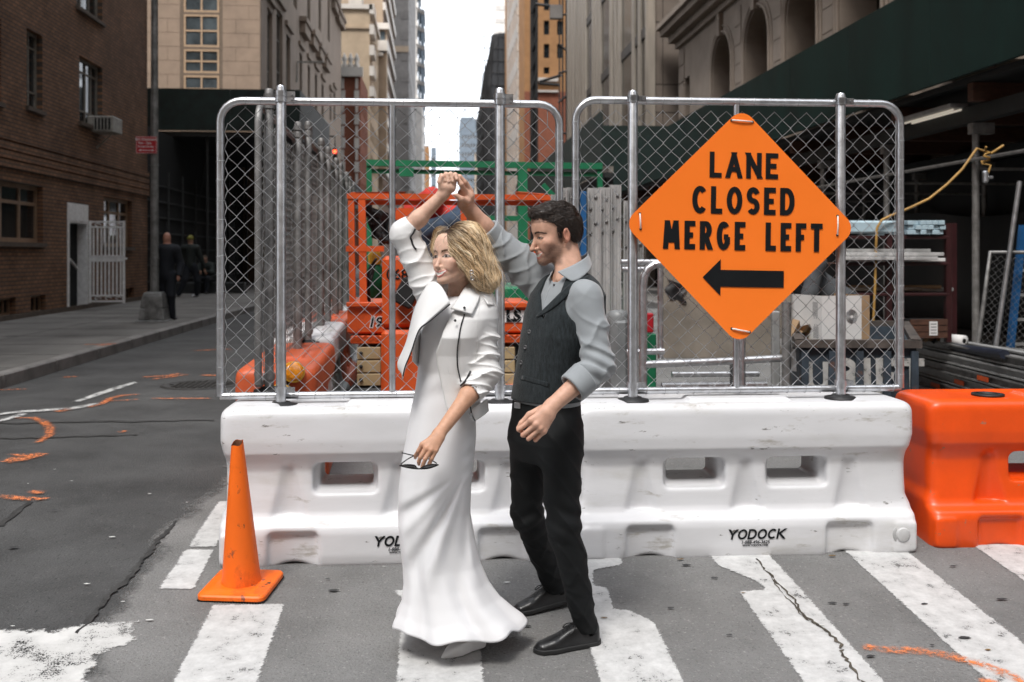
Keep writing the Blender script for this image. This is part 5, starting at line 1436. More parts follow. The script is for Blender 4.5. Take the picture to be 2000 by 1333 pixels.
b = MB(); b.tube([(-.05, 0, -.01), (.0, 0, .02)], .014, 8); b.build('bracket', M_blk, wl_)

# ------------------------------------------------------------------ diamond sign
M_sign = mat('fluorescent_orange_sheet', (0.98, 0.205, 0.018), 0.38, var=0.02, scale=1.5, spec=0.5, bump=0.0)
M_zip = mat('zip_tie', (0.80, 0.72, 0.66), 0.4)
sc = at(1450, 441, FY - .12)
sg = thing('diamond_sign', 'orange diamond road sign reading lane closed merge left with a black arrow', 'road sign', (sc.x, FY - .088, sc.z), 0)
sg.rotation_euler = (radians(-1.0), radians(1.1), 0)
SH = .632; rc = .075
def sign_bend(x, z): return -.010 * (x / SH) ** 2 + .003 * sin(x * 5 + z * 3) * (abs(x) / SH)
poly = []
off = rc * sqrt(2)
for k in range(4):
    ca = 90 * k; cx, cz = (SH - off) * cos(radians(ca)), (SH - off) * sin(radians(ca))
    poly += arc(cx, cz, rc, ca - 45, ca + 45, 8)
mb = MB()
# front face as a grid clipped to the diamond so that it can bow
nn = 30
def dia(s, t_):   # square param -> diamond
    a, c = (s - .5) * 2, (t_ - .5) * 2
    x, z = (a - c) / 2, (a + c) / 2
    x *= SH * 1.0; z *= SH * 1.0
    # pull the tips in
    for (tx, tz) in ((SH, 0), (-SH, 0), (0, SH), (0, -SH)):
        pass
    return x, z
bm = bmesh.new()
f = bm.faces.new([bm.verts.new((x, 0, z)) for x, z in poly])
for kk in range(-17, 18):
    for pn in ((1, 0, 0), (0, 0, 1)):
        bmesh.ops.bisect_plane(bm, geom=bm.verts[:] + bm.edges[:] + bm.faces[:], plane_co=(pn[0] * kk * .035 + .001, 0, pn[2] * kk * .035 + .001), plane_no=pn)
r_ = bmesh.ops.extrude_face_region(bm, geom=bm.faces[:])
for v in [g for g in r_['geom'] if isinstance(g, bmesh.types.BMVert)]: v.co.y += .003
for v in bm.verts: v.co.y += sign_bend(v.co.x, v.co.z)
bmesh.ops.recalc_face_normals(bm, faces=bm.faces)
me = bpy.data.meshes.new('sign_plate'); bm.to_mesh(me); bm.free(); me.materials.append(M_sign)
plate = bpy.data.objects.new('plate', me); link(plate, sg); smooth_by_angle(plate)
PXM = 1944 / 5.25
def letters(txt, cx_px, top, bot, width_px, sw):
    """a line of the legend: its centre and cap height in the photo's pixels relative to the sign's centre (1450, 441)"""
    hgt = (bot - top) / PXM
    gap = .16
    _, w0 = word_mb(txt, hgt, sw, lambda a, c, l: (a, 0, c), gap=gap)
    _, w1 = word_mb(txt, hgt, sw, lambda a, c, l: (a, 0, c), gap=gap, squeeze=1.2)
    want = width_px / PXM
    sq = 1 + .2 * (want - w0) / (w1 - w0)
    x0 = (cx_px - 1450) / PXM - want / 2; z0 = -(bot - 441) / PXM
    def fn(a, c, l):
        x, z = x0 + a, z0 + c
        return (x, sign_bend(x, z) - .003 - l * .00005, z)
    mb, _ = word_mb(txt, hgt, sw, fn, gap=gap, squeeze=sq)
    # subdivide long strokes is not needed: the bow is slight
    return mb.build('lettering', M_print, sg)
letters('LANE', 1455, 296, 347, 138, .19)
letters('CLOSED', 1455, 364, 418, 206, .19)
letters('MERGE LEFT', 1455, 433, 489, 320, .19)
ar = [(1375, 543), (1411, 507), (1411, 528), (1538, 528), (1538, 561), (1411, 561), (1411, 579)]
def arp(u, v):
    x, z = (u - 1450) / PXM, -(v - 441) / PXM
    return (x, sign_bend(x, z) - .0035, z)
b = MB(); b.add([arp(*p) for p in ar], [(0, 1, 6), (2, 3, 4, 5), (1, 2, 5, 6)]); b.build('arrow', M_print, sg)
for (u, v, du, dv) in [(1450, 234, 20, 1), (1453, 646, 17, 3), (1249, 436, 1, 14), (1645, 436, 0, 18)]:
    x, z = (u - 1450) / PXM, -(v - 441) / PXM; dx, dz = du / PXM, dv / PXM
    yb = sign_bend(x, z)
    b = MB(); b.tube([(x - dx, yb + .03, z + dz), (x - dx, yb - .006, z + dz), (x, yb - .009, z), (x + dx, yb - .006, z - dz), (x + dx, yb + .03, z - dz)], .0045, 6); o = b.build('zip_tie', M_zip, sg)
    b = MB()
    for s in (-1, 1): b.cyl((x + s * dx * 1.05, yb - .0035, z - s * dz * 1.05), (x + s * dx * 1.05, yb + .001, z - s * dz * 1.05), .007, 8)
    b.build('tie_hole', M_blk, sg)

# ------------------------------------------------------------------ traffic cone
M_cone = mat('cone_orange', (0.95, 0.16, 0.006), 0.48, var=0.06, scale=3, spots=[((0.55, 0.085, 0.01), 0.53, 5, 0.15), ((0.30, 0.07, 0.03), 0.61, 17, 0.05), ((0.05, 0.025, 0.018), 0.645, 12, 0.02)], bump=0.05, bscale=20, stretch=(1, 1, .6))
M_conein = mat('cone_inside', (0.28, 0.13, 0.07), 0.8, var=0.3)
p = gp(472, 1152)
cn = thing('traffic_cone', 'scuffed orange traffic cone with torn tip in front of white barrier', 'traffic cone', (p.x, p.y, p.z + .004), radians(-8))
cn.rotation_euler = (radians(4.6), 0, radians(-9))
H = .695
def coneR(z): return .093 + (.027 - .093) * (z / H) + (.02 * max(0, 1 - z / .05) ** 2)
def fcone(a, b_):
    th = a * 2 * pi; zt_ = H * (1 + .016 * sin(th * 1 + .6) + .007 * sin(3 * th + 1)); z = .028 + b_ * (zt_ - .028)
    r = coneR(z); return (r * cos(th), r * sin(th), z)
def fcone_in(a, b_):
    th = a * 2 * pi; zt_ = H * (1 + .016 * sin(th * 1 + .6) + .007 * sin(3 * th + 1)); z = zt_ - b_ * .12
    r = coneR(z) - .004; return (r * cos(th), r * sin(th), z - .0005)
b = MB(); b.grid(fcone, 40, 24, closed_u=True); b.build('body', M_cone, cn)
b = MB(); b.grid(fcone_in, 40, 6, closed_u=True); b.build('inner_wall', M_conein, cn)
def sq_ring(s, rr_, z, n=6):
    out = []
    for k in range(4):
        ca = 90 * k + 45; cx, cy = (s - rr_) * (1 if cos(radians(ca)) > 0 else -1), (s - rr_) * (1 if sin(radians(ca)) > 0 else -1)
        out += [(x, y, z) for x, y in arc(cx, cy, rr_, ca - 45, ca + 45, n)]
    return out
rings = [sq_ring(.150, .03, .006), sq_ring(.158, .035, .010), sq_ring(.158, .035, .026), sq_ring(.152, .03, .033), sq_ring(.118, .03, .037), sq_ring(.110, .04, .042), sq_ring(.100, .098, .041)]
b = MB(); n_ = len(rings[0]); b.add([p for r_ in rings for p in r_], [(i * n_ + k, i * n_ + (k + 1) % n_, (i + 1) * n_ + (k + 1) % n_, (i + 1) * n_ + k) for i in range(len(rings) - 1) for k in range(n_)], True)
b.add(rings[0], [tuple(range(n_))[::-1]]); b.add(rings[-1], [tuple(range(n_))])
smooth_by_angle(b.build('base', M_cone, cn), 35)
b = MB()
for k in range(24):
    x = -.145 + .29 * k / 23
    for s in (-1, 1):
        b.bx(x - .004, x + .004, s * .146 - .009, s * .146 + .009, -.002, .008); b.bx(s * .146 - .009, s * .146 + .009, x - .004, x + .004, -.002, .008)
b.build('rubber_feet', M_blk, cn, kind='stuff')
# ------------------------------------------------------------------ people: shared tools
class Frame:
    """a person's own axes: x to the right of the picture, y away from it, z up; origin on the ground"""
    def __init__(s, u0, t0, zg):
        s.t0 = t0; s.xo = (u0 - 1000) / FPX * t0; s.zo = zg
        s.loc = Vector((SY * t0 + CY * s.xo, CY * t0 - SY * s.xo, zg)); s.rz = -YAW
    def __call__(s, u, v, dy=0.0):
        t = s.t0 + dy
        return np.array(((u - 1000) / FPX * t - s.xo, dy, CAMZ - (v - 498) / FPX * t - s.zo))
    def r(s, px): return px * s.t0 / FPX
def near(p, c, r, fn):
    """evaluate a small part only close to it"""
    d = np.linalg.norm(p - np.asarray(c), axis=1); m = d < r
    out = d - (r - .06)
    if m.any(): out[m] = fn(p[m])
    return out
class Head:
    def __init__(s, c, yaw, pitch, roll=0.0, k=1.0):
        """yaw: angle from the camera towards picture-left; pitch: nose down"""
        f = np.array((-sin(yaw), -cos(yaw), 0.0)); u = np.array((0, 0, 1.0)); l = np.cross(u, f)
        f2 = f * cos(pitch) - u * sin(pitch); u2 = u * cos(pitch) + f * sin(pitch)
        l3 = l * cos(roll) + u2 * sin(roll); u3 = u2 * cos(roll) - l * sin(roll)
        s.c = np.asarray(c); s.A = np.stack([l3, f2, u3], 0); s.k = k
    def loc(s, p): return (p - s.c) @ s.A.T / s.k
    def glo(s, q): return np.asarray(q, float) @ s.A * s.k + s.c
def head_sdf(q, fem=False, smile=1.0):
    """q in head axes (left, forward, up), metres; symmetric"""
    a = q.copy(); a[:, 0] = np.abs(a[:, 0])
    w = .93 if fem else 1.0
    d = sd_ell(q, (0, -.010, .045), (.075 * (.98 if fem else 1), .097, .083))
    d = smin(d, sd_ell(q, (0, .034, -.016), (.060 * w, .062, .078)), .03)
    d = smin(d, sd_cap(a, (.046 * w, .008, -.052), (.013 * w, .070 if fem else .074, -.088), .022, .0185 if fem else .021), .028)
    d = smin(d, sd_sphere(q, (0, .081, -.092), .014 if fem else .017), .018)
    d = smin(d, sd_ell(a, (.042 * w, .060, -.016), (.024, .026, .020)), .022)          # cheekbone
    d = smin(d, sd_ell(a, (.034 * w, .066, -.040), (.018, .020, .017)), .018)          # smiling cheek
    d = smin(d, sd_cap(a, (.0, .084, .030), (.040, .070, .034), .012 if fem else .015, .010), .018)   # brow
    d = smin(d, sd_ell(q, (0, .060, .066), (.048, .035, .040)), .03)                     # forehead
    d = smax(d, -sd_ell(a, (.031, .108, .010), (.021, .022, .0135)), .014)             # eye hollow
    d = smin(d, sd_ell(a, (.031, .076, .009), (.0150, .0140, .0120)), .004)            # lids
    d = smin(d, sd_cap(q, (0, .089, .014), (0, .110 if fem else .115, -.034), .0062, .0085 if fem else .0108), .010)  # nose
    d = smin(d, sd_sphere(q, (0, .112 if fem else .117, -.037), .0080 if fem else .0100), .006)
    d = smin(d, sd_sphere(a, (.0120, .099, -.039), .0066 if fem else .0078), .007)
    d = smax(d, -sd_sphere(a, (.0065, .109, -.0465), .0034), .003)
    d = smin(d, sd_ell(q, (0, .078, -.056), (.034, .022, .022)), .012)                   # muzzle
    d = smax(d, -sd_cap(a, (.017, .099, -.040), (.039, .079, -.060), .0022), .008)         # smile line
    # mouth: a smiling curve with parted lips
    x = np.clip(a[:, 0], 0, .040)
    cu = -.066 + .014 * smile * (x / .033) ** 2; cf = .098 - .019 * (x / .034) ** 2
    tw = np.clip(1 - (x / .035) ** 2, 0, 1)
    up = np.sqrt((q[:, 1] - cf) ** 2 + (q[:, 2] - (cu + .0062 * tw)) ** 2 + np.maximum(a[:, 0] - .032, 0) ** 2) - (.0018 + .0026 * tw)
    lo_ = np.sqrt((q[:, 1] - cf + .002) ** 2 + (q[:, 2] - (cu - .0100 * tw)) ** 2 + np.maximum(a[:, 0] - .030, 0) ** 2) - (.0018 + .0036 * tw)
    d = smin(d, up, .004); d = smin(d, lo_, .004)
    return d
def ear_sdf(q):
    a = q.copy(); a[:, 0] = np.abs(a[:, 0])
    Re = rot3(0, 0, radians(-22))
    d = sd_ell(a, (.079, -.012, .002), (.0075, .019, .031), Re)
    d = smax(d, -sd_ell(a, (.0875, -.008, .004), (.0065, .011, .019), Re), .003)
    d = smin(d, sd_sphere(a, (.078, -.004, -.024), .0075), .006)
    return d
def mouth_masks(q, smile=1.0):
    a = np.abs(q[:, 0]); x = np.clip(a, 0, .040)
    cu = -.066 + .014 * smile * (x / .033) ** 2; tw = np.clip(1 - (a / .0335) ** 2, 0, 1)
    front = q[:, 1] > .066
    dz = q[:, 2] - cu
    teeth = front & (a < .030) & (dz < .0040 * tw ** .5 + .0004) & (dz > -.0068 * tw ** .5)
    lips = front & (a < .035) & (dz < .0098 * tw ** .6 + .0008) & (dz > -.0145 * tw ** .6 - .0008) & ~teeth
    return teeth, lips
def eye_paint(q, col, brow, lid, iris, squint=1.0, lash=(.03, .02, .018), gaze=0.0):
    a = np.abs(q[:, 0]); front = q[:, 1] > .06
    ex = (a - .0305) / .0135; ez = (q[:, 2] - .0085 + .0025 * (ex) ** 2 * 1.0) / (.0058 * squint)
    e = ex ** 2 + ez ** 2
    m = front & (e < 1); col[m] = (.42, .37, .34)
    gx = q[:, 0] - np.sign(q[:, 0]) * .0305 - gaze
    m2 = m & (np.abs(gx) < .0065); col[m2] = iris
    m = front & (e >= 1) & (e < 1.9) & (ez > -.2); col[m] = lash
    m = front & (e >= 1) & (e < 1.5) & (ez <= -.2); col[m] = tuple(np.array(lash) * .5 + np.array(lid) * .5)
    bz = q[:, 2] - (.0315 - .010 * ((a - .032) / .026) ** 2)
    m = front & (a > .012) & (a < .056) & (np.abs(bz) < .0042 - .0016 * (a - .012) / .044)
    col[m] = brow
def strands(f, starts, dirf, n, step, off, rfn, colf, rnd, grad_h=.004, sides=4, lift=None):
    """locks combed over a distance field: march along dirf projected on the surface"""
    P = np.array(starts, float); m = len(P)
    path = [P.copy()]
    def grad(p):
        g = np.stack([f(p + np.eye(3)[i] * grad_h) - f(p - np.eye(3)[i] * grad_h) for i in range(3)], -1)
        return g / np.maximum(np.linalg.norm(g, axis=-1, keepdims=True), 1e-9)
    offs = off(m)
    for i in range(n):
        g = grad(P); d = dirf(P, i, g)
        lf = 0.0 if lift is None else lift(i / n)
        d = d - g * (np.sum(d * g, -1, keepdims=True)) * (1 - lf)
        d /= np.maximum(np.linalg.norm(d, axis=-1, keepdims=True), 1e-9)
        P = P + d * (step[:, None] if isinstance(step, np.ndarray) else step)
        if lf < .5:
            g = grad(P); P = P - g * ((f(P) - offs) * (1 - lf))[:, None]
        path.append(P.copy())
    path = np.stack(path, 1)                       # m, n+1, 3
    V = []; Q = []; C = []
    ang = np.arange(sides) * 2 * pi / sides
    T = np.gradient(path, axis=1); T /= np.maximum(np.linalg.norm(T, axis=-1, keepdims=True), 1e-9)
    A = np.cross(T, np.array((.31, .77, .55))); A /= np.maximum(np.linalg.norm(A, axis=-1, keepdims=True), 1e-9)
    Bv = np.cross(T, A)
    t = np.linspace(0, 1, n + 1)
    for s in range(m):
        rr = rfn(s, t)
        ring = path[s][:, None, :] + (A[s][:, None, :] * np.cos(ang)[None, :, None] + Bv[s][:, None, :] * np.sin(ang)[None, :, None]) * rr[:, None, None]
        base = s * (n + 1) * sides
        V.append(ring.reshape(-1, 3))
        i, k = np.meshgrid(np.arange(n), np.arange(sides), indexing='ij'); k2 = (k + 1) % sides
        Q.append(np.stack([base + i * sides + k, base + i * sides + k2, base + (i + 1) * sides + k2, base + (i + 1) * sides + k], -1).reshape(-1, 4))
        C.append(np.repeat(colf(s, t), sides, axis=0))
    return np.concatenate(V), np.concatenate(Q), np.concatenate(C)
def join_np(parts):
    V = []; Q = []; C = []; n = 0
    for v, q, c in parts:
        V.append(v); Q.append(q + n); C.append(c); n += len(v)
    return np.concatenate(V), np.concatenate(Q), np.concatenate(C)
def npobj(name, v, q, mt, parent, col=None, smooth=True, **kw):
    me = npmesh(name, v, q, smooth, col); me.materials.append(mt)
    o = bpy.data.objects.new(name, me); link(o, parent)
    return tag(o, **kw) if kw else o
def sd_loft(p, st, e1, k=.02):
    """stations (centre xyz, half-width along e1, half-depth across); e1 horizontal unit vector"""
    st = sorted(st, key=lambda s: s[0][2])
    z = np.array([s[0][2] for s in st]); e1 = np.asarray(e1, float); e2 = np.array((-e1[1], e1[0], 0))
    pz = p[:, 2]
    cx = np.interp(pz, z, [s[0][0] for s in st]); cy = np.interp(pz, z, [s[0][1] for s in st])
    a = np.interp(pz, z, [s[1] for s in st]); b = np.interp(pz, z, [s[2] for s in st])
    dx = p[:, 0] - cx; dy = p[:, 1] - cy
    q1 = dx * e1[0] + dy * e1[1]; q2 = dx * e2[0] + dy * e2[1]
    n = 2.3
    r = (np.abs(q1 / a) ** n + np.abs(q2 / b) ** n) ** (1 / n)
    d = (r - 1) * np.minimum(a, b)
    return smax(smax(d, pz - z[-1], k), z[0] - pz, k)
def sheet(name, rows, mt, parent, thick=.004, sub=2, **kw):
    """cloth sheet from a grid of control points, smoothed and thickened"""
    nr, nc = len(rows), len(rows[0])
    b = MB(); b.add([tuple(p) for r in rows for p in r], [(i * nc + j, i * nc + j + 1, (i + 1) * nc + j + 1, (i + 1) * nc + j) for i in range(nr - 1) for j in range(nc - 1)], True)
    o = b.build(name, mt, parent, **kw)
    m = o.modifiers.new('sub', 'SUBSURF'); m.levels = sub; m.render_levels = sub; m.boundary_smooth = 'PRESERVE_CORNERS'
    m = o.modifiers.new('sol', 'SOLIDIFY'); m.thickness = thick; m.offset = 0
    return o
def ribbon(name, pts, r, mt, parent, n=6, ell=None, **kw):
    """smooth tube through points (Catmull-Rom)"""
    pts = [Vector(p) for p in pts]; out = []
    for i in range(len(pts) - 1):
        p0 = pts[max(0, i - 1)]; p1 = pts[i]; p2 = pts[i + 1]; p3 = pts[min(len(pts) - 1, i + 2)]
        for j in range(5):
            t = j / 5
            out.append(.5 * ((2 * p1) + (p2 - p0) * t + (2 * p0 - 5 * p1 + 4 * p2 - p3) * t * t + (3 * p1 - p0 - 3 * p2 + p3) * t ** 3))
    out.append(pts[-1])
    b = MB(); b.tube(out, r, n, ell=ell); return b.build(name, mt, parent, **kw)
def on_surf(f, F, u, v, off=.003, a=-.34, b=.12):
    """point on the front of a garment where the line of sight meets it"""
    ts = np.linspace(a, b, 240); pts = np.stack([F(u, v, t) for t in ts]); d = f(pts); i = int(np.argmax(d < 0)) if (d < 0).any() else int(np.argmin(d))
    return F(u, v, ts[i] - off)
def mixc(a, b, t): return np.asarray(a) * (1 - t) + np.asarray(b) * t
# ------------------------------------------------------------------ the man
FM = Frame(1085, 4.08, gz(4.05))
man = thing('person', 'bearded man in grey shirt, charcoal waistcoat and black trousers raising one arm', 'person', FM.loc, FM.rz)
M_skin = vcolmat('skin', .52, sss=.10, bump=.18, bscale=380, spec=.38, var=.09)
M_hair = vcolmat('hair', .42, spec=.5, bump=.0)
M_shirt = mat('grey_blue_cotton', (0.275, 0.295, 0.31), 0.72, var=0.03, scale=5, bump=0.08, bscale=700, sheen=.3, spec=.3)
M_vest = mat('charcoal_wool', (0.020, 0.026, 0.029), 0.85, var=0.3, scale=110, bump=0.3, bscale=500, sheen=.12, spec=.2, stretch=(1, 1, .25))
M_trou = mat('black_twill', (0.0035, 0.0045, 0.0052), 0.75, var=0.2, scale=12, bump=0.12, bscale=500, spec=.32)
M_shoe = mat('black_leather', (0.012, 0.012, 0.013), 0.32, var=0.2, scale=20, bump=0.06, bscale=160)
M_sole = mat('black_sole', (0.014, 0.014, 0.014), 0.6)
M_btn = mat('horn_button', (0.10, 0.10, 0.105), 0.3)
hm = Head(FM(1087, 459, .02), radians(70), radians(12), radians(-4), 1.0)
e1m = np.array((.66, -.75, 0)); e1m /= np.linalg.norm(e1m); e2m = np.array((-e1m[1], e1m[0], 0)); e2m = -e2m if e2m[1] > 0 else e2m   # e2m: the way the chest faces
def sh(c, d): return c + e2m * d
TOR = [(FM(1066, 850, .03), .165, .118), (FM(1066, 800, .03), .160, .112), (FM(1072, 745, .02), .152, .108), (FM(1082, 700, .01), .158, .112), (FM(1094, 655, .0), .170, .120), (FM(1103, 610, .0), .178, .118),
       (FM(1108, 575, .0), .172, .100), (FM(1110, 550, .0), .135, .078), (FM(1112, 532, .0), .080, .062)]
LSH = FM(1152, 582, -.150); LEL = FM(1170, 712, -.19); LWR = FM(1078, 793, -.27)
RSH = FM(1062, 556, .145); REL = FM(966, 470, .14); RWR = FM(909, 398, .06)
KN = [FM(1037, 821, -.31), FM(1047, 829, -.315), FM(1055, 836, -.31), FM(1062, 842, -.30)]
PIP = [FM(1013, 839, -.30), FM(1021, 850, -.305), FM(1032, 857, -.305), FM(1046, 859, -.295)]
TIP = [FM(1024, 846, -.262), FM(1030, 850, -.262), FM(1039, 853, -.262), FM(1050, 853, -.26)]
g1 = gz(4.02)
def gpt(u, v, lift=0.0):
    w_ = gp(u, v); c, s_ = cos(-FM.rz), sin(-FM.rz); dx, dy = w_.x - FM.loc.x, w_.y - FM.loc.y
    return np.array((c * dx - s_ * dy, s_ * dx + c * dy, w_.z - FM.loc.z + lift))
SN = (gpt(1172, 1256, .002), gpt(1042, 1277, .002)); SF = (gpt(1113, 1182, .022), gpt(1001, 1202, .002))
def ank(s_, z=.10): d_ = (s_[1] - s_[0]) / np.linalg.norm(s_[1] - s_[0]); return s_[0] + d_ * .058 + np.array((0, 0, z))
AKN, AKF = ank(SN), ank(SF)
def man_body(p):
    d = sd_loft(p, [(c, a - .012, b - .012) for c, a, b in TOR], e1m, .03)
    dh = near(p, hm.c, .22, lambda p_: smin(head_sdf(hm.loc(p_)), ear_sdf(hm.loc(p_)), .004))
    neck = sd_cap(p, hm.glo((0, -.028, -.045)), FM(1113, 532, .0), .053, .060)
    neck = smin(neck, sd_cap(p, hm.glo((.03, -.02, -.05)), FM(1092, 545, -.05), .018, .014), .03)
    dh = smin(dh, neck, .02)
    d = smin(d, dh, .025)
    for H_, E, W, r in ((LSH, LEL, LWR, (.044, .042, .029)), (RSH, REL, RWR, (.046, .043, .030))):
        d = smin(d, sd_cap(p, H_, E, r[0], r[1]), .03); m_ = E * .6 + W * .4
        d = smin(d, sd_cap(p, E, m_, r[1], r[1] * .92), .02); d = smin(d, sd_cap(p, m_, W, r[1] * .90, r[2]), .02)
    # near hand: back of the hand, four curled fingers, thumb tucked behind
    h = sd_cap(p, LWR, FM(1066, 806, -.285), .028, .030)
    for i in range(4):
        h = smin(h, sd_cap(p, FM(1069 + i * 2, 800 + i * 4, -.285), KN[i], .019, .0125), .012)
    d = smin(d, h, .014)
    fg = None
    for i in range(4):
        c = sd_chain(p, [KN[i], PIP[i], TIP[i]], [.0110, .0092, .0084], .003)
        c = smin(c, sd_sphere(p, KN[i] + np.array((-.001, -.004, .001)), .0118), .006)
        fg = c if fg is None else np.minimum(fg, c)
    d = smin(d, fg, .006)
    d = smin(d, sd_chain(p, [FM(1058, 800, -.262), FM(1034, 810, -.266), FM(1019, 826, -.27), FM(1012, 836, -.272)], [.018, .0125, .0105, .0085], .006), .008)
    # raised hand reaching into hers
    h = sd_cap(p, RWR, FM(913, 384, .045), .029, .031); h = smin(h, sd_cap(p, FM(908, 392, .05), FM(902, 377, .03), .026, .018), .014)
    d = smin(d, h, .014)
    d = smin(d, sd_chain(p, [FM(909, 376, .02), FM(901, 360, -.008), FM(893, 347, -.004), FM(884, 344, .012)], [.0125, .0105, .0095, .0085], .005), .008)
    d = smin(d, sd_chain(p, [FM(916, 372, .045), FM(908, 356, .02), FM(898, 345, .015), FM(888, 343, .028)], [.0125, .0105, .0095, .0085], .005), .008)
    d = smin(d, sd_chain(p, [FM(920, 374, .07), FM(911, 359, .055), FM(900, 351, .055), FM(891, 351, .06)], [.012, .010, .009, .008], .005), .008)
    d = smin(d, sd_chain(p, [FM(922, 380, .085), FM(914, 368, .08), FM(905, 362, .085)], [.011, .009, .008], .005), .008)
    d = smin(d, sd_chain(p, [FM(912, 394, .02), FM(901, 389, -.012), FM(891, 381, -.02)], [.017, .0125, .009], .006), .010)
    # legs inside the trousers
    for hp, kn_, an, to in ((FM(1092, 860, -.06), FM(1103, 1030, -.07), AKN, ank(SN, .03)), (FM(1040, 860, .10), FM(1030, 1015, .17), AKF, ank(SF, .03))):
        d = smin(d, sd_cap(p, hp, kn_, .055, .034), .03); d = smin(d, sd_cap(p, kn_, an, .034, .026), .02); d = smin(d, sd_cap(p, an, to, .026, .020), .02)
    return d
SKM = np.array((.58, .34, .245))
def man_col(v):
    c = np.tile(SKM, (len(v), 1)); q = hm.loc(v); a = np.abs(q[:, 0])
    near = np.linalg.norm(q, axis=1) < .2
    blush = np.exp(-((a - .045) ** 2 + (q[:, 2] + .025) ** 2 + (q[:, 1] - .06) ** 2) / .0007)[:, None] * near[:, None]
    c = c * (1 - .4 * blush) + np.array((.56, .24, .17)) * .4 * blush
    ear = near & (a > .074) & (np.abs(q[:, 1] + .012) < .03) & (q[:, 2] > -.035); c[ear] = (.55, .25, .17)
    # beard: jaw, chin and upper lip
    jaw = np.clip((-.028 + .35 * (q[:, 1] - .03) * 0 - q[:, 2] - .30 * np.maximum(q[:, 1] - .045, 0) * 0 + .0) / .02, 0, 1)
    cheek = np.clip((a - .035) / .015, 0, 1) * np.clip((.075 - q[:, 1]) / .03, 0, 1)
    low = np.clip((-.060 - q[:, 2]) / .012, 0, 1) + np.clip((a - .030) / .008, 0, 1) * np.clip((-.020 - q[:, 2]) / .02, 0, 1) * np.clip((.082 - q[:, 1]) / .02, 0, 1)
    must = np.exp(-((q[:, 2] + .047 - .25 * a) / .0065) ** 2) * (a < .032) * (q[:, 1] > .07) * np.clip((a) / .006 + .5, 0, 1)
    side = np.clip((q[:, 2] + .02) / -.02, 0, 1) * 0
    sb = np.exp(-((q[:, 1] - .014) / .012) ** 2) * (a > .055) * np.clip((.035 - q[:, 2]) / .02, 0, 1)
    bd = np.clip(np.maximum(np.maximum(low, must), sb), 0, 1) * near * (q[:, 1] > .002) * (q[:, 2] > -.125)
    bd *= np.clip((q[:, 1] - .008 - .25 * np.maximum(-.055 - q[:, 2], 0)) / .012, 0, 1)
    bd = np.maximum(bd, sb * near * (q[:, 2] > -.05) * .9)
    under = np.clip((q[:, 2] + .118) / .012, 0, 1)
    bd *= under * (.78 + .22 * wav(v, 900))
    c = c * (1 - .72 * bd[:, None]) + np.array((.055, .036, .028)) * (.72 * bd[:, None])
    tooth, lips = mouth_masks(q, 1.0); c[lips & near] = (.46, .17, .14); c[tooth & near] = (.62, .56, .49)
    cc = c[near]; eye_paint(q[near], cc, (.040, .026, .020), tuple(SKM * .8), (.05, .035, .03), .75); c[near] = cc
    scalp = near & (q[:, 2] > .068 + .15 * (a - .04) * (a > .04)); c[scalp] = mixc(SKM, (.05, .035, .03), .5)
    c[v[:, 2] < .35] = (.01, .01, .011)
    kn = np.zeros(len(v))
    for k in KN + PIP: kn += np.exp(-((v - k) ** 2).sum(1) / .00014)
    c *= (1 - .10 * np.clip(kn, 0, 1))[:, None] * np.array((1, .88, .85)) ** np.clip(kn, 0, 1)[:, None]
    return c
sdf_obj('body', man_body, FM(880, 1290, 0) - np.array((.02, .45, .02)), FM(1215, 325, 0) + np.array((.02, .42, .02)), 0.0036, M_skin, man, 1, man_col)

# shirt: torso, sleeves rolled at the elbow
def folds(p, a, b, amp, freq, ph=0.0, skew=6.0):
    """soft creases around a sleeve that runs from a to b"""
    ab = b - a; L = np.linalg.norm(ab); t = ((p - a) @ ab) / (L * L)
    x = np.cross(ab / L, (0, 1, 0)); s = (p - a) @ x
    w1 = 1 - np.abs(np.sin(.5 * (t * freq + skew * s / .1 * .35 + ph + 1.2 * np.sin(p[:, 1] * 22 + ph) + .8 * np.sin(s * 45)))); w2 = 1 - np.abs(np.sin(.5 * (t * freq * 1.9 - s * 38 + 2 * ph + 1.5 * np.sin(p[:, 1] * 35))))
    return -amp * (1.5 * w1 ** 2.5 + .9 * w2 ** 3 - .55) * np.clip(t * 2.5, .25, 1)
LCU = LEL * .62 + LWR * .38; RCU = REL * .72 + RWR * .28
def man_shirt(p):
    d = sd_loft(p, [(c, a - .002, b - .002) for c, a, b in TOR], e1m, .025)
    fl = folds(p, LSH, LEL, .0080, 9, .4) * 1.0
    n = wav(p, 26, .7) * .0035 + wav(p, 60, 2) * .0012
    s = sd_cap(p, LSH + np.array((-.016, .02, .006)), LEL, .068, .056)
    s = smin(s, sd_cap(p, LEL + np.array((.002, 0, 0)), LEL * .70 + LWR * .30, .062, .058), .035)
    el = np.exp(-((p - LEL) ** 2).sum(1) / .006)
    s = s + fl * .8 + n - .010 * el * np.sin((p[:, 2] - LEL[2]) * 120 + (p[:, 0] - LEL[0]) * 60 + 1.5 * np.sin(p[:, 1] * 30))
    d = smin(d, s, .022)
    s = sd_cap(p, RSH, REL, .088, .066)
    s = s + folds(p, RSH, REL, .0075, 13, 1.1) + n
    d = smin(d, s, .035)
    d = smax(d, -sd_cap(p, hm.glo((0, -.02, -.05)), FM(1100, 542, -.01), .052, .050), .008)
    return d
sdf_obj('shirt', man_shirt, FM(930, 860, 0) - np.array((.02, .35, .0)), FM(1215, 440, 0) + np.array((.02, .35, .03)), .0046, M_shirt, man, 1)
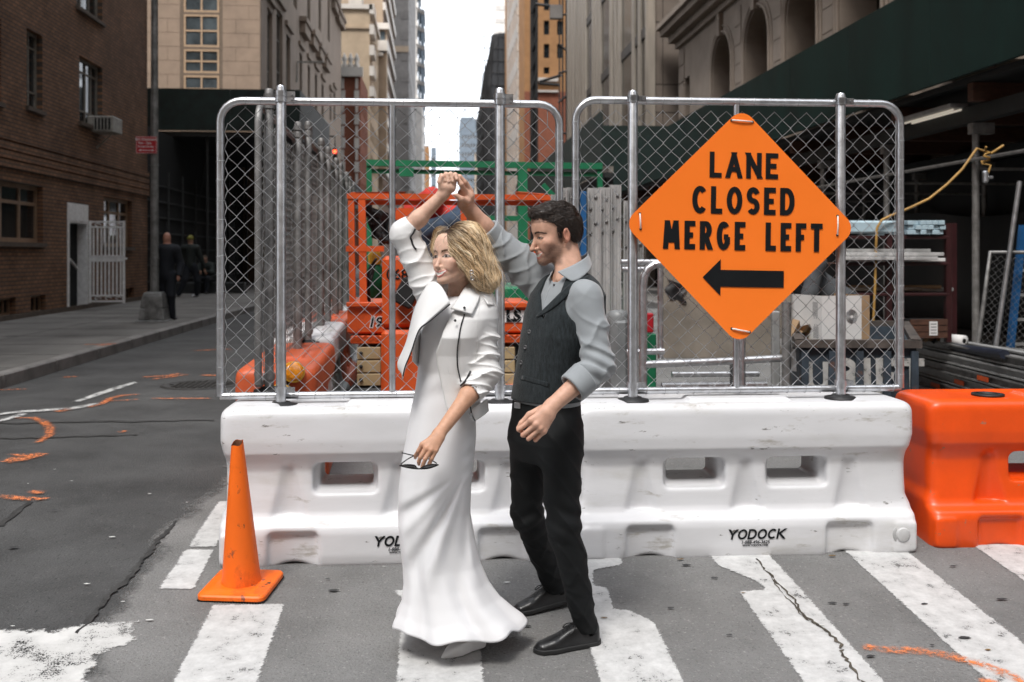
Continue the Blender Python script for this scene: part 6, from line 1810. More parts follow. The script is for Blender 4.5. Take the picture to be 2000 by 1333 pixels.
def cuff(c0, c1, r0, r1, name='cuff'):
    """rolled cuff: a short hollow band around the forearm"""
    d_ = (c1 - c0) / np.linalg.norm(c1 - c0)
    def f(p):
        d = sd_cap(p, c0 - d_ * .1, c1 + d_ * .1, r0 + .1 * (r0 - r1) / max(np.linalg.norm(c1 - c0), .01), r1)
        t = (p - c0) @ d_
        d = smax(smax(d, t - np.linalg.norm(c1 - c0), .006), -t, .006) + wav(p, 40, 1.3) * .0015
        return smax(d, -sd_cap(p, c0 - d_ * .2, c1 + d_ * .2, r1 - .009), .004)
    mid = (c0 + c1) / 2
    return sdf_obj(name, f, mid - .14, mid + .14, .0035, M_shirt, man, 1)
cuff(LEL * .72 + LWR * .28, LEL * .42 + LWR * .58, .062, .057); cuff(REL * .98 + RWR * .02 + (REL - RWR) * .03, REL * .68 + RWR * .32, .060, .054)
# collar
def wrap(fn, nu, nv): return [[fn(i / (nu - 1), j / (nv - 1)) for i in range(nu)] for j in range(nv)]
ncen = FM(1110, 535, .005)
def collar(a, b_):
    # from the front opening round the back; falls outwards
    th = radians(-25 + 290 * a) ; rr_ = .066 + .030 * b_
    fwd = atan2(e2m[1], e2m[0]) + radians(35)
    x, y = cos(fwd - th) , sin(fwd - th)
    back = .5 - .5 * cos(th)
    zz = .036 + .020 * back - b_ * (.048 + .012 * (1 - back))
    return ncen + np.array((x * rr_, y * rr_ * .95, zz + .008))
# hand-drawn near collar leaf and stand
def leaf(pts, name, th=.004): return sheet(name, pts, M_shirt, man, th, 2)
nk = hm.glo((0, -.03, -.075))
leaf([[FM(1146, 493, .10), FM(1150, 497, .045), FM(1144, 503, -.02), FM(1122, 517, -.075), FM(1101, 526, -.092), FM(1089, 531, -.093)],
      [FM(1151, 504, .11), FM(1154, 508, .05), FM(1149, 517, -.035), FM(1130, 530, -.092), FM(1113, 538, -.108), FM(1098, 538, -.106)],
      [FM(1153, 512, .115), FM(1157, 517, .055), FM(1153, 527, -.045), FM(1140, 539, -.102), FM(1127, 549, -.116), FM(1116, 549, -.118)]], 'collar')
leaf([[FM(1146, 496, .10), FM(1135, 500, .10), FM(1115, 512, .09), FM(1090, 524, .05), FM(1078, 530, .0), FM(1076, 534, -.04)],
      [FM(1150, 510, .105), FM(1133, 512, .105), FM(1110, 522, .095), FM(1084, 534, .055), FM(1072, 541, .0), FM(1072, 546, -.045)]], 'collar')
ribbon('placket', [on_surf(man_shirt, FM, u, v, .0005) for u, v in [(1078, 548), (1074, 560), (1069, 574), (1063, 590), (1057, 604)]], .0035, M_shirt, man, ell=.4)
# waistcoat
def man_vest(p):
    st = [(c, a + .009, b + .010) for c, a, b in TOR]
    d = sd_loft(p, st, e1m, .02)
    d = d + wav(p, 18, .3) * .0022 + .0012 * wav(p, 55, 1)
    d = smax(d, -(p[:, 2] - FM(1065, 781, 0)[2] - .06 * (p @ -e2m - FM(1066, 780, .03) @ -e2m) * 0.6), .006)
    # neckline
    q2 = (p - FM(1105, 575, 0)) @ e2m; q1 = (p - FM(1105, 575, 0)) @ e1m
    zb = FM(1050, 622, 0)[2]
    vcut = np.abs(q1 - .006) - np.clip((p[:, 2] - zb) * .55, -.02, .058)
    vcut = np.maximum(vcut, -(q2 - .0))
    d = smax(d, -vcut, .006)
    nb = sd_cap(p, FM(1112, 500, .0), FM(1106, 540, -.01), .075, .074)
    d = smax(d, -nb, .006)
    d = smax(d, -sd_ell(p, LSH + np.array((-.012, -.045, .000)), (.100, .115, .112)), .006)
    d = smax(d, -sd_ell(p, RSH + np.array((-.02, .05, .00)), (.095, .115, .115)), .006)
    # hollow, so that it reads as cloth at its edges
    d = smax(d, -sd_loft(p, [(c, a - .001, b - .001) for c, a, b in TOR], e1m, .02), .002)
    return d
sdf_obj('waistcoat', man_vest, FM(985, 800, 0) - np.array((.02, .30, .0)), FM(1200, 520, 0) + np.array((.02, .30, .02)), .0038, M_vest, man, 1)
# lapels, pocket and buttons lie on the waistcoat front
def on_vest(u, v, off=.004):
    """first hit of the line of sight with the waistcoat's surface"""
    lo_, hi_ = -.40, .10
    ts = np.linspace(lo_, hi_, 260); pts = np.stack([FM(u, v, t) for t in ts]); d = sd_loft(pts, [(c, a + .009, b + .010) for c, a, b in TOR], e1m, .02)
    i = np.argmax(d < 0) if (d < 0).any() else int(np.argmin(d))
    return FM(u, v, ts[i] - off)
def vest_sheet(name, rows, th=.004, off=.005):
    return sheet(name, [[on_vest(u, v, off) for (u, v) in r] for r in rows], M_vest, man, th, 2)
vest_sheet('lapel', [[(1142, 533), (1150, 541)], [(1124, 546), (1131, 556)], [(1104, 562), (1112, 573)], [(1084, 582), (1090, 596)], [(1064, 602), (1066, 612)], [(1048, 617), (1049, 620)]], .005, .006)
vest_sheet('pocket_welt', [[(1020, 733), (1040, 738), (1060, 744), (1072, 747)], [(1019, 742), (1040, 747), (1060, 753), (1071, 756)]], .004, .004)
for (u, v) in [(1034, 648), (1026, 678), (1018, 708)]:
    pt = on_vest(u, v, .004); b = MB(); b.lathe([(.0, .002), (.0045, .002), (.006, .005), (.0085, .004), (.0088, 0), (0, 0)], 14, caps=False)
    o = b.build('button', M_btn, man); o.location = pt; o.rotation_euler = Vector((e2m[0] * .8, e2m[1] - .5, .05)).to_track_quat('Z', 'Y').to_euler()
pt = on_vest(1082, 556, -.012); b = MB(); b.lathe([(0, .003), (.004, .003), (.0048, 0), (0, 0)], 10, caps=False); o = b.build('button', M_btn, man); o.location = pt; o.rotation_euler = Vector((e2m[0], e2m[1] - .5, .1)).to_track_quat('Z', 'Y').to_euler()
# trousers
HIPN, KNN, ANN = FM(1094, 850, -.05), FM(1101, 1025, -.05), AKN
HIPF, KNF, ANF = FM(1036, 850, .09), FM(1029, 1005, .18), AKF
def man_trou(p):
    d = sd_loft(p, [(FM(1065, 900, .03), .13, .10), (FM(1065, 860, .03), .166, .122), (FM(1066, 820, .03), .163, .115), (FM(1067, 778, .03), .158, .110)], e1m, .02)
    n = wav(p, 30, .5) * .0034 + wav(p, 70, 1.5) * .0012 - .006 * (1 - np.abs(np.sin(p[:, 2] * 24 + p[:, 0] * 30 + 2 * np.sin(p[:, 1] * 9)))) ** 4
    L1 = sd_cap(p, HIPN, KNN, .093, .064); L1 = smin(L1, sd_cap(p, KNN, ANN - np.array((0, 0, .05)), .066, .049), .03)
    bk = np.exp(-((p - (KNN + np.array((.03, 0, .03)))) ** 2).sum(1) / .012)
    L1 = L1 + n + .0065 * bk * np.sin((p[:, 2] - KNN[2]) * 85 + (p[:, 0]) * 50) + folds(p, KNN, ANN, .003, 16, .3) + .003 * np.sin((p[:, 2] - HIPN[2]) * 40 + p[:, 0] * 70) * np.clip((p[:, 2] - KNN[2]) / .2, 0, 1)
    L1 = smax(L1, (AKN[2] - .042 - p[:, 2]) + .1 * (p[:, 0] - AKN[0]), .008)
    L2 = sd_cap(p, HIPF, KNF, .090, .064); L2 = smin(L2, sd_cap(p, KNF, ANF - np.array((0, 0, .05)), .066, .050), .03)
    bk = np.exp(-((p - (KNF + np.array((.02, 0, -.02)))) ** 2).sum(1) / .010)
    L2 = L2 + n + .0075 * bk * np.sin((p[:, 2] - KNF[2]) * 80 - (p[:, 0]) * 50 + 1) + folds(p, KNF, ANF, .003, 14, 1.3)
    L2 = smax(L2, (AKF[2] - .042 - p[:, 2]) + .1 * (p[:, 0] - AKF[0]), .008)
    d = smin(d, smin(L1, L2, .02), .03)
    return smax(d, p[:, 2] - FM(1066, 781, .03)[2], .01)
sdf_obj('trousers', man_trou, FM(975, 1240, 0) - np.array((.02, .22, .0)), FM(1180, 770, 0) + np.array((.02, .42, .03)), .0048, M_trou, man, 1)
b = MB(); bk_ = on_vest(1008, 786, .002); b.bbox(-.016, .016, -.003, .003, -.012, .012, .002); o = b.build('belt_buckle', M_galv, man); o.location = bk_ + np.array((.005, 0, -.012)); o.rotation_euler = (0, 0, radians(-40))
# shoes
def shoe(heel, toe, dz):
    heel = np.asarray(heel, float); toe = np.asarray(toe, float)
    L = np.linalg.norm(toe - heel); ax = (toe - heel) / L; sd = np.cross((0, 0, 1.0), ax); sd /= np.linalg.norm(sd); upv = np.cross(ax, sd)
    A = np.stack([ax, sd, upv], 0)
    def loc(p): return (p - heel) @ A.T
    def up_(p):
        q = loc(p); x, y, z = q[:, 0], q[:, 1], q[:, 2]
        w = np.interp(x / L, [0, .08, .25, .5, .72, .9, 1.0], [.020, .032, .035, .039, .046, .038, .014])
        top = np.interp(x / L, [0, .15, .35, .5, .65, .8, .92, 1.0], [.092, .100, .098, .082, .062, .050, .042, .030])
        d = np.abs(y) - w * np.sqrt(np.clip(1 - (z / (top * 1.25)) ** 2, .05, 1))
        d = smax(smax(d, z - top, .022), -z + .012, .004); d = smax(smax(d, x - L + .004, .02), -x + .004, .02)
        d = smax(d, -sd_cap(q, (.062, 0, .13), (.055, 0, .06), .030), .006)
        return d
    def so_(p):
        q = loc(p); x, y, z = q[:, 0], q[:, 1], q[:, 2]
        w = np.interp(x / L, [0, .08, .25, .5, .72, .9, 1.0], [.026, .037, .040, .043, .050, .042, .018])
        d = np.abs(y) - w
        d = smax(smax(d, x - L - .003, .03), -x - .003, .03)
        return smax(smax(d, z - .020, .003), -z + .0, .003)
    lo_ = np.minimum(heel, toe) - .08; hi_ = np.maximum(heel, toe) + np.array((.08, .08, .13))
    o = sdf_obj('shoe', up_, lo_, hi_, .003, M_shoe, man, 1); sdf_obj('sole', so_, lo_, hi_, .003, M_sole, o, 1)
    lb = MB()
    for i in range(6):
        x = .105 + i * .016; z = np.interp(x / L, [0, .15, .35, .5, .65, .8, .92, 1.0], [.092, .100, .098, .082, .062, .050, .042, .030]) + .001
        pts = [heel + ax * (x + .006 * (1 if s > 0 else -1)) + sd * (s * .020) + upv * (z - .010 * s * s) for s in (-1, -.5, 0, .5, 1)]
        lb.tube([Vector(q_) for q_ in pts], .0024, 5)
    lb.build('lace', M_blk, o, kind='stuff')
    bow = [heel + ax * .112 + upv * .100, heel + ax * .140 + sd * -.024 + upv * .090, heel + ax * .150 + sd * -.034 + upv * .072, heel + ax * .115 + upv * .099, heel + ax * .125 + sd * .03 + upv * .086, heel + ax * .145 + sd * .036 + upv * .070]
    ribbon('lace', bow, .0022, M_blk, o)
    return o
shoe(*SN, 0); shoe(*SF, 0)
# hair: a close cap with tufts
def hair_cap(p):
    q = hm.loc(p); a = np.abs(q[:, 0])
    d = sd_ell(q, (0, -.012, .048), (.0785, .1005, .0905))
    d = smin(d, sd_ell(q, (0, .045, .104), (.052, .056, .028)), .03)
    d = smin(d, sd_ell(q, (0, -.055, .005), (.068, .050, .060)), .03)
    # hair line: front edge, temples, round the ears, nape
    front = q[:, 1] - np.interp(q[:, 2], [-.06, -.01, .02, .045, .06, .075, .1], [-.035, -.03, .022, .030, .045, .082, .12]) - .012 * np.sin(q[:, 0] * 160)
    side = np.where(q[:, 2] < .03, q[:, 1] - np.interp(q[:, 2], [-.06, -.03, .0, .022, .03], [-.042, -.040, -.030, .0, .022]), front)
    sbn = (q[:, 1] > .004) & (q[:, 1] < .024) & (q[:, 2] > -.01) & (q[:, 2] < .04)
    cut = np.where(q[:, 2] > .03, front, side)
    cut = np.where(sbn, np.minimum(cut, -.004), cut)
    d = smax(d, cut, .008); d = smax(d, -.062 - q[:, 2], .01)
    return d - .0035 * wav(q, 90, .4) * np.clip((q[:, 2] - .03) / .05, .1, 1) - .0012 * wav(q, 260, 1)
rh = np.random.RandomState(5)
def hair_cap_col(v):
    n = wav(hm.loc(v), 300, 1.1); return np.outer(1 + .35 * n, (.030, .020, .015))
hv, hq = surf(hair_cap, hm.c - .15, hm.c + .17, .003)
hv = relax(hv, hq, 1); cap_part = (hv, hq, hair_cap_col(hv))
qs = hm.loc(hv); nrm_ok = (qs[:, 2] > -.04)
idx = rh.choice(np.where(nrm_ok)[0], 4200)
def mdir(P, i, g):
    q = hm.loc(P); top = np.clip((q[:, 2] - .06) / .04, 0, 1)[:, None]
    dl = np.stack([q[:, 0] * 4, np.where(q[:, 2] > .065, .9, -.5), np.where(q[:, 2] > .065, .15, -.8)], -1)
    ang = phm[:, None] * .8
    dl = dl + np.stack([np.sin(phm), np.cos(phm * 1.7), np.sin(phm * 2.3)], -1) * .38
    return dl @ hm.A
phm = 5 * wav(hm.loc(hv[idx]), 110, .7) + rh.uniform(-.6, .6, len(idx))
sv = strands(hair_cap, hv[idx], mdir, 6, rh.uniform(.0030, .0062, len(idx)), lambda m: rh.uniform(.000, .0045, m), lambda s, t: .0009 * (1 - .8 * t), lambda s, t: np.outer(.65 + .9 * t * (s % 7) / 7, np.array((.045, .029, .021)) * (.6 + .9 * ((s * 37) % 11) / 11)), rh, lift=lambda t: .42)
V_, Q_, C_ = join_np([cap_part, sv])
npobj('hair', V_, Q_, M_hair, man, C_)
# ------------------------------------------------------------------ the woman
FW = Frame(890, 4.08, gz(4.05))
wom = thing('person', 'smiling woman in white jacket and long white dress holding sunglasses', 'person', FW.loc, FW.rz)
M_dress = mat('white_satin', (0.74, 0.738, 0.75), 0.5, var=0.015, scale=3, bump=0.03, bscale=500, spec=.35)
M_jack = mat('white_leather', (0.74, 0.736, 0.73), 0.48, var=0.02, scale=6, bump=0.10, bscale=260, spec=.4)
M_zipp = mat('zip_metal', (0.03, 0.03, 0.033), 0.4, metal=.3, var=.3, scale=60)
M_steel = mat('polished_steel', (0.65, 0.65, 0.66), 0.2, metal=1.0)
M_wshoe = mat('white_shoe_leather', (0.80, 0.79, 0.78), 0.3, var=0.03)
hw = Head(FW(889, 507, -.02), radians(40), radians(-4), radians(3), .96)
SKW = np.array((.66, .42, .315))
WSH_R, WEL_R, WWR_R = FW(842, 572, .05), FW(789, 456, .03), FW(866, 379, .0)
WSH_L, WEL_L, WWR_L = FW(940, 594, -.02), FW(948, 728, -.06), FW(857, 848, -.24)
e1w = np.array((.86, -.51, 0)); e1w /= np.linalg.norm(e1w); e2w = np.array((e1w[1], -e1w[0], 0))   # chest faces e2w
TW = [(FW(862, 850, 0), .118, .085), (FW(866, 800, 0), .115, .085), (FW(866, 760, 0), .110, .085), (FW(868, 725, 0), .112, .088), (FW(872, 690, 0), .122, .098), (FW(876, 655, -.01), .136, .112), (FW(886, 620, -.0), .142, .098), (FW(893, 592, .01), .130, .075), (FW(897, 572, .02), .08, .055)]
WKN = [FW(825, 868, -.272), FW(833, 875, -.282), FW(842, 879, -.284), FW(851, 879, -.278)]
def wpt(u, v, l): return gpt(u, v, l) + np.array((FM.xo - FW.xo, 0, 0))
WS1 = (wpt(948, 1266, .016), wpt(861, 1289, .003)); WS2 = (wpt(872, 1226, .016), wpt(797, 1243, .003))
def wan(s_, f, z): return s_[0] + (s_[1] - s_[0]) * f + np.array((0, 0, z))
def wom_body(p):
    d = sd_loft(p, [(c, a - .032, b - .025) for c, a, b in TW], e1w, .03)
    dh = near(p, hw.c, .22, lambda p_: .96 * smin(head_sdf(hw.loc(p_), True), ear_sdf(hw.loc(p_)), .004))
    dh = smin(dh, sd_cap(p, hw.glo((0, -.025, -.05)), FW(897, 585, .015), .043, .047), .02)
    d = smin(d, dh, .025)
    for H_, E, W, r in ((WSH_R, WEL_R, WWR_R, (.045, .036, .0235)), (WSH_L, WEL_L, WWR_L, (.045, .037, .0235))):
        d = smin(d, sd_cap(p, H_, E, r[0], r[1]), .03); m_ = E * .62 + W * .38
        d = smin(d, sd_cap(p, E, m_, r[1], r[1] * .93), .02); d = smin(d, sd_cap(p, m_, W, r[1] * .92, r[2]), .02)
    # lower hand, fingers hanging over the glasses
    h = sd_cap(p, WWR_L, FW(848, 860, -.252), .0235, .024)
    for i in range(4): h = smin(h, sd_cap(p, FW(853 + i * 2.2, 853 + i, -.252), WKN[i], .0165, .0108), .010)
    d = smin(d, h, .012)
    F_ = [[WKN[0], FW(817, 881, -.268), FW(812, 889, -.25), FW(811, 894, -.238)], [WKN[1], FW(821, 893, -.288), FW(818, 901, -.282), FW(818, 907, -.276)],
          [WKN[2], FW(831, 896, -.290), FW(827, 906, -.284), FW(824, 913, -.278)], [WKN[3], FW(843, 896, -.282), FW(839, 905, -.278), FW(835, 912, -.274)]]
    fg = None
    for c_ in F_:
        e = sd_chain(p, c_, [.0098, .0084, .0076, .0064], .003); fg = e if fg is None else np.minimum(fg, e)
    d = smin(d, fg, .005)
    d = smin(d, sd_chain(p, [FW(850, 856, -.225), FW(832, 872, -.215), FW(820, 884, -.22), FW(812, 891, -.23)], [.015, .0115, .0092, .007], .006), .008)
    # raised fist, palm side to the camera, fingers curled over his
    h = sd_cap(p, WWR_R, FW(872, 366, -.004), .0235, .026); h = smin(h, sd_cap(p, FW(866, 364, -.004), FW(863, 349, .002), .022, .017), .012); h = smin(h, sd_cap(p, FW(880, 366, -.002), FW(884, 352, .002), .023, .018), .012)
    h = smin(h, sd_ell(p, FW(874, 357, .008), (.030, .020, .026)), .012)
    d = smin(d, h, .012)
    fg = None
    for (uk, vk, ut, vt) in ((862, 342, 868, 353), (871, 339, 876, 355), (880, 338.5, 884, 354), (889, 340, 892, 350)):
        e = sd_chain(p, [FW(uk, vk + 8, .028), FW(uk, vk + 1, .012), FW(uk + 1, vk + 1.5, -.016), FW(ut, vt, -.024)], [.0098, .0095, .0090, .0072], .003)
        fg = e if fg is None else np.minimum(fg, e)
    d = smin(d, fg, .0045)
    d = smin(d, sd_chain(p, [FW(864, 366, -.018), FW(859, 355, -.026), FW(863, 345, -.030)], [.014, .0105, .0085], .006), .008)
    for hp, kn_, an, to in ((FW(845, 850, -.03), FW(850, 1050, -.02), wan(WS1, .22, .09), wan(WS1, .45, .028)), (FW(885, 850, .04), FW(866, 1040, .04), wan(WS2, .22, .09), wan(WS2, .45, .028))):
        d = smin(d, sd_cap(p, hp, kn_, .06, .042), .03); d = smin(d, sd_cap(p, kn_, an, .040, .024), .02); d = smin(d, sd_cap(p, an, to, .020, .010), .02)
    return d
def wom_col(v):
    c = np.tile(SKW, (len(v), 1)); q = hw.loc(v); a = np.abs(q[:, 0]); near = np.linalg.norm(q, axis=1) < .2
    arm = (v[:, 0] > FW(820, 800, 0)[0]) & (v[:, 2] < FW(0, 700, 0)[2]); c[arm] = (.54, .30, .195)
    bl = np.exp(-((a - .042) ** 2 + (q[:, 2] + .028) ** 2 + (q[:, 1] - .065) ** 2) / .0006)[:, None] * near[:, None]
    c = c * (1 - .45 * bl) + np.array((.60, .26, .20)) * .45 * bl
    tooth, lips = mouth_masks(q, 1.15); c[lips & near] = (.50, .16, .14); c[tooth & near] = (.80, .76, .70)
    cc = c[near]; eye_paint(q[near], cc, (.13, .075, .045), tuple(SKW * .75), (.05, .035, .028), .95, lash=(.035, .022, .018)); c[near] = cc
    kn = np.zeros(len(v))
    for k in WKN: kn += np.exp(-((v - k) ** 2).sum(1) / .0001)
    c *= np.array((1, .88, .85)) ** np.clip(kn, 0, 1)[:, None]
    return c
sdf_obj('body', wom_body, FW(765, 1295, 0) - np.array((.04, .36, .02)), FW(985, 330, 0) + np.array((.02, .28, .02)), .0033, M_skin, wom, 1, wom_col)

# dress: bodice to flared hem, folds grow towards the hem
DR = [(578, 868, 915, .05), (590, 850, 925, .075), (612, 838, 925, .095), (650, 822, 922, .112), (690, 818, 918, .102), (725, 816, 916, .094), (760, 811, 920, .100), (800, 803, 929, .110), (850, 794, 930, .118), (900, 785, 926, .122), (950, 779, 920, .122), (1000, 777, 918, .124), (1050, 780, 926, .130), (1100, 786, 937, .142), (1135, 788, 952, .158), (1165, 785, 972, .176), (1190, 777, 998, .195), (1205, 770, 1016, .212), (1216, 767, 1024, .222)]
dv = np.array([d[0] for d in DR]); dl = np.array([d[1] for d in DR]); dr = np.array([d[2] for d in DR]); dd = np.array([d[3] for d in DR])
def dress_pt(a, b_):
    v = 578 + (1216 - 578) * b_
    xl, xr, dp = np.interp(v, dv, dl), np.interp(v, dv, dr), np.interp(v, dv, dd)
    th = 2 * pi * a
    k = np.clip((v - 900) / 324, 0, 1)
    fold = (.085 * np.sin(7 * th + 1.2 + 1.4 * np.sin(th)) + .030 * np.sin(13 * th + .5 + 2 * k) + .02 * np.sin(4 * th)) * k ** 1.5
    soft = (.010 * np.sin(5 * th + v * .012) + .006 * np.sin(9 * th - v * .02)) * np.clip((v - 760) / 100, 0, 1)
    s_ = 1 + fold + soft
    cx, hx = (xl + xr) / 2, (xr - xl) / 2
    uu = cx + hx * cos(th); dvp = v - 925
    fan = (.013 * sin(16 * atan2(uu - 922, max(dvp, 1) + 30) + .6) + .006 * sin(29 * atan2(uu - 922, max(dvp, 1) + 30))) * np.clip(dvp / 90, 0, 1) * np.clip((1190 - v) / 120, .3, 1)
    gath = .007 * sin(v * .21 + (uu - 900) * .12) * np.exp(-((uu - 922) / 14) ** 2) * np.exp(-((v - 895) / 50) ** 2)
    dy = .0 - dp * sin(th) * s_ * 1.0 + .0
    lift = np.clip((v - 1150) / 74, 0, 1) * (.012 * np.sin(7 * th + 2.4 + 1.4 * np.sin(th)) + .022 * max(0, cos(th + 2.6)))
    c_ = FW(cx + hx * cos(th) * (1 + fold * .6), v, 0)
    z = FW(cx, v, 0)[2] + lift
    # creases across the hip and the belly
    cr_ = .0022 * sin(v * .13 + 3 * cos(th)) * np.exp(-((v - 740) / 45) ** 2)
    return (c_[0] * 1.0, dy - (cr_ + fan + gath) * np.clip(sin(th) * 2, 0, 1), z)
b = MB(); b.grid(dress_pt, 240, 170, closed_u=True)
o = b.build('dress', M_dress, wom, fix=True); m_ = o.modifiers.new('sol', 'SOLIDIFY'); m_.thickness = .003; m_.offset = -1
# shoes
def pump(heel, toe, name='shoe'):
    heel = np.asarray(heel, float); toe = np.asarray(toe, float); L = np.linalg.norm(toe - heel); ax = (toe - heel) / L; sd = np.cross((0, 0, 1.0), ax); sd /= np.linalg.norm(sd); upv = np.cross(ax, sd); A = np.stack([ax, sd, upv], 0)
    def f(p):
        q = (p - heel) @ A.T; x, y, z = q[:, 0], q[:, 1], q[:, 2]; t = x / L
        w = np.interp(t, [0, .1, .35, .6, .8, 1], [.022, .027, .026, .036, .026, .004]); top = np.interp(t, [0, .2, .4, .6, .8, 1], [.065, .060, .055, .050, .036, .012])
        d = smax(smax(np.abs(y) - w, z - top, .016), -z, .003); d = smax(smax(d, x - L, .01), -x, .02)
        return smax(d, -sd_cap(q, (.03, 0, .080), (L * .42, 0, .070), .024), .004)
    return sdf_obj(name, f, np.minimum(heel, toe) - .06, np.maximum(heel, toe) + .09, .003, M_wshoe, wom, 1)
pump(*WS1); pump(*WS2)

# jacket: body shell open at the front, sleeves pushed up
def wfolds(p, a, b, amp, freq, ph):
    ab = b - a; L = np.linalg.norm(ab); t = ((p - a) @ ab) / (L * L); x = np.cross(ab / L, (0, 1, 0)); s = (p - a) @ x
    w1 = 1 - np.abs(np.sin(.5 * (t * freq + 14 * s + ph + 1.1 * np.sin(p[:, 1] * 26 + ph) + .9 * np.sin(s * 40 + ph)))); w2 = 1 - np.abs(np.sin(.5 * (t * freq * 1.7 - 22 * s + 2.2 * ph + 1.4 * np.sin(p[:, 1] * 38 + 1))))
    return -amp * (1.6 * w1 ** 2.2 + .8 * w2 ** 3 - .6)
WCU_L = WEL_L * .66 + WWR_L * .34; WCU_R = WEL_R * .80 + WWR_R * .20
def jack(p):
    st = [(c + np.array((.012, .008, 0)), a + .032, b + .030) for c, a, b in TW[1:8]]
    d = sd_loft(p, st, e1w, .03) + wav(p, 20, .9) * .004
    # open front: keep the right-hand side of the picture and the back
    zz = p[:, 2]; vz = 498 + (CAMZ - zz - FW.zo) * FPX / FW.t0
    edge = np.interp(vz, [560, 605, 640, 684, 711, 750, 790, 830], [886, 881, 866, 851, 854, 862, 872, 884])
    ux = 1000 + (p[:, 0] + FW.xo) * FPX / (FW.t0 + p[:, 1])
    cut = (edge - ux) * .0021
    front = (p @ e2w) - (FW(872, 690, 0) @ e2w) + .02
    d = smax(d, np.minimum(cut, front), .008)
    hem = zz - np.interp(ux, [780, 860, 900, 935, 960], [FW(0, v_, 0)[2] for v_ in (760, 812, 832, 826, 800)])
    d = smax(d, -hem, .008)
    d = smax(d, -sd_loft(p, [(c, a + .012, b + .012) for c, a, b in TW], e1w, .02), .004)
    d = smax(d, -sd_cap(p, FW(896, 540, .01), FW(894, 590, -.01), .060, .066), .008)
    n = wav(p, 30, .2) * .003
    s = sd_cap(p, WSH_L + np.array((-.012, 0, .006)), WEL_L, .070, .060)
    s = smin(s, sd_cap(p, WEL_L, WCU_L, .060, .049), .03)
    tl = ((p - WSH_L) @ (WEL_L - WSH_L)) / ((WEL_L - WSH_L) @ (WEL_L - WSH_L))
    s = s + wfolds(p, WSH_L, WEL_L, .0085, 24, .4) * np.clip((tl - .22) * 3, .12, 1) + n
    s = smax(s, (p - WCU_L) @ ((WWR_L - WEL_L) / np.linalg.norm(WWR_L - WEL_L)), .006)
    s = smax(s, -sd_cap(p, WEL_L * .8 + WWR_L * .2, WWR_L, .043, .036), .004)
    d = smin(d, s, .022)
    s = sd_cap(p, WSH_R + np.array((.008, 0, -.012)), WEL_R, .074, .054)
    s = smin(s, sd_cap(p, WEL_R, WCU_R + (WWR_R - WEL_R) * .06, .054, .045), .03)
    tr_ = ((p - WSH_R) @ (WEL_R - WSH_R)) / ((WEL_R - WSH_R) @ (WEL_R - WSH_R))
    s = s + wfolds(p, WSH_R, WEL_R, .007, 16, 2.0) * np.clip(1.25 - tr_, .2, 1) + n
    s = smax(s, (p - (WCU_R + (WWR_R - WEL_R) * .05)) @ ((WWR_R - WEL_R) / np.linalg.norm(WWR_R - WEL_R)), .006)
    s = smax(s, -sd_cap(p, WEL_R * .9 + WWR_R * .1, WWR_R, .040, .034), .004)
    d = smin(d, s, .025)
    return d
sdf_obj('jacket', jack, FW(765, 845, 0) - np.array((.04, .30, .0)), FW(985, 425, 0) + np.array((.03, .26, .03)), .0038, M_jack, wom, 1)
def wsheet(name, rows, th=.005, mt=None): return sheet(name, [[FW(*p) for p in r] for r in rows], mt or M_jack, wom, th, 2)
# the open half swings out to picture-left
wsheet('jacket_flap', [[(838, 553, -.04), (848, 548, -.075), (860, 556, -.115), (870, 570, -.135), (879, 592, -.155)],
                       [(822, 575, -.05), (832, 572, -.10), (842, 580, -.135), (852, 596, -.155), (860, 608, -.160)],
                       [(808, 606, -.05), (814, 606, -.10), (822, 614, -.14), (831, 624, -.160), (838, 626, -.165)],
                       [(801, 640, -.05), (805, 638, -.10), (810, 640, -.14), (815, 643, -.165), (819, 643, -.170)],
                       [(793, 676, -.06), (795, 676, -.10), (798, 678, -.14), (802, 682, -.165), (805, 682, -.172)],
                       [(774, 708, -.08), (778, 709, -.11), (783, 711, -.14), (788, 714, -.16), (792, 715, -.168)],
                       [(779, 722, -.09), (781, 724, -.11), (784, 727, -.13), (786, 732, -.15), (786, 741, -.16)]])
ribbon('zip', [FW(*p) for p in [(879, 594, -.160), (860, 610, -.166), (838, 628, -.171), (821, 641, -.176), (812, 660, -.178), (805, 682, -.179), (798, 700, -.177), (791, 717, -.174), (787, 735, -.168)]], .0030, M_zipp, wom)
# shadowed inner side of that half, seen below the arm
wsheet('jacket_lining', [[(826, 640, .02), (818, 650, -.03), (808, 660, -.09)], [(828, 690, .03), (815, 690, -.03), (806, 690, -.09)], [(832, 730, .05), (818, 718, -.0), (806, 705, -.08)]])
# collar and lapel of the closed half
wsheet('lapel', [[(928, 540, .06), (934, 546, .03), (938, 553, -.01), (940, 561, -.045)],
                 [(913, 552, -.01), (921, 561, -.055), (929, 571, -.085), (937, 581, -.095)],
                 [(902, 572, -.075), (911, 580, -.108), (921, 588, -.12), (931, 596, -.118)],
                 [(891, 588, -.105), (901, 593, -.130), (913, 600, -.138), (926, 606, -.134)],
                 [(880, 603, -.122), (893, 606, -.140), (907, 610, -.146), (922, 614, -.142)]], .004)
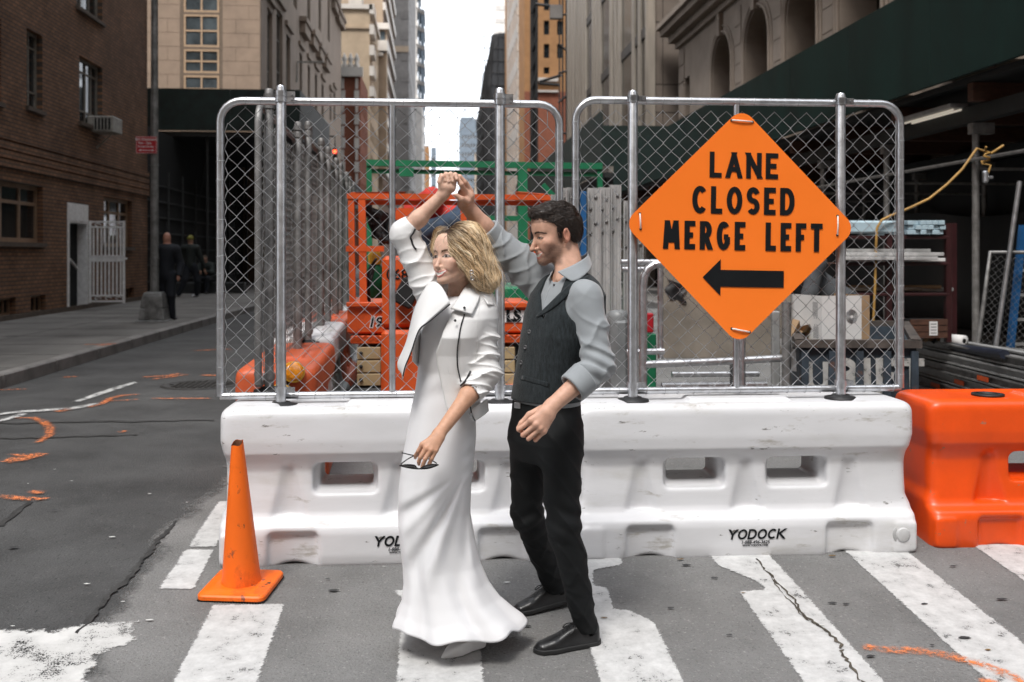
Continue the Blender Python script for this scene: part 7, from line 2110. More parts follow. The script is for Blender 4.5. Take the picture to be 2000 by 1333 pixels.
# standing collar behind the neck and on the far side
wsheet('collar', [[(926, 538, .07), (905, 540, .085), (880, 546, .07), (858, 548, .02), (850, 552, -.05)], [(934, 560, .08), (908, 566, .095), (880, 570, .08), (852, 568, .02), (842, 566, -.06)]])
ribbon('zip', [on_surf(jack, FW, u, v) for u, v in [(907, 614), (904, 624), (901, 634), (898, 648), (896, 662), (894, 676), (893, 690), (893, 704), (894, 718), (897, 732), (900, 745)]], .0030, M_zipp, wom)
ribbon('zip', [on_surf(jack, FW, u, v) for u, v in [(919, 725), (916, 731), (913, 737), (909, 743), (905, 748), (900, 753)]], .0042, M_zipp, wom)
ribbon('zip', [on_surf(jack, FW, u, v) for u, v in [(811, 447), (807, 455), (802, 463), (804, 470), (806, 477), (809, 483), (813, 487)]], .0042, M_zipp, wom)
# welt seams of the jacket front and sleeve head
for pts in ([(928, 606), (931, 630), (933, 660), (931, 690), (926, 716)], [(941, 570), (938, 592), (934, 612), (930, 634)], [(872, 700), (878, 730), (886, 760), (894, 790)]):
    ribbon('seam', [on_surf(jack, FW, u, v, .0005) for u, v in pts], .0014, M_jack, wom)
wsheet('epaulette', [[(934, 572, -.055), (944, 572, -.03)], [(945, 582, -.085), (956, 584, -.05)], [(953, 595, -.10), (966, 597, -.062)]])
for (u, v, dy) in [(937, 575, -.072), (907, 601, -.146), (889, 626, -.158)]:
    b = MB(); b.lathe([(0, .003), (.004, .003), (.0055, .001), (.0055, 0), (0, 0)], 12, caps=False); o = b.build('snap', M_zipp, wom); o.location = FW(u, v, dy); o.rotation_euler = (radians(75), 0, 0)
wsheet('hem_band', [[(919, 800, -.105), (930, 793, -.095), (942, 786, -.06), (951, 779, .0)], [(922, 812, -.108), (932, 806, -.098), (943, 799, -.06), (952, 791, .0)], [(925, 824, -.108), (934, 818, -.098), (944, 811, -.06), (953, 803, .0)]], .008)
ribbon('zip', [FW(*p) for p in [(917, 788, -.118), (919, 797, -.122), (921, 806, -.122), (924, 815, -.122), (928, 822, -.12)]], .0032, M_zipp, wom)
b = MB(); b.bbox(-.006, .006, -.003, .003, -.008, .008, .001); o = b.build('buckle', M_steel, wom); o.location = FW(920, 810, -.126)
# hair
def whair(p):
    q = hw.loc(p)
    d = sd_ell(q, (0, -.014, .046), (.085, .108, .094))
    # picture-right mass sweeping back and down (her left side)
    d = smin(d, sd_cap(p, FW(912, 468, -.06), FW(926, 535, -.06), .072, .060), .03)
    d = smin(d, sd_cap(p, FW(925, 490, -.03), FW(948, 548, -.04), .070, .046), .03)
    d = smin(d, sd_cap(p, FW(930, 500, .02), FW(955, 540, .02), .060, .046), .03)
    d = smin(d, sd_cap(p, FW(905, 470, .06), FW(915, 540, .06), .060, .050), .03)
    # picture-left lock beside the face
    d = smin(d, sd_cap(p, FW(866, 462, .035), FW(847, 505, .035), .040, .018), .02)
    # keep the face free
    fq = smin(sd_ell(q, (-.012, .088, -.022), (.050, .060, .086)), sd_ell(q, (-.004, .090, .030), (.040, .042, .046)), .02)
    d = smax(d, -fq, .012)
    d = smax(d, -sd_cap(p, FW(884, 545, -.08), FW(896, 590, -.06), .045, .05), .015)
    ux = 1000 + (p[:, 0] + FW.xo) * FPX / (FW.t0 + p[:, 1]); vz = 498 + (CAMZ - p[:, 2] - FW.zo) * FPX / (FW.t0 + p[:, 1])
    d = smax(d, ((906 + (vz - 528) * .80) - ux) * .0016 + np.where(vz > 520, 0, -1) * .05 + np.clip(vz - 520, 0, 10) * .0 , .012)
    return d - .0035 * wav(p, 75, .8)
rw = np.random.RandomState(9)
wv, wq = surf(whair, hw.c - np.array((.16, .2, .16)), hw.c + np.array((.24, .2, .17)), .0034)
def grow(p):
    """brown roots near the parting, blonde lengths"""
    root = FW(880, 450, -.06)
    q = hw.loc(p); t = np.clip((np.linalg.norm((p - FW(884, 450, -.03)) * np.array((1.0, .6, 1.0)), axis=1) - .035) / .055, 0, 1)
    return t
def wcapcol(v):
    t = grow(v)[:, None]; s = (1 + .25 * wav(v, 140, .3))[:, None]
    return (np.array((.050, .030, .020)) * (1 - t) + np.array((.55, .36, .19)) * t) * s
wv = relax(wv, wq, 1); wpart = (wv, wq, wcapcol(wv))
cand = np.where((whair(wv) < .003) & (wv[:, 2] > FW(0, 548, 0)[2]))[0]
idx = rw.choice(cand, 4600)
ph = 4.5 * wav(wv[idx], 60, .3) + rw.uniform(-.5, .5, len(idx)); fr = rw.uniform(.5, 1.0, len(idx))
part_x = FW(878, 450, 0)[0]
def wdir(P, i, g):
    ux = 1000 + (P[:, 0] + FW.xo) * FPX / (FW.t0 + P[:, 1]); vz = 498 + (CAMZ - P[:, 2] - FW.zo) * FPX / (FW.t0 + P[:, 1])
    left = (ux < 876 - (vz - 450) * .25) & (vz < 540)
    k = np.clip((vz - 450) / 90, 0, 1)
    dx = np.where(left, -.55 + .45 * k, .80 - .10 * k); dz = np.where(left, -.75, -.55 - .55 * k)
    wave = .85 * np.sin(i * .70 + ph) * np.clip(k + .2, 0, 1)
    far = np.clip(P[:, 1] * 4, -.3, .3)
    return np.stack([dx + wave * .55, far + .25 * np.sin(ph * 3 + i * .4), dz + wave * .35], -1)
hues = [np.array((.96, .76, .51)), np.array((.86, .63, .38)), np.array((.62, .41, .22)), np.array((.96, .80, .58)), np.array((.22, .13, .06)), np.array((.76, .55, .31))]
P0 = wv[idx]
hid = np.clip(((wav(P0, 120, 1.9) * .9 + .5) * 6 + rw.uniform(-1.4, 1.4, len(P0))).astype(int), 0, 5); hid = np.array([4, 2, 1, 5, 0, 3])[hid]
def scol(s, t):
    # colour along the lock: roots darken only where it starts near the parting
    g0 = grow(P0[s:s + 1])[0]; k = np.clip(g0 + t * 1.2, 0, 1)[:, None]
    return np.array((.055, .033, .022)) * (1 - k) + hues[hid[s]] * k
sv = strands(whair, P0, wdir, 16, rw.uniform(.0045, .0092, len(idx)), lambda m: rw.uniform(-.001, .006, m), lambda s, t: (.0007 + .0009 * ((s * 13) % 5) / 5) * np.sqrt(np.clip(1.02 - t, .02, 1)), scol, rw, sides=3, lift=lambda t: max(0, (t - .62)) * 1.6)
# pointed lock ends along the lower edge
fi = rw.choice(cand, 260); phs, ph = ph, rw.uniform(0, 6.28, 260); fly = strands(whair, wv[fi], wdir, 16, rw.uniform(.006, .010, 260), lambda m: rw.uniform(.004, .012, m), lambda s, t: .0005 * (1.05 - t), lambda s, t: np.tile(hues[s % 6], (len(t), 1)), rw, sides=3, lift=lambda t: .35 + .4 * t)
lc = np.array([i for i in cand if whair(wv[i:i + 1] + np.array((.02, -.01, -.01)))[0] > -.004])
li = rw.choice(lc, 150); ph = 4.5 * wav(wv[li], 60, .3) + rw.uniform(-.9, .9, 150); P0 = wv[li]; hid = np.array([0, 3, 1, 0, 3, 5, 2, 4])[rw.randint(0, 8, 150)]
lock = strands(whair, P0, wdir, 20, rw.uniform(.004, .0075, 150), lambda m: rw.uniform(.000, .004, m), lambda s, t: (.0026 + .0018 * ((s * 7) % 5) / 5) * np.clip(np.sin(np.pi * (.12 + .88 * t)), .03, 1), scol, rw, sides=5, lift=lambda t: max(0, t - .55) * 1.3)
V_, Q_, C_ = join_np([wpart, sv, fly, lock])
npobj('hair', V_, Q_, M_hair, wom, C_)
# earring: three small rings
er = None
b = MB()
for (u, v) in [(921, 531), (922, 537), (922.5, 543.5)]:
    c_ = FW(u, v, -.125); b.tube([(c_[0] + .0065 * cos(a), c_[1], c_[2] + .0065 * sin(a)) for a in [i * pi / 6 for i in range(12)]], .0022, 6, closed=True)
b.build('earring', M_steel, wom)
# sunglasses in the lower hand
M_lens = mat('dark_lens', (0.012, 0.013, 0.016), 0.08); M_fr = mat('black_acetate', (0.008, 0.008, 0.009), 0.25)
gl = thing('sunglasses', 'black sunglasses dangling from the hand of the woman in white', 'sunglasses', FW.loc, FW.rz)
def lens(pts): return sheet('lens', [[FW(*p) for p in r] for r in pts], M_lens, gl, .003, 2)
lens([[(785, 909, -.32), (795, 907.5, -.335), (806, 908, -.34), (812, 910, -.34)], [(787, 910.5, -.30), (797, 912.5, -.31), (808, 914, -.315), (815, 915, -.315)]])
lens([[(826, 912, -.33), (834, 908.5, -.335), (844, 907, -.325), (853, 907.5, -.31)], [(822, 915, -.315), (833, 915, -.31), (843, 913, -.30), (852, 909, -.295)]])
def gr(name, pts, r=.0022): return ribbon(name, [FW(*p) for p in pts], r, M_fr, gl)
gr('rim', [(781, 909.5, -.305), (790, 908, -.33), (800, 907.5, -.34), (810, 909, -.345), (814, 914, -.33), (820, 915.5, -.325), (826, 912, -.335), (835, 908.5, -.34), (845, 907, -.33), (856, 908, -.305)], .0026)
gr('rim', [(781, 909.5, -.305), (792, 912.5, -.305), (806, 915, -.315), (820, 916, -.32), (836, 915, -.31), (848, 911.5, -.30), (856, 908, -.305)], .0022)
gr('temple', [(783, 907, -.30), (790, 901, -.285), (800, 894.5, -.265), (808, 890, -.25), (800, 888, -.235), (786, 884.5, -.215)])
gr('temple', [(853, 905, -.30), (845, 900, -.285), (834, 895, -.265), (822, 890, -.255), (812, 887.5, -.25)])
# ------------------------------------------------------------------ inside the work zone
M_lo = mat('lift_orange', (0.62, 0.085, 0.012), 0.5, var=0.12, scale=4, spots=[((0.30, 0.05, 0.02), 0.62, 6, .12), ((0.10, 0.06, 0.045), 0.72, 12, .03)])
M_lg = mat('lift_green', (0.008, 0.17, 0.075), 0.5, var=0.12, scale=4, spots=[((0.02, 0.08, 0.05), 0.62, 6, .12), ((0.35, 0.33, 0.3), 0.74, 14, .03)])
M_tan2 = mat('tan_drawer', (0.42, 0.31, 0.17), 0.55, var=0.12, scale=5); M_alu = mat('aluminium', (0.56, 0.555, 0.55), 0.42, metal=.25, var=0.2, scale=6, stretch=(1, 1, .15), spots=[((0.28, 0.27, 0.26), 0.62, 5, .2)])
M_alu2 = mat('dull_aluminium', (0.36, 0.36, 0.355), 0.5, metal=.25, var=0.2, scale=6, stretch=(1, 1, .2)); M_blue = mat('blue_paint', (0.012, 0.10, 0.27), 0.5, var=0.15)
def bar(parent, name, u0, v0, u1, v1, Y0, w, m, Y1=None, d=None):
    """square tube between two picture points at given depths"""
    a = at(u0, v0, Y0); c = at(u1, v1, Y0 if Y1 is None else Y1); D = c - a; L = D.length
    q = D.to_track_quat('X', 'Z').to_matrix(); b = MB(); b.box((a + c) / 2, (L / 2, (d or w) / 2, w / 2), q); return b.build(name, m, parent)
def pbox(parent, name, u0, u1, v0, v1, Y0, Y1, m, bev=.008):
    a = at(u0, v1, Y0); c = at(u1, v0, Y0); b = MB(); b.bbox(a.x, c.x, Y0, Y1, a.z, c.z, bev); return b.build(name, m, parent)
# orange scissor lift
L = thing('scissor_lift', 'orange scissor lift platform with guard rails behind the couple', 'scissor lift', (0, 0, 0)); YL = 8.3
bar(L, 'guard_rail', 678, 383, 1075, 386, YL, .045, M_lo); bar(L, 'guard_rail', 690, 395, 1070, 397, YL + .06, .04, M_lo)
bar(L, 'guard_rail', 676, 486, 750, 486, YL, .045, M_lo); bar(L, 'guard_rail', 930, 492, 1075, 494, YL, .045, M_lo)
for u in (686, 707, 1066, 905): bar(L, 'guard_post', u, 388, u + 3, 600, YL + .01, .05 if u != 707 else .058, M_lo)
bar(L, 'guard_rail', 690, 380, 800, 378, YL + .1, .04, M_lo, Y1=YL + 1.7); bar(L, 'guard_rail', 770, 418, 812, 418, YL + .5, .10, M_lo); bar(L, 'guard_rail', 1060, 383, 1010, 378, YL + .1, .04, M_lo, Y1=YL + 1.7)
pbox(L, 'platform_side', 678, 1050, 597, 652, YL - .02, YL + 1.5, M_lo, .015); pbox(L, 'toe_rail', 930, 1050, 590, 602, YL - .06, YL - .021, M_lo); pbox(L, 'toe_rail', 676, 745, 590, 600, YL - .06, YL - .021, M_lo)
tp = pbox(L, 'tread_plate', 684, 1046, 654, 672, YL - .05, YL + 1.4, M_lo)
a, c = at(690, 663, YL - .051), at(1040, 663, YL - .051)
b = MB()
for i in range(60):
    x = a.x + (c.x - a.x) * i / 59; s = 1 if i % 2 else -1; b.box((x, YL - .052, a.z), (.016, .003, .004), Matrix.Rotation(s * .7, 3, 'Y')); b.box((x + .012, YL - .052, a.z + .022), (.016, .003, .004), Matrix.Rotation(-s * .7, 3, 'Y'))
b.build('tread_pattern', M_lo, L, kind='stuff')
mst = pbox(L, 'mast_cover', 746, 822, 500, 640, YL - .12, YL + .4, M_lo, .03); pbox(L, 'mast_base', 744, 835, 645, 792, YL - .18, YL + .5, M_lo, .03); pbox(L, 'mast_base', 985, 1015, 752, 792, YL - .1, YL + .5, M_lo, .02)
for (u0, u1) in ((697, 744), (932, 1006)):
    for k in range(3):
        o = pbox(L, 'drawer', u0, u1, 678 + k * 26, 702 + k * 26, YL - .05, YL + .4, M_tan2, .006)
        b = MB(); p = at((u0 + 8), 690 + k * 26, YL - .056); b.lathe([(0, .012), (.014, .012), (.016, 0)], 10, c=(0, 0, 0)); q = b.build('lock', M_blk, o); q.location = p; q.rotation_euler = (radians(90), 0, 0)
pbox(L, 'chassis', 680, 1010, 756, 792, YL - .1, YL + 1.4, M_blk, .02)
p = at(724, 631, YL - .08); bfont('lettering', '19', .115, M_signw, L, (p.x + .03, YL - .0255, p.z), (radians(90), 0, 0), shear=.2, bold=.010); bfont('lettering', '19', .115, M_print, L, (p.x + .03, YL - .0275, p.z), (radians(90), 0, 0), shear=.2, bold=.003)
p = at(783, 537, YL - .13); bfont('lettering', '0684', .12, M_print, L, (p.x, YL - .124, p.z), (radians(90), 0, 0), bold=.002)
o = pbox(L, 'name_plate', 965, 1036, 606, 630, YL - .028, YL - .021, M_signw, .002); p = at(1003, 618, YL - .03); bfont('lettering', 'LS', .13, M_print, L, (p.x - .0, YL - .0295, p.z), (radians(90), 0, 0), bold=.008)
ctl = thing('control_box', 'black control box hung askew on the orange lift', 'control box', at(795, 572, YL - .2), 0); ctl.rotation_euler = (0, radians(28), radians(5))
b = MB(); b.bbox(-.085, .085, -.04, .04, -.11, .11, .015); b.build('case', M_blk, ctl); b = MB(); b.tube([(0, 0, .11), (-.03, .02, .2), (-.08, .05, .26)], .012, 6); b.build('cable', M_blk, ctl)
hn = thing('harness', 'black harness and hoses slung over the corner of the orange lift', 'harness', (0, 0, 0)); rr = random.Random(4)
for k in range(11):
    pts = [at(712 + rr.uniform(-6, 10), 398 + rr.uniform(0, 10), YL + .15)]
    for j in range(1, 6): pts.append(at(712 + j * 8 + rr.uniform(-9, 9), 398 + j * 14 + rr.uniform(-8, 8), YL + .15 + rr.uniform(-.06, .08)))
    b = MB(); b.tube(pts, rr.uniform(.018, .034), 6); b.build('strap', M_blk, hn)
b = MB(); b.grid(lambda s, t: tuple(at(718 + s * 40 + t * 6 + 3 * sin(t * 9), 402 + t * 62 + s * 14, YL + .22 + .05 * sin(s * 7 + t * 5))), 10, 10); b.build('webbing', M_blk, hn)
for k in range(3):
    b = MB(); b.tube([at(735 - k * 3, 505 + k * 12, YL + .1), at(722 + k * 2, 525 + k * 8, YL + .05), at(712 + k * 4, 560, YL + .08), at(722, 590, YL + .1)], .012, 6); b.build('hose', M_blk, hn)
gb = thing('gas_bottle', 'green cylinder with yellow cap on the orange lift platform', 'gas cylinder', at(732, 582, YL + .3))
b = MB(); b.lathe([(.0, 0), (.075, 0), (.08, .02), (.08, .22), (.06, .27), (.025, .30)], 16, caps=False); b.build('body', M_lg, gb); b = MB(); b.lathe([(.055, .29), (.06, .36), (.04, .40), (0, .41)], 14, caps=False); b.build('cap', M_yel, gb)
# green lift behind it
G = thing('scissor_lift', 'green guard rail frame of a second lift behind the orange one', 'scissor lift', (0, 0, 0)); YG = 10.6
bar(G, 'guard_rail', 716, 318, 1176, 325, YG, .065, M_lg); bar(G, 'guard_rail', 722, 334, 1170, 341, YG + .03, .045, M_lg); bar(G, 'guard_rail', 720, 316, 760, 322, YG, .05, M_lg, Y1=YG + 2); bar(G, 'guard_rail', 780, 336, 808, 337, YG - .03, .09, M_lg)
for u in (721, 1020, 1170): bar(G, 'guard_post', u, 318, u + 2, 640 if u != 1170 else 372, YG + .01, .055 if u != 1020 else .10, M_lg)
bar(G, 'guard_rail', 850, 425, 1130, 428, YG, .055, M_lg); bar(G, 'guard_rail', 850, 470, 1130, 474, YG + .5, .05, M_lg); bar(G, 'guard_rail', 1060, 360, 1120, 425, YG + .3, .05, M_lg)
pbox(G, 'platform_side', 720, 1175, 560, 640, YG, YG + 1.6, M_lg, .02); pbox(G, 'base', 760, 1130, 645, 735, YG + .2, YG + 1.4, M_blk, .03)
for (u0, v0, u1, v1) in ((1000, 505, 1060, 560), (1060, 505, 1000, 560)): bar(G, 'scissor_arm', u0, v0, u1, v1, YG + .3, .06, M_alu2)
# aluminium planks on end
pl = [(1094, 1107, 367, M_alu), (1107.5, 1120, 366, M_alu2), (1147, 1170, 367, M_alu), (1171, 1190, 366, M_alu), (1191.5, 1212, 361, M_alu), (1217, 1235, 392, M_alu), (1075, 1092, 380, M_alu2), (1236, 1256, 410, M_alu2)]
rr = random.Random(3)
for i, (u0, u1, vt, m) in enumerate(pl):
    Y = 9.2 + .02 * (i % 3); a, c = at(u0, vt, Y), at(u1, vt, Y); w = c.x - a.x
    t = thing('scaffold_plank', ['narrow aluminium plank on end right of the green frame', 'dull aluminium plank on end beside the narrow one', 'aluminium plank on end with bolts, right of the blue boards', 'aluminium plank on end, second right of the blue boards', 'tallest aluminium plank on end, third right of the blue boards', 'shorter aluminium plank on end near the left tip of the sign', 'dull plank on end behind the head of the man', 'low dull plank on end behind the left tip of the sign'][i], 'plank', (a.x, Y, .02), 0, 'aluminium planks stood on end')
    H_ = a.z - .02
    b = MB(); b.bx(0, w, .012, .03, 0, H_); b.bx(0, .012, -.03, .012, 0, H_); b.bx(w - .012, w, -.03, .012, 0, H_); b.bx(w * .45, w * .55, -.006, .012, 0, H_); b.build('channel', m, t)
    for k in range(4):
        b = MB(); b.lathe([(0, .014), (.010, .014), (.016, .006), (.02, 0)], 10, c=(0, 0, 0)); o = b.build('bolt', M_galvd, t); o.location = (w * (.28 if k % 2 else .72), .012, H_ - .08 - k * .11 - rr.uniform(0, .03)); o.rotation_euler = (radians(90), 0, 0)
for i, (u0, u1, v0, lab) in enumerate(((1121, 1130, 372, 'blue board on end between aluminium planks, left one'), (1134, 1146, 378, 'blue board on end between aluminium planks, right one'))):
    a, c = at(u0, v0, 9.15), at(u1, v0, 9.15); t = thing('blue_board', lab, 'board', (a.x, 9.15, .02)); b = MB(); b.bbox(0, c.x - a.x, 0, .05, 0, a.z, .006); b.build('board', M_blue, t)
# grey compressor
M_mach = mat('machine_grey', (0.20, 0.21, 0.215), 0.45, var=.15, scale=4)
cp = thing('compressor', 'grey rounded machine just right of the arm of the man', 'compressor', at(1212, 760, 7.8))
b = MB(); b.bbox(-.09, .07, -.1, .4, -.1, .58, .05); b.build('case', M_mach, cp); b = MB(); b.lathe([(0, .05), (.07, .04), (.085, 0), (.085, -.05)], 16, c=(-.02, 0, .58)); b.build('dome', M_mach, cp); b = MB(); b.bx(.072, .078, .0, .2, .1, .4); b.build('cover_plate', M_alu, cp)
# pipe frames and the stained panel
pf = thing('pipe_frame', 'bent steel pipe frame behind the lower left of the diamond sign', 'pipe frame', (0, 0, 0)); YP = 7.2
def pipe(parent, pix, r=.026, m=M_galv, Y=YP, name='pipe'): b = MB(); b.tube([at(u, v, Y) for u, v in pix], r, 10); return b.build(name, m, parent)
pipe(pf, [(1256, 770), (1256, 560), (1258, 540), (1265, 525), (1278, 517), (1296, 515), (1420, 514), (1436, 518), (1446, 530), (1448, 560), (1448, 770)], .03); pipe(pf, [(1257, 712), (1400, 706), (1536, 699)], .028); pipe(pf, [(1290, 520), (1290, 700)], .022, Y=7.35); pipe(pf, [(1224, 688), (1297, 686)], .024, Y=7.3)
pipe(pf, [(1213, 512), (1296, 512)], .024, Y=7.5); pipe(pf, [(1215, 526), (1258, 526)], .024, Y=7.5); pipe(pf, [(1536, 590), (1536, 790)], .034, M_galvd, 7.15); pipe(pf, [(1312, 731), (1482, 730)], .024, Y=7.6); pipe(pf, [(1292, 754), (1497, 751)], .028, Y=7.3)
M_ply = mat('stained_plywood', (0.235, 0.205, 0.17), 0.8, var=.2, scale=2.5, bump=.1, spots=[((0.10, 0.085, 0.07), .6, 3, .2), ((0.012, 0.012, 0.013), .70, 6, .03)])
py = thing('plywood_panel', 'stained plywood sheet standing behind the lower part of the diamond sign', 'plywood sheet', (0, 0, 0))
pbox(py, 'sheet', 1292, 1545, 500, 700, 7.75, 7.77, M_ply, .003); b = MB(); b.grid(lambda s, t: tuple(at(1303 + s * 34 + 5 * sin(t * 8), 545 + t * 36 + s * 12, 7.74 + .01 * sin(s * 9 + t * 4))), 8, 8); b.build('tape', M_blk, py)
p2 = thing('steel_sheet', 'grey steel sheet standing left of the rusty container', 'steel sheet', (0, 0, 0)); pbox(p2, 'sheet', 1509, 1524, 608, 760, 7.5, 7.55, M_alu2)
gpst = thing('coloured_post', 'green post with red top among the steel pipes', 'post', (0, 0, 0)); pbox(gpst, 'shaft', 1260, 1282, 652, 790, 7.9, 8.0, M_lg); pbox(gpst, 'top', 1263, 1277, 612, 650, 7.9, 7.98, M_red)
cl = thing('coil_cord', 'black coiled cord hanging among the steel pipes', 'cord', at(1430, 712, 7.1)); b = MB(); b.tube([(.016 * cos(k * 1.0), .016 * sin(k * 1.0), -k * .0022) for k in range(80)], .004, 5); b.build('coil', M_blk, cl)
pipe(cl, [(1335, 700), (1340, 735), (1344, 790)], .009, M_blk, 7.1, 'lead')
# rusty container with rubbish
M_cont = mat('rusty_container', (0.03, 0.045, 0.062), 0.7, var=.3, scale=5, bump=.2, bscale=30, spots=[((0.12, 0.05, 0.025), .60, 7, .08), ((0.20, 0.19, 0.17), .66, 9, .04)])
M_rim = mat('scraped_rim', (0.075, 0.062, 0.054), 0.7, var=.35, scale=9, bump=.2, spots=[((0.07, 0.03, 0.018), .58, 12, .1), ((0.45, 0.43, 0.40), .70, 16, .04)])
ct = thing('skip_container', 'rusty dark container with worn white lettering right of the sign', 'container', (0, 0, 0))
FL, FR, BR, BLc = at(1563, 676, 7.0), at(1790, 684, 6.9), at(1716, 634, 8.9), at(1541, 634, 9.0)
zr = FL.z
C4 = [Vector((FL.x, FL.y, 0)), Vector((FR.x, FR.y, 0)), Vector((BR.x + .25, BR.y, 0)), Vector((BLc.x, BLc.y, 0))]
cen = sum(C4, Vector()) / 4
for i in range(4):
    a, c = C4[i], C4[(i + 1) % 4]; d = (c - a).normalized(); n = Vector((d.y, -d.x, 0))
    b = MB(); lo_a, lo_c = a.lerp(cen, .05), c.lerp(cen, .05)
    zt_ = zr + (.0 if i == 0 else .0)
    vs = [lo_a + Vector((0, 0, .05)), lo_c + Vector((0, 0, .05)), c + Vector((0, 0, zt_)), a + Vector((0, 0, zt_))]; vs += [p - n * .05 for p in vs]
    b.add(vs, [(0, 1, 2, 3), (7, 6, 5, 4), (0, 4, 5, 1), (1, 5, 6, 2), (2, 6, 7, 3), (3, 7, 4, 0)]); w_ = b.build('side', M_cont, ct)
    b = MB(); q = d.to_track_quat('X', 'Z').to_matrix(); b.box((a + c) / 2 + Vector((0, 0, zt_ + .02)), ((c - a).length / 2 + .03, .035, .028), q); b.build('rim', M_rim, ct)
    if i == 0:
        for k in range(5): b = MB(); p = a.lerp(c, .02 + k * .24); b.box(p.lerp(cen, .02) + n * .03 + Vector((0, 0, zr * .5)), (.025, .02, zr * .46), q); b.build('rib', M_cont, ct)
b = MB(); b.add([p.lerp(cen, .12) + Vector((0, 0, .1)) for p in C4], [(0, 1, 2, 3)]); b.build('floor', M_cont, ct)
M_wl = paintmat('worn_white_lettering', (0.5, 0.5, 0.48), cover=.385, scale=11, soft=.05)
d = (C4[1] - C4[0]).normalized(); n = Vector((d.y, -d.x, 0)); W_ = (C4[1] - C4[0]).length
def ctl_pt(x, z, l):
    f = z / zr; base = C4[0].lerp(cen, .05 * (1 - f)); return base + d * x + n * (.012 + l * .0003) + Vector((0, 0, z))
mbx, _ = word_mb('UBIFT', .26, .22, lambda a_, c_, l: ctl_pt(.03 + a_ * .88, .42 + c_, l), gap=.16); mbx.build('lettering', M_wl, ct)
M_card = mat('white_carton', (0.72, 0.71, 0.70), .7, var=.04, scale=4); M_kraft = mat('kraft_card', (0.36, 0.24, 0.14), .8, var=.1, scale=8); M_ink = mat('grey_ink', (0.16, 0.16, 0.17), .7)
bx_ = thing('cardboard_box', 'large white cardboard box standing in the rusty container', 'cardboard box', at(1607, 672, 7.4), radians(12)); bz = at(1607, 672, 7.4).z; hb = at(1607, 578, 7.4).z - bz
W1, W2 = .41, .45
b = MB(); b.bx(-.012, W1, -.006, .0, -.25, hb); b.build('panel', M_card, bx_); b = MB(); b.bx(-.006, .0, .0, W2, -.25, hb); o = b.build('panel', M_card, bx_); b = MB(); b.bx(W1 - .07, W1 + .001, -.008, -.0062, -.25, hb - .001); b.build('kraft_strip', M_kraft, bx_); b = MB(); b.bx(W1 - .006, W1, .001, W2, -.25, hb); b.build('panel', M_kraft, bx_); b = MB(); b.bx(0, W1 - .01, W2 - .006, W2, -.25, hb - .02); b.build('panel', M_kraft, bx_)
b = MB(); b.bx(-.0, .0 + .002, .0, .001, 0, .001); 
for k in range(7): b = MB(); b.tube([(.25 + (.052 - k * .006) * cos(a), -.0075, hb - .16 + (.052 - k * .006) * sin(a)) for a in [i * pi / 10 for i in range(20)]], .0013, 4, closed=True); b.build('printed_emblem', M_ink, bx_)
for k in range(5): b = MB(); b.bx(-.0072, -.0066, .06 + k * .014, .066 + k * .014, hb - .16 - .02 * (k % 2), hb - .05); b.build('printed_line', M_ink, bx_); b = MB(); b.bx(-.0072, -.0066, .05 + k * .014, .056 + k * .014, hb - .33, hb - .24 + .02 * (k % 2)); b.build('printed_line', M_ink, bx_)
rb = thing('crumpled_paper', 'crumpled brown paper and scraps beside the white box in the container', 'rubbish', at(1580, 668, 7.6)); rr = random.Random(8)
for k in range(7):
    b = MB(); cx, cz = rr.uniform(-.14, .05), rr.uniform(-.05, .12); pts = [(cx + rr.uniform(-.09, .09), rr.uniform(-.1, .1), cz + rr.uniform(-.09, .09)) for _ in range(6)]
    b.add(pts, [(0, 1, 2), (1, 3, 2), (2, 3, 4), (3, 5, 4), (0, 2, 5)]); b.build('scrap', [M_kraft, M_card, M_kraft, M_ply, mat('green_scrap', (0.15, 0.4, 0.12), .7), M_card, M_lo][k], rb)
# rack with stored stock
rk = thing('storage_rack', 'dark red steel storage rack under the right shed', 'storage rack', (0, 0, 0)); YK = 10.2
M_rackr = mat('rack_red', (0.035, 0.006, 0.007), .5, var=.2)
for (u, Y) in ((1735, YK - .5), (1851, YK - .5), (1640, YK - .5), (1760, YK + .6), (1862, YK + .6)): bar(rk, 'post', u, 436, u, 668, Y, .055, M_rackr)
for v in (460, 512, 572, 640): pbox(rk, 'shelf_beam', 1636, 1855, v, v + 7, YK - .53, YK - .48, M_rackr); pbox(rk, 'shelf', 1630, 1858, v + 1, v + 4, YK - .47, YK + .6, M_wood)
M_lb = mat('pale_blue_foam', (0.42, 0.55, 0.62), .7, var=.08, scale=9)
for j in range(3):
    for i in range(6):
        u0 = 1767 + i * 12 + (j % 2) * 3; a, c = at(u0, 458 - j * 9.3, YK - .5), at(u0 + 11.2, 449.6 - j * 9.3, YK - .5)
        t = thing('foam_batten', ['first', 'second', 'third', 'fourth', 'fifth', 'sixth'][i] + ' pale blue batten from the left in the ' + ['bottom', 'middle', 'top'][j] + ' layer on the rack', 'batten', (a.x, YK - .56 + R.uniform(-.03, .03), a.z), 0, 'pale blue battens on the rack'); b = MB(); b.bbox(0, c.x - a.x, 0, 1.1, 0, c.z - a.z, .004); b.build('stick', M_lb, t)
a = at(1640, 456, YK - .55); t = thing('foam_bundle', 'pale blue bundle of foam on the rack behind the chain link', 'foam bundle', a); b = MB(); b.bbox(0, .62, 0, .9, 0, .13, .02); b.build('bundle', M_lb, t)
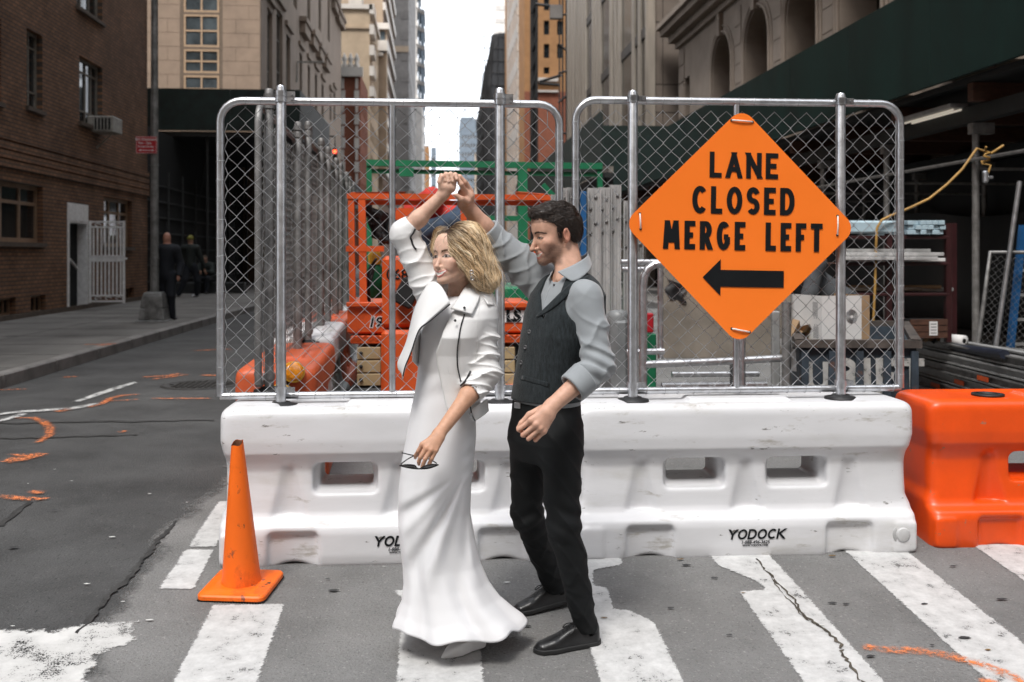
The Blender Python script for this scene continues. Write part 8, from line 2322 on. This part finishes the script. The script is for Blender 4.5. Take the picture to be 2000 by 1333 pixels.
for i, (u0, u1, v, m) in enumerate(((1645, 1826, 508, M_alu), (1650, 1838, 500, M_alu), (1640, 1815, 493, M_alu2), (1660, 1850, 511, M_card), (1640, 1800, 568, M_ply), (1655, 1838, 564, M_kraft), (1700, 1858, 569, M_alu2))):
    a, c = at(u0, v, YK - .62 + .05 * i), at(u1, v, YK - .62 + .05 * i)
    t = thing('stock_length', 'length of ' + ['metal channel at the front of the second shelf', 'bright metal trim on the second shelf', 'dull metal trim behind on the second shelf', 'white trim with a ragged end on the second shelf', 'board at the back of the third shelf', 'brown board on the third shelf', 'dull metal strip on the third shelf'][i], 'stock length', a, R.uniform(-.03, .03)); b = MB(); b.bbox(0, c.x - a.x, -.04, .04, 0, .035, .004); b.build('length', m, t)
ck = thing('wooden_crate', 'brown wooden crate with white label on the lowest shelf of the rack', 'crate', at(1778, 661, YK - .55)); w_ = at(1850, 661, YK - .55).x - at(1778, 661, YK - .55).x
for k in range(3): b = MB(); b.bx(0, w_, -.01, .01, .005 + k * .065, .062 + k * .065); b.build('plank', M_wood, ck)
b = MB(); b.bx(0, w_, .012, .4, 0, .19); b.build('inside', M_dark, ck); b = MB(); b.bx(w_ * .5, w_ * .72, -.014, -.011, .03, .17); lb = b.build('label_sheet', M_card, ck)
for k in range(4): b = MB(); b.bx(w_ * .53, w_ * .69, -.016, -.0145, .05 + k * .03, .058 + k * .03); b.build('printed_line', M_ink, lb)
# stack of aluminium beams on the ground at the right
rr = random.Random(12)
for k in range(5):
    for j in range(2):
        Lp = at(1783 + rr.uniform(-6, 10), 498 + (CAMZ - (.10 + k * .098)) * FPX / (10.8 + j * .5), 10.8 + j * .5); Rp = at(2040, 498 + (CAMZ - (.10 + k * .105)) * FPX / (8.0 + j * .5), 8.0 + j * .5)
        t = thing('scaffold_beam', ['bottom', 'second lowest', 'middle', 'second highest', 'topmost'][k] + (' front' if j == 0 else ' rear') + ' aluminium beam in the stack at the right edge', 'scaffold beam', Lp, 0, 'aluminium beams stacked at the right')
        D = Rp - Lp; q = D.to_track_quat('X', 'Z').to_matrix(); b = MB(); Ln = D.length
        b.box(q @ Vector((Ln / 2, 0, .036)), (Ln / 2, .05, .008), q); b.box(q @ Vector((Ln / 2, 0, -.036)), (Ln / 2, .05, .008), q); b.box(q @ Vector((Ln / 2, 0, 0)), (Ln / 2, .02, .03), q); b.build('beam', M_alu2 if (k + j) % 2 else M_galvd, t)
        if j == 0 and k in (0, 1, 2): b = MB(); b.box(q @ Vector((Ln * (.25 + .2 * k), -.052, 0)), (.11, .002, .022), q); b.build('orange_label', M_lo, t)
t = thing('steel_tube', 'dark blue tube lying on top of the stacked beams', 'steel tube', (0, 0, 0)); b = MB(); b.tube([at(1838, 676, 10.2), at(1962, 692, 8.6)], .045, 10); b.build('tube', mat('dark_blue_tube', (0.012, 0.016, 0.03), .5), t)
t = thing('paper_roll', 'white roll end on the stack of beams', 'roll', at(1860, 664, 9.9)); b = MB(); b.lathe([(.025, -.1), (.06, -.1), (.06, .15), (.025, .15)], 14, caps=False); o = b.build('roll', M_card, t); o.rotation_euler = (radians(90), 0, radians(20))
t = thing('rag_heap', 'heap of tan rags and cord on the stacked beams', 'rag heap', at(1838, 664, 10.2))
for k in range(9): b = MB(); b.tube([(rr.uniform(-.22, .14), rr.uniform(-.1, .1), rr.uniform(-.02, .07)) for _ in range(5)], .016, 5); b.build('rag', [M_ply, M_kraft, M_blk][k % 3], t)
# leaning chain-link panel, pole and blue ladder
lpn = thing('fence_panel', 'small chain link panel leaning at the right edge under the shed', 'fence panel', (0, 0, 0), 0, 'chain link fence panels on the barriers'); lpn['group'] = 'loose fence panels'
YQ = 9.9
pipe(lpn, [(1909, 676), (1920, 600), (1934, 493), (2060, 493)], .022, M_galvd, YQ, 'frame'); pipe(lpn, [(1909, 676), (2050, 690)], .02, M_galvd, YQ, 'frame')
cm = chain_mesh(.75, .95, pitch=.075, r=.002, seed=77); a = at(1911, 672, YQ); o = cm.build('wire_mesh', M_wired, lpn, fix=False, kind='stuff'); o.location = a; o.rotation_euler = (0, radians(7), 0)
t = thing('leaning_pole', 'bare steel pole leaning against the chain link panel at right', 'pole', (0, 0, 0)); pipe(t, [(1992, 354), (1968, 520), (1943, 690)], .026, M_galv, YQ - .12)
t = thing('ladder', 'blue ladder standing at the right edge behind the leaning panel', 'ladder', (0, 0, 0))
for (u0, u1) in ((1998, 1972), (2040, 2014)): bar(t, 'stile', u0, 440, u1, 690, YQ + .2, .06, M_blue)
for k in range(5): bar(t, 'rung', 1994 - k * 5, 480 + k * 48, 2036 - k * 5, 480 + k * 48, YQ + .2, .03, M_alu2)
# yellow cord and the rope end with its clamp
M_cord = mat('yellow_cord', (0.42, 0.24, 0.06), .6, var=.2)
t = thing('extension_cord', 'yellow cord swagged from the shed post down past the fence', 'cord', (0, 0, 0)); pipe(t, [(1960, 284), (1935, 300), (1908, 290), (1880, 330), (1850, 360), (1815, 388), (1775, 407), (1740, 421), (1722, 430), (1713, 445), (1711, 480), (1709, 560), (1705, 640)], .013, M_cord, 9.6)
t = thing('rope_knot', 'knotted yellow rope with a steel clamp hanging from the shed tube', 'rope', at(1926, 310, 9.5)); rr = random.Random(2)
b = MB(); b.tube([(0, 0, .12)] + [(.05 * sin(k * 1.7), .03 * cos(k), .08 - k * .018) for k in range(9)] + [(0, 0, -.2)], .012, 6); b.build('rope', M_cord, t)
b = MB(); b.bbox(-.03, .02, -.03, .03, -.24, -.12, .015); b.bbox(.01, .07, -.02, .02, -.20, -.17, .01); b.build('clamp', M_galv, t)
# ---- workers and passers-by
def walker(name, label, u, vfeet, z0, Y, h, cols, pose, head=None, face=0.0):
    """small distant figure: skin body, clothes as children; pose: dict of joint offsets in metres (x right, y away, z up)"""
    p = at(u, vfeet, Y); t = thing('person', label, 'person', (p.x, Y, z0), -YAW)
    J = {k: np.array(v, float) * h for k, v in pose.items()}
    def body(q):
        d = sd_ell(q, J['head'], np.array((.043, .052, .066)) * h); d = smin(d, sd_cap(q, J['head'] - np.array((0, 0, .04 * h)), J['neck'], .031 * h, .034 * h), .02 * h)
        d = smin(d, sd_ell(q, J['head'] + np.array(pose.get('nose', (0, -.05, -.012))) * h, (.012 * h,) * 3), .02 * h)
        d = smin(d, sd_cap(q, J['neck'] - np.array((0, 0, .05 * h)), J['hip'], .07 * h, .06 * h), .04 * h)
        for s in 'lr':
            d = smin(d, sd_chain(q, [J['sh' + s], J['el' + s], J['wr' + s]], [.030 * h, .026 * h, .017 * h], .02 * h), .02 * h); d = smin(d, sd_ell(q, J['wr' + s] + np.array((0, 0, -.03 * h)), np.array((.016, .022, .032)) * h), .012 * h)
            d = smin(d, sd_chain(q, [J['hp' + s], J['kn' + s], J['an' + s]], [.045 * h, .034 * h, .022 * h], .02 * h), .02 * h); d = smin(d, sd_cap(q, J['an' + s], J['an' + s] + .5 * np.array(pose.get('toe', (0, -.08, -.03))) * h, .016 * h, .012 * h), .01 * h)
        return d
    def top(q):
        d = sd_cap(q, J['neck'] - np.array((0, 0, .06 * h)), J['hip'], .088 * h, .082 * h); d = smin(d, sd_cap(q, J['shl'], J['shr'], .048 * h), .05 * h)
        for s in 'lr': d = smin(d, sd_chain(q, [J['sh' + s], J['el' + s], J['el' + s] * .15 + J['wr' + s] * .85], [.048 * h, .040 * h, .030 * h], .02 * h), .03 * h)
        return d + wav(q, 24 / h, .4) * .005 * h
    def bot(q):
        d = sd_cap(q, J['hip'], J['hip'] - np.array((0, 0, .03 * h)), .078 * h)
        for s in 'lr': d = smin(d, sd_chain(q, [J['hp' + s], J['kn' + s], J['an' + s]], [.062 * h, .048 * h, .038 * h], .02 * h), .03 * h)
        return d + wav(q, 26 / h, 1.4) * .004 * h
    A = np.stack([v for k, v in J.items() if k != 'nose']); lo, hi = A.min(0) - .14 * h, A.max(0) + .14 * h
    sk = cols['skin']; hc = cols.get('hair')
    def colf(v):
        c = np.tile(np.array(sk), (len(v), 1)); 
        if hc is not None:
            m = (v[:, 2] > J['head'][2] + (.012 * h if 'cap' not in cols else 9)) ; c[m & (np.linalg.norm(v - J['head'], axis=1) < .1 * h)] = hc
        return c
    sdf_obj('body', body, lo, hi, .014 * h / 1.7, M_skin, t, 1, colf); sdf_obj('jacket', top, lo, hi, .016 * h / 1.7, cols['top'], t, 1); sdf_obj('trousers', bot, lo, hi, .016 * h / 1.7, cols['bot'], t, 1)
    for s in 'lr':
        f_ = lambda q, s=s: sd_cap(q, J['an' + s] + np.array((0, .02 * h, -.028 * h)), J['an' + s] + np.array(pose.get('toe', (0, -.08, -.03))) * h, .026 * h, .022 * h)
        sdf_obj('shoe', f_, J['an' + s] - .14 * h, J['an' + s] + .12 * h, .012, cols['shoe'], t, 1)
    if 'cap' in cols:
        f_ = lambda q: smax(sd_ell(q, J['head'] + np.array((0, 0, .014 * h)), np.array((.052, .062, .066)) * h), -(q[:, 2] - J['head'][2] - .005 * h), .004)
        sdf_obj('cap', f_, J['head'] - .12 * h, J['head'] + .12 * h, .010, cols['cap'], t, 1)
    return t, J
M_navy = mat('navy_cloth', (0.008, 0.011, 0.017), .85, var=.2); M_dkg = mat('dark_green_cloth', (0.018, 0.024, 0.022), .85, var=.2); M_wsh = mat('white_trainer', (.62, .62, .64), .5); M_capy = mat('yellow_green_cap', (0.20, 0.19, 0.03), .8); M_redc = mat('red_cotton', (0.50, 0.035, 0.025), .8, var=.1); M_jean = mat('blue_denim', (0.035, 0.060, 0.10), .85, var=.3, scale=12); M_gsh = mat('grey_tshirt', (0.07, 0.075, 0.082), .85, var=.15)
STD = dict(head=(0, 0, .93), neck=(0, .0, .85), hip=(0, 0, .52), shl=(.105, 0, .80), shr=(-.105, 0, .80), ell=(.15, .02, .63), elr=(-.15, .02, .63), wrl=(.15, -.06, .50), wrr=(-.15, -.05, .49), hpl=(.05, 0, .51), hpr=(-.05, 0, .51), knl=(.055, -.03, .28), knr=(-.05, .02, .28), anl=(.055, .02, .04), anr=(-.05, .08, .05), toe=(0, .10, -.03), nose=(0, .05, -.01))
walker('person', 'bald man in navy clothes walking away just behind the lamp post', 326, 560, .15, 19.9, 1.72, dict(skin=(.42, .21, .15), top=M_navy, bot=M_navy, shoe=M_blk), STD)
P2 = dict(STD); P2.update(knl=(.10, .03, .28), anl=(.07, .10, .05), knr=(-.06, -.08, .29), anr=(-.16, -.10, .06), wrl=(.2, .1, .46), ell=(.16, .05, .62), toe=(-.07, .03, -.03))
walker('person', 'walking man in dark jacket with yellow cap and white trainers under the left shed', 372, 540, .15, 30.5, 1.85, dict(skin=(.35, .2, .14), top=M_dkg, bot=M_navy, shoe=M_wsh, cap=M_capy), P2)
P3 = dict(head=(0, -.12, .66), neck=(0, -.06, .58), hip=(0, .05, .27), shl=(.10, -.04, .54), shr=(-.10, -.04, .54), ell=(.14, -.14, .40), elr=(-.13, -.14, .40), wrl=(.06, -.25, .42), wrr=(-.04, -.25, .42), hpl=(.06, .02, .27), hpr=(-.06, .02, .27), knl=(.08, -.24, .29), knr=(-.08, -.24, .29), anl=(.08, -.24, .05), anr=(-.08, -.22, .05))
tS, _ = walker('person', 'person in dark clothes sitting by the hoarding under the left shed', 404, 545, .15, 33.5, 1.75, dict(skin=(.36, .2, .14), hair=(.08, .05, .03), top=M_dkg, bot=M_navy, shoe=M_blk), P3)
bn = thing('plinth_ledge', 'low dark ledge under the seated person below the left shed', 'ledge', (tS.location.x, 33.65, .15)); b = MB(); b.bbox(-1.2, 1.2, -.12, .35, 0, .36, .02); b.build('block', M_shedd, bn)
# worker bent over in the lift
P4 = dict(head=(-.16, .14, .58), neck=(-.10, .05, .585), hip=(.10, 0, .50), shl=(-.03, -.07, .595), shr=(-.05, .10, .595), ell=(-.14, .02, .50), elr=(-.16, .1, .50), wrl=(-.2, .02, .42), wrr=(-.2, .1, .42), hpl=(.12, -.05, .48), hpr=(.12, .06, .48), knl=(-.10, -.08, .42), knr=(-.08, .06, .40), anl=(.02, -.05, .04), anr=(.06, .07, .04), nose=(-.05, 0, -.03))
pz = at(860, 600, 9.0).z
walker('person', 'bending worker in red shirt and jeans on the orange lift', 858, 600, pz - .09, 9.0, 1.80, dict(skin=(.4, .22, .15), hair=(.05, .035, .025), top=M_redc, bot=M_jean, shoe=M_blk), P4)
P5 = dict(head=(-.20, -.02, .72), neck=(-.14, 0, .74), hip=(.10, 0, .52), shl=(-.08, -.10, .73), shr=(-.08, .10, .73), ell=(-.12, -.12, .58), elr=(-.13, .1, .58), wrl=(-.17, -.14, .46), wrr=(-.16, .08, .46), hpl=(.10, -.06, .50), hpr=(.10, .06, .50), knl=(.06, -.06, .27), knr=(.08, .06, .27), anl=(.09, -.06, .04), anr=(.1, .07, .04), nose=(-.05, 0, -.02))
walker('person', 'bending worker in grey shirt behind the rusty container', 1612, 640, .02, 9.35, 1.80, dict(skin=(.34, .18, .12), hair=(.05, .035, .025), top=M_gsh, bot=M_navy, shoe=M_blk), P5)
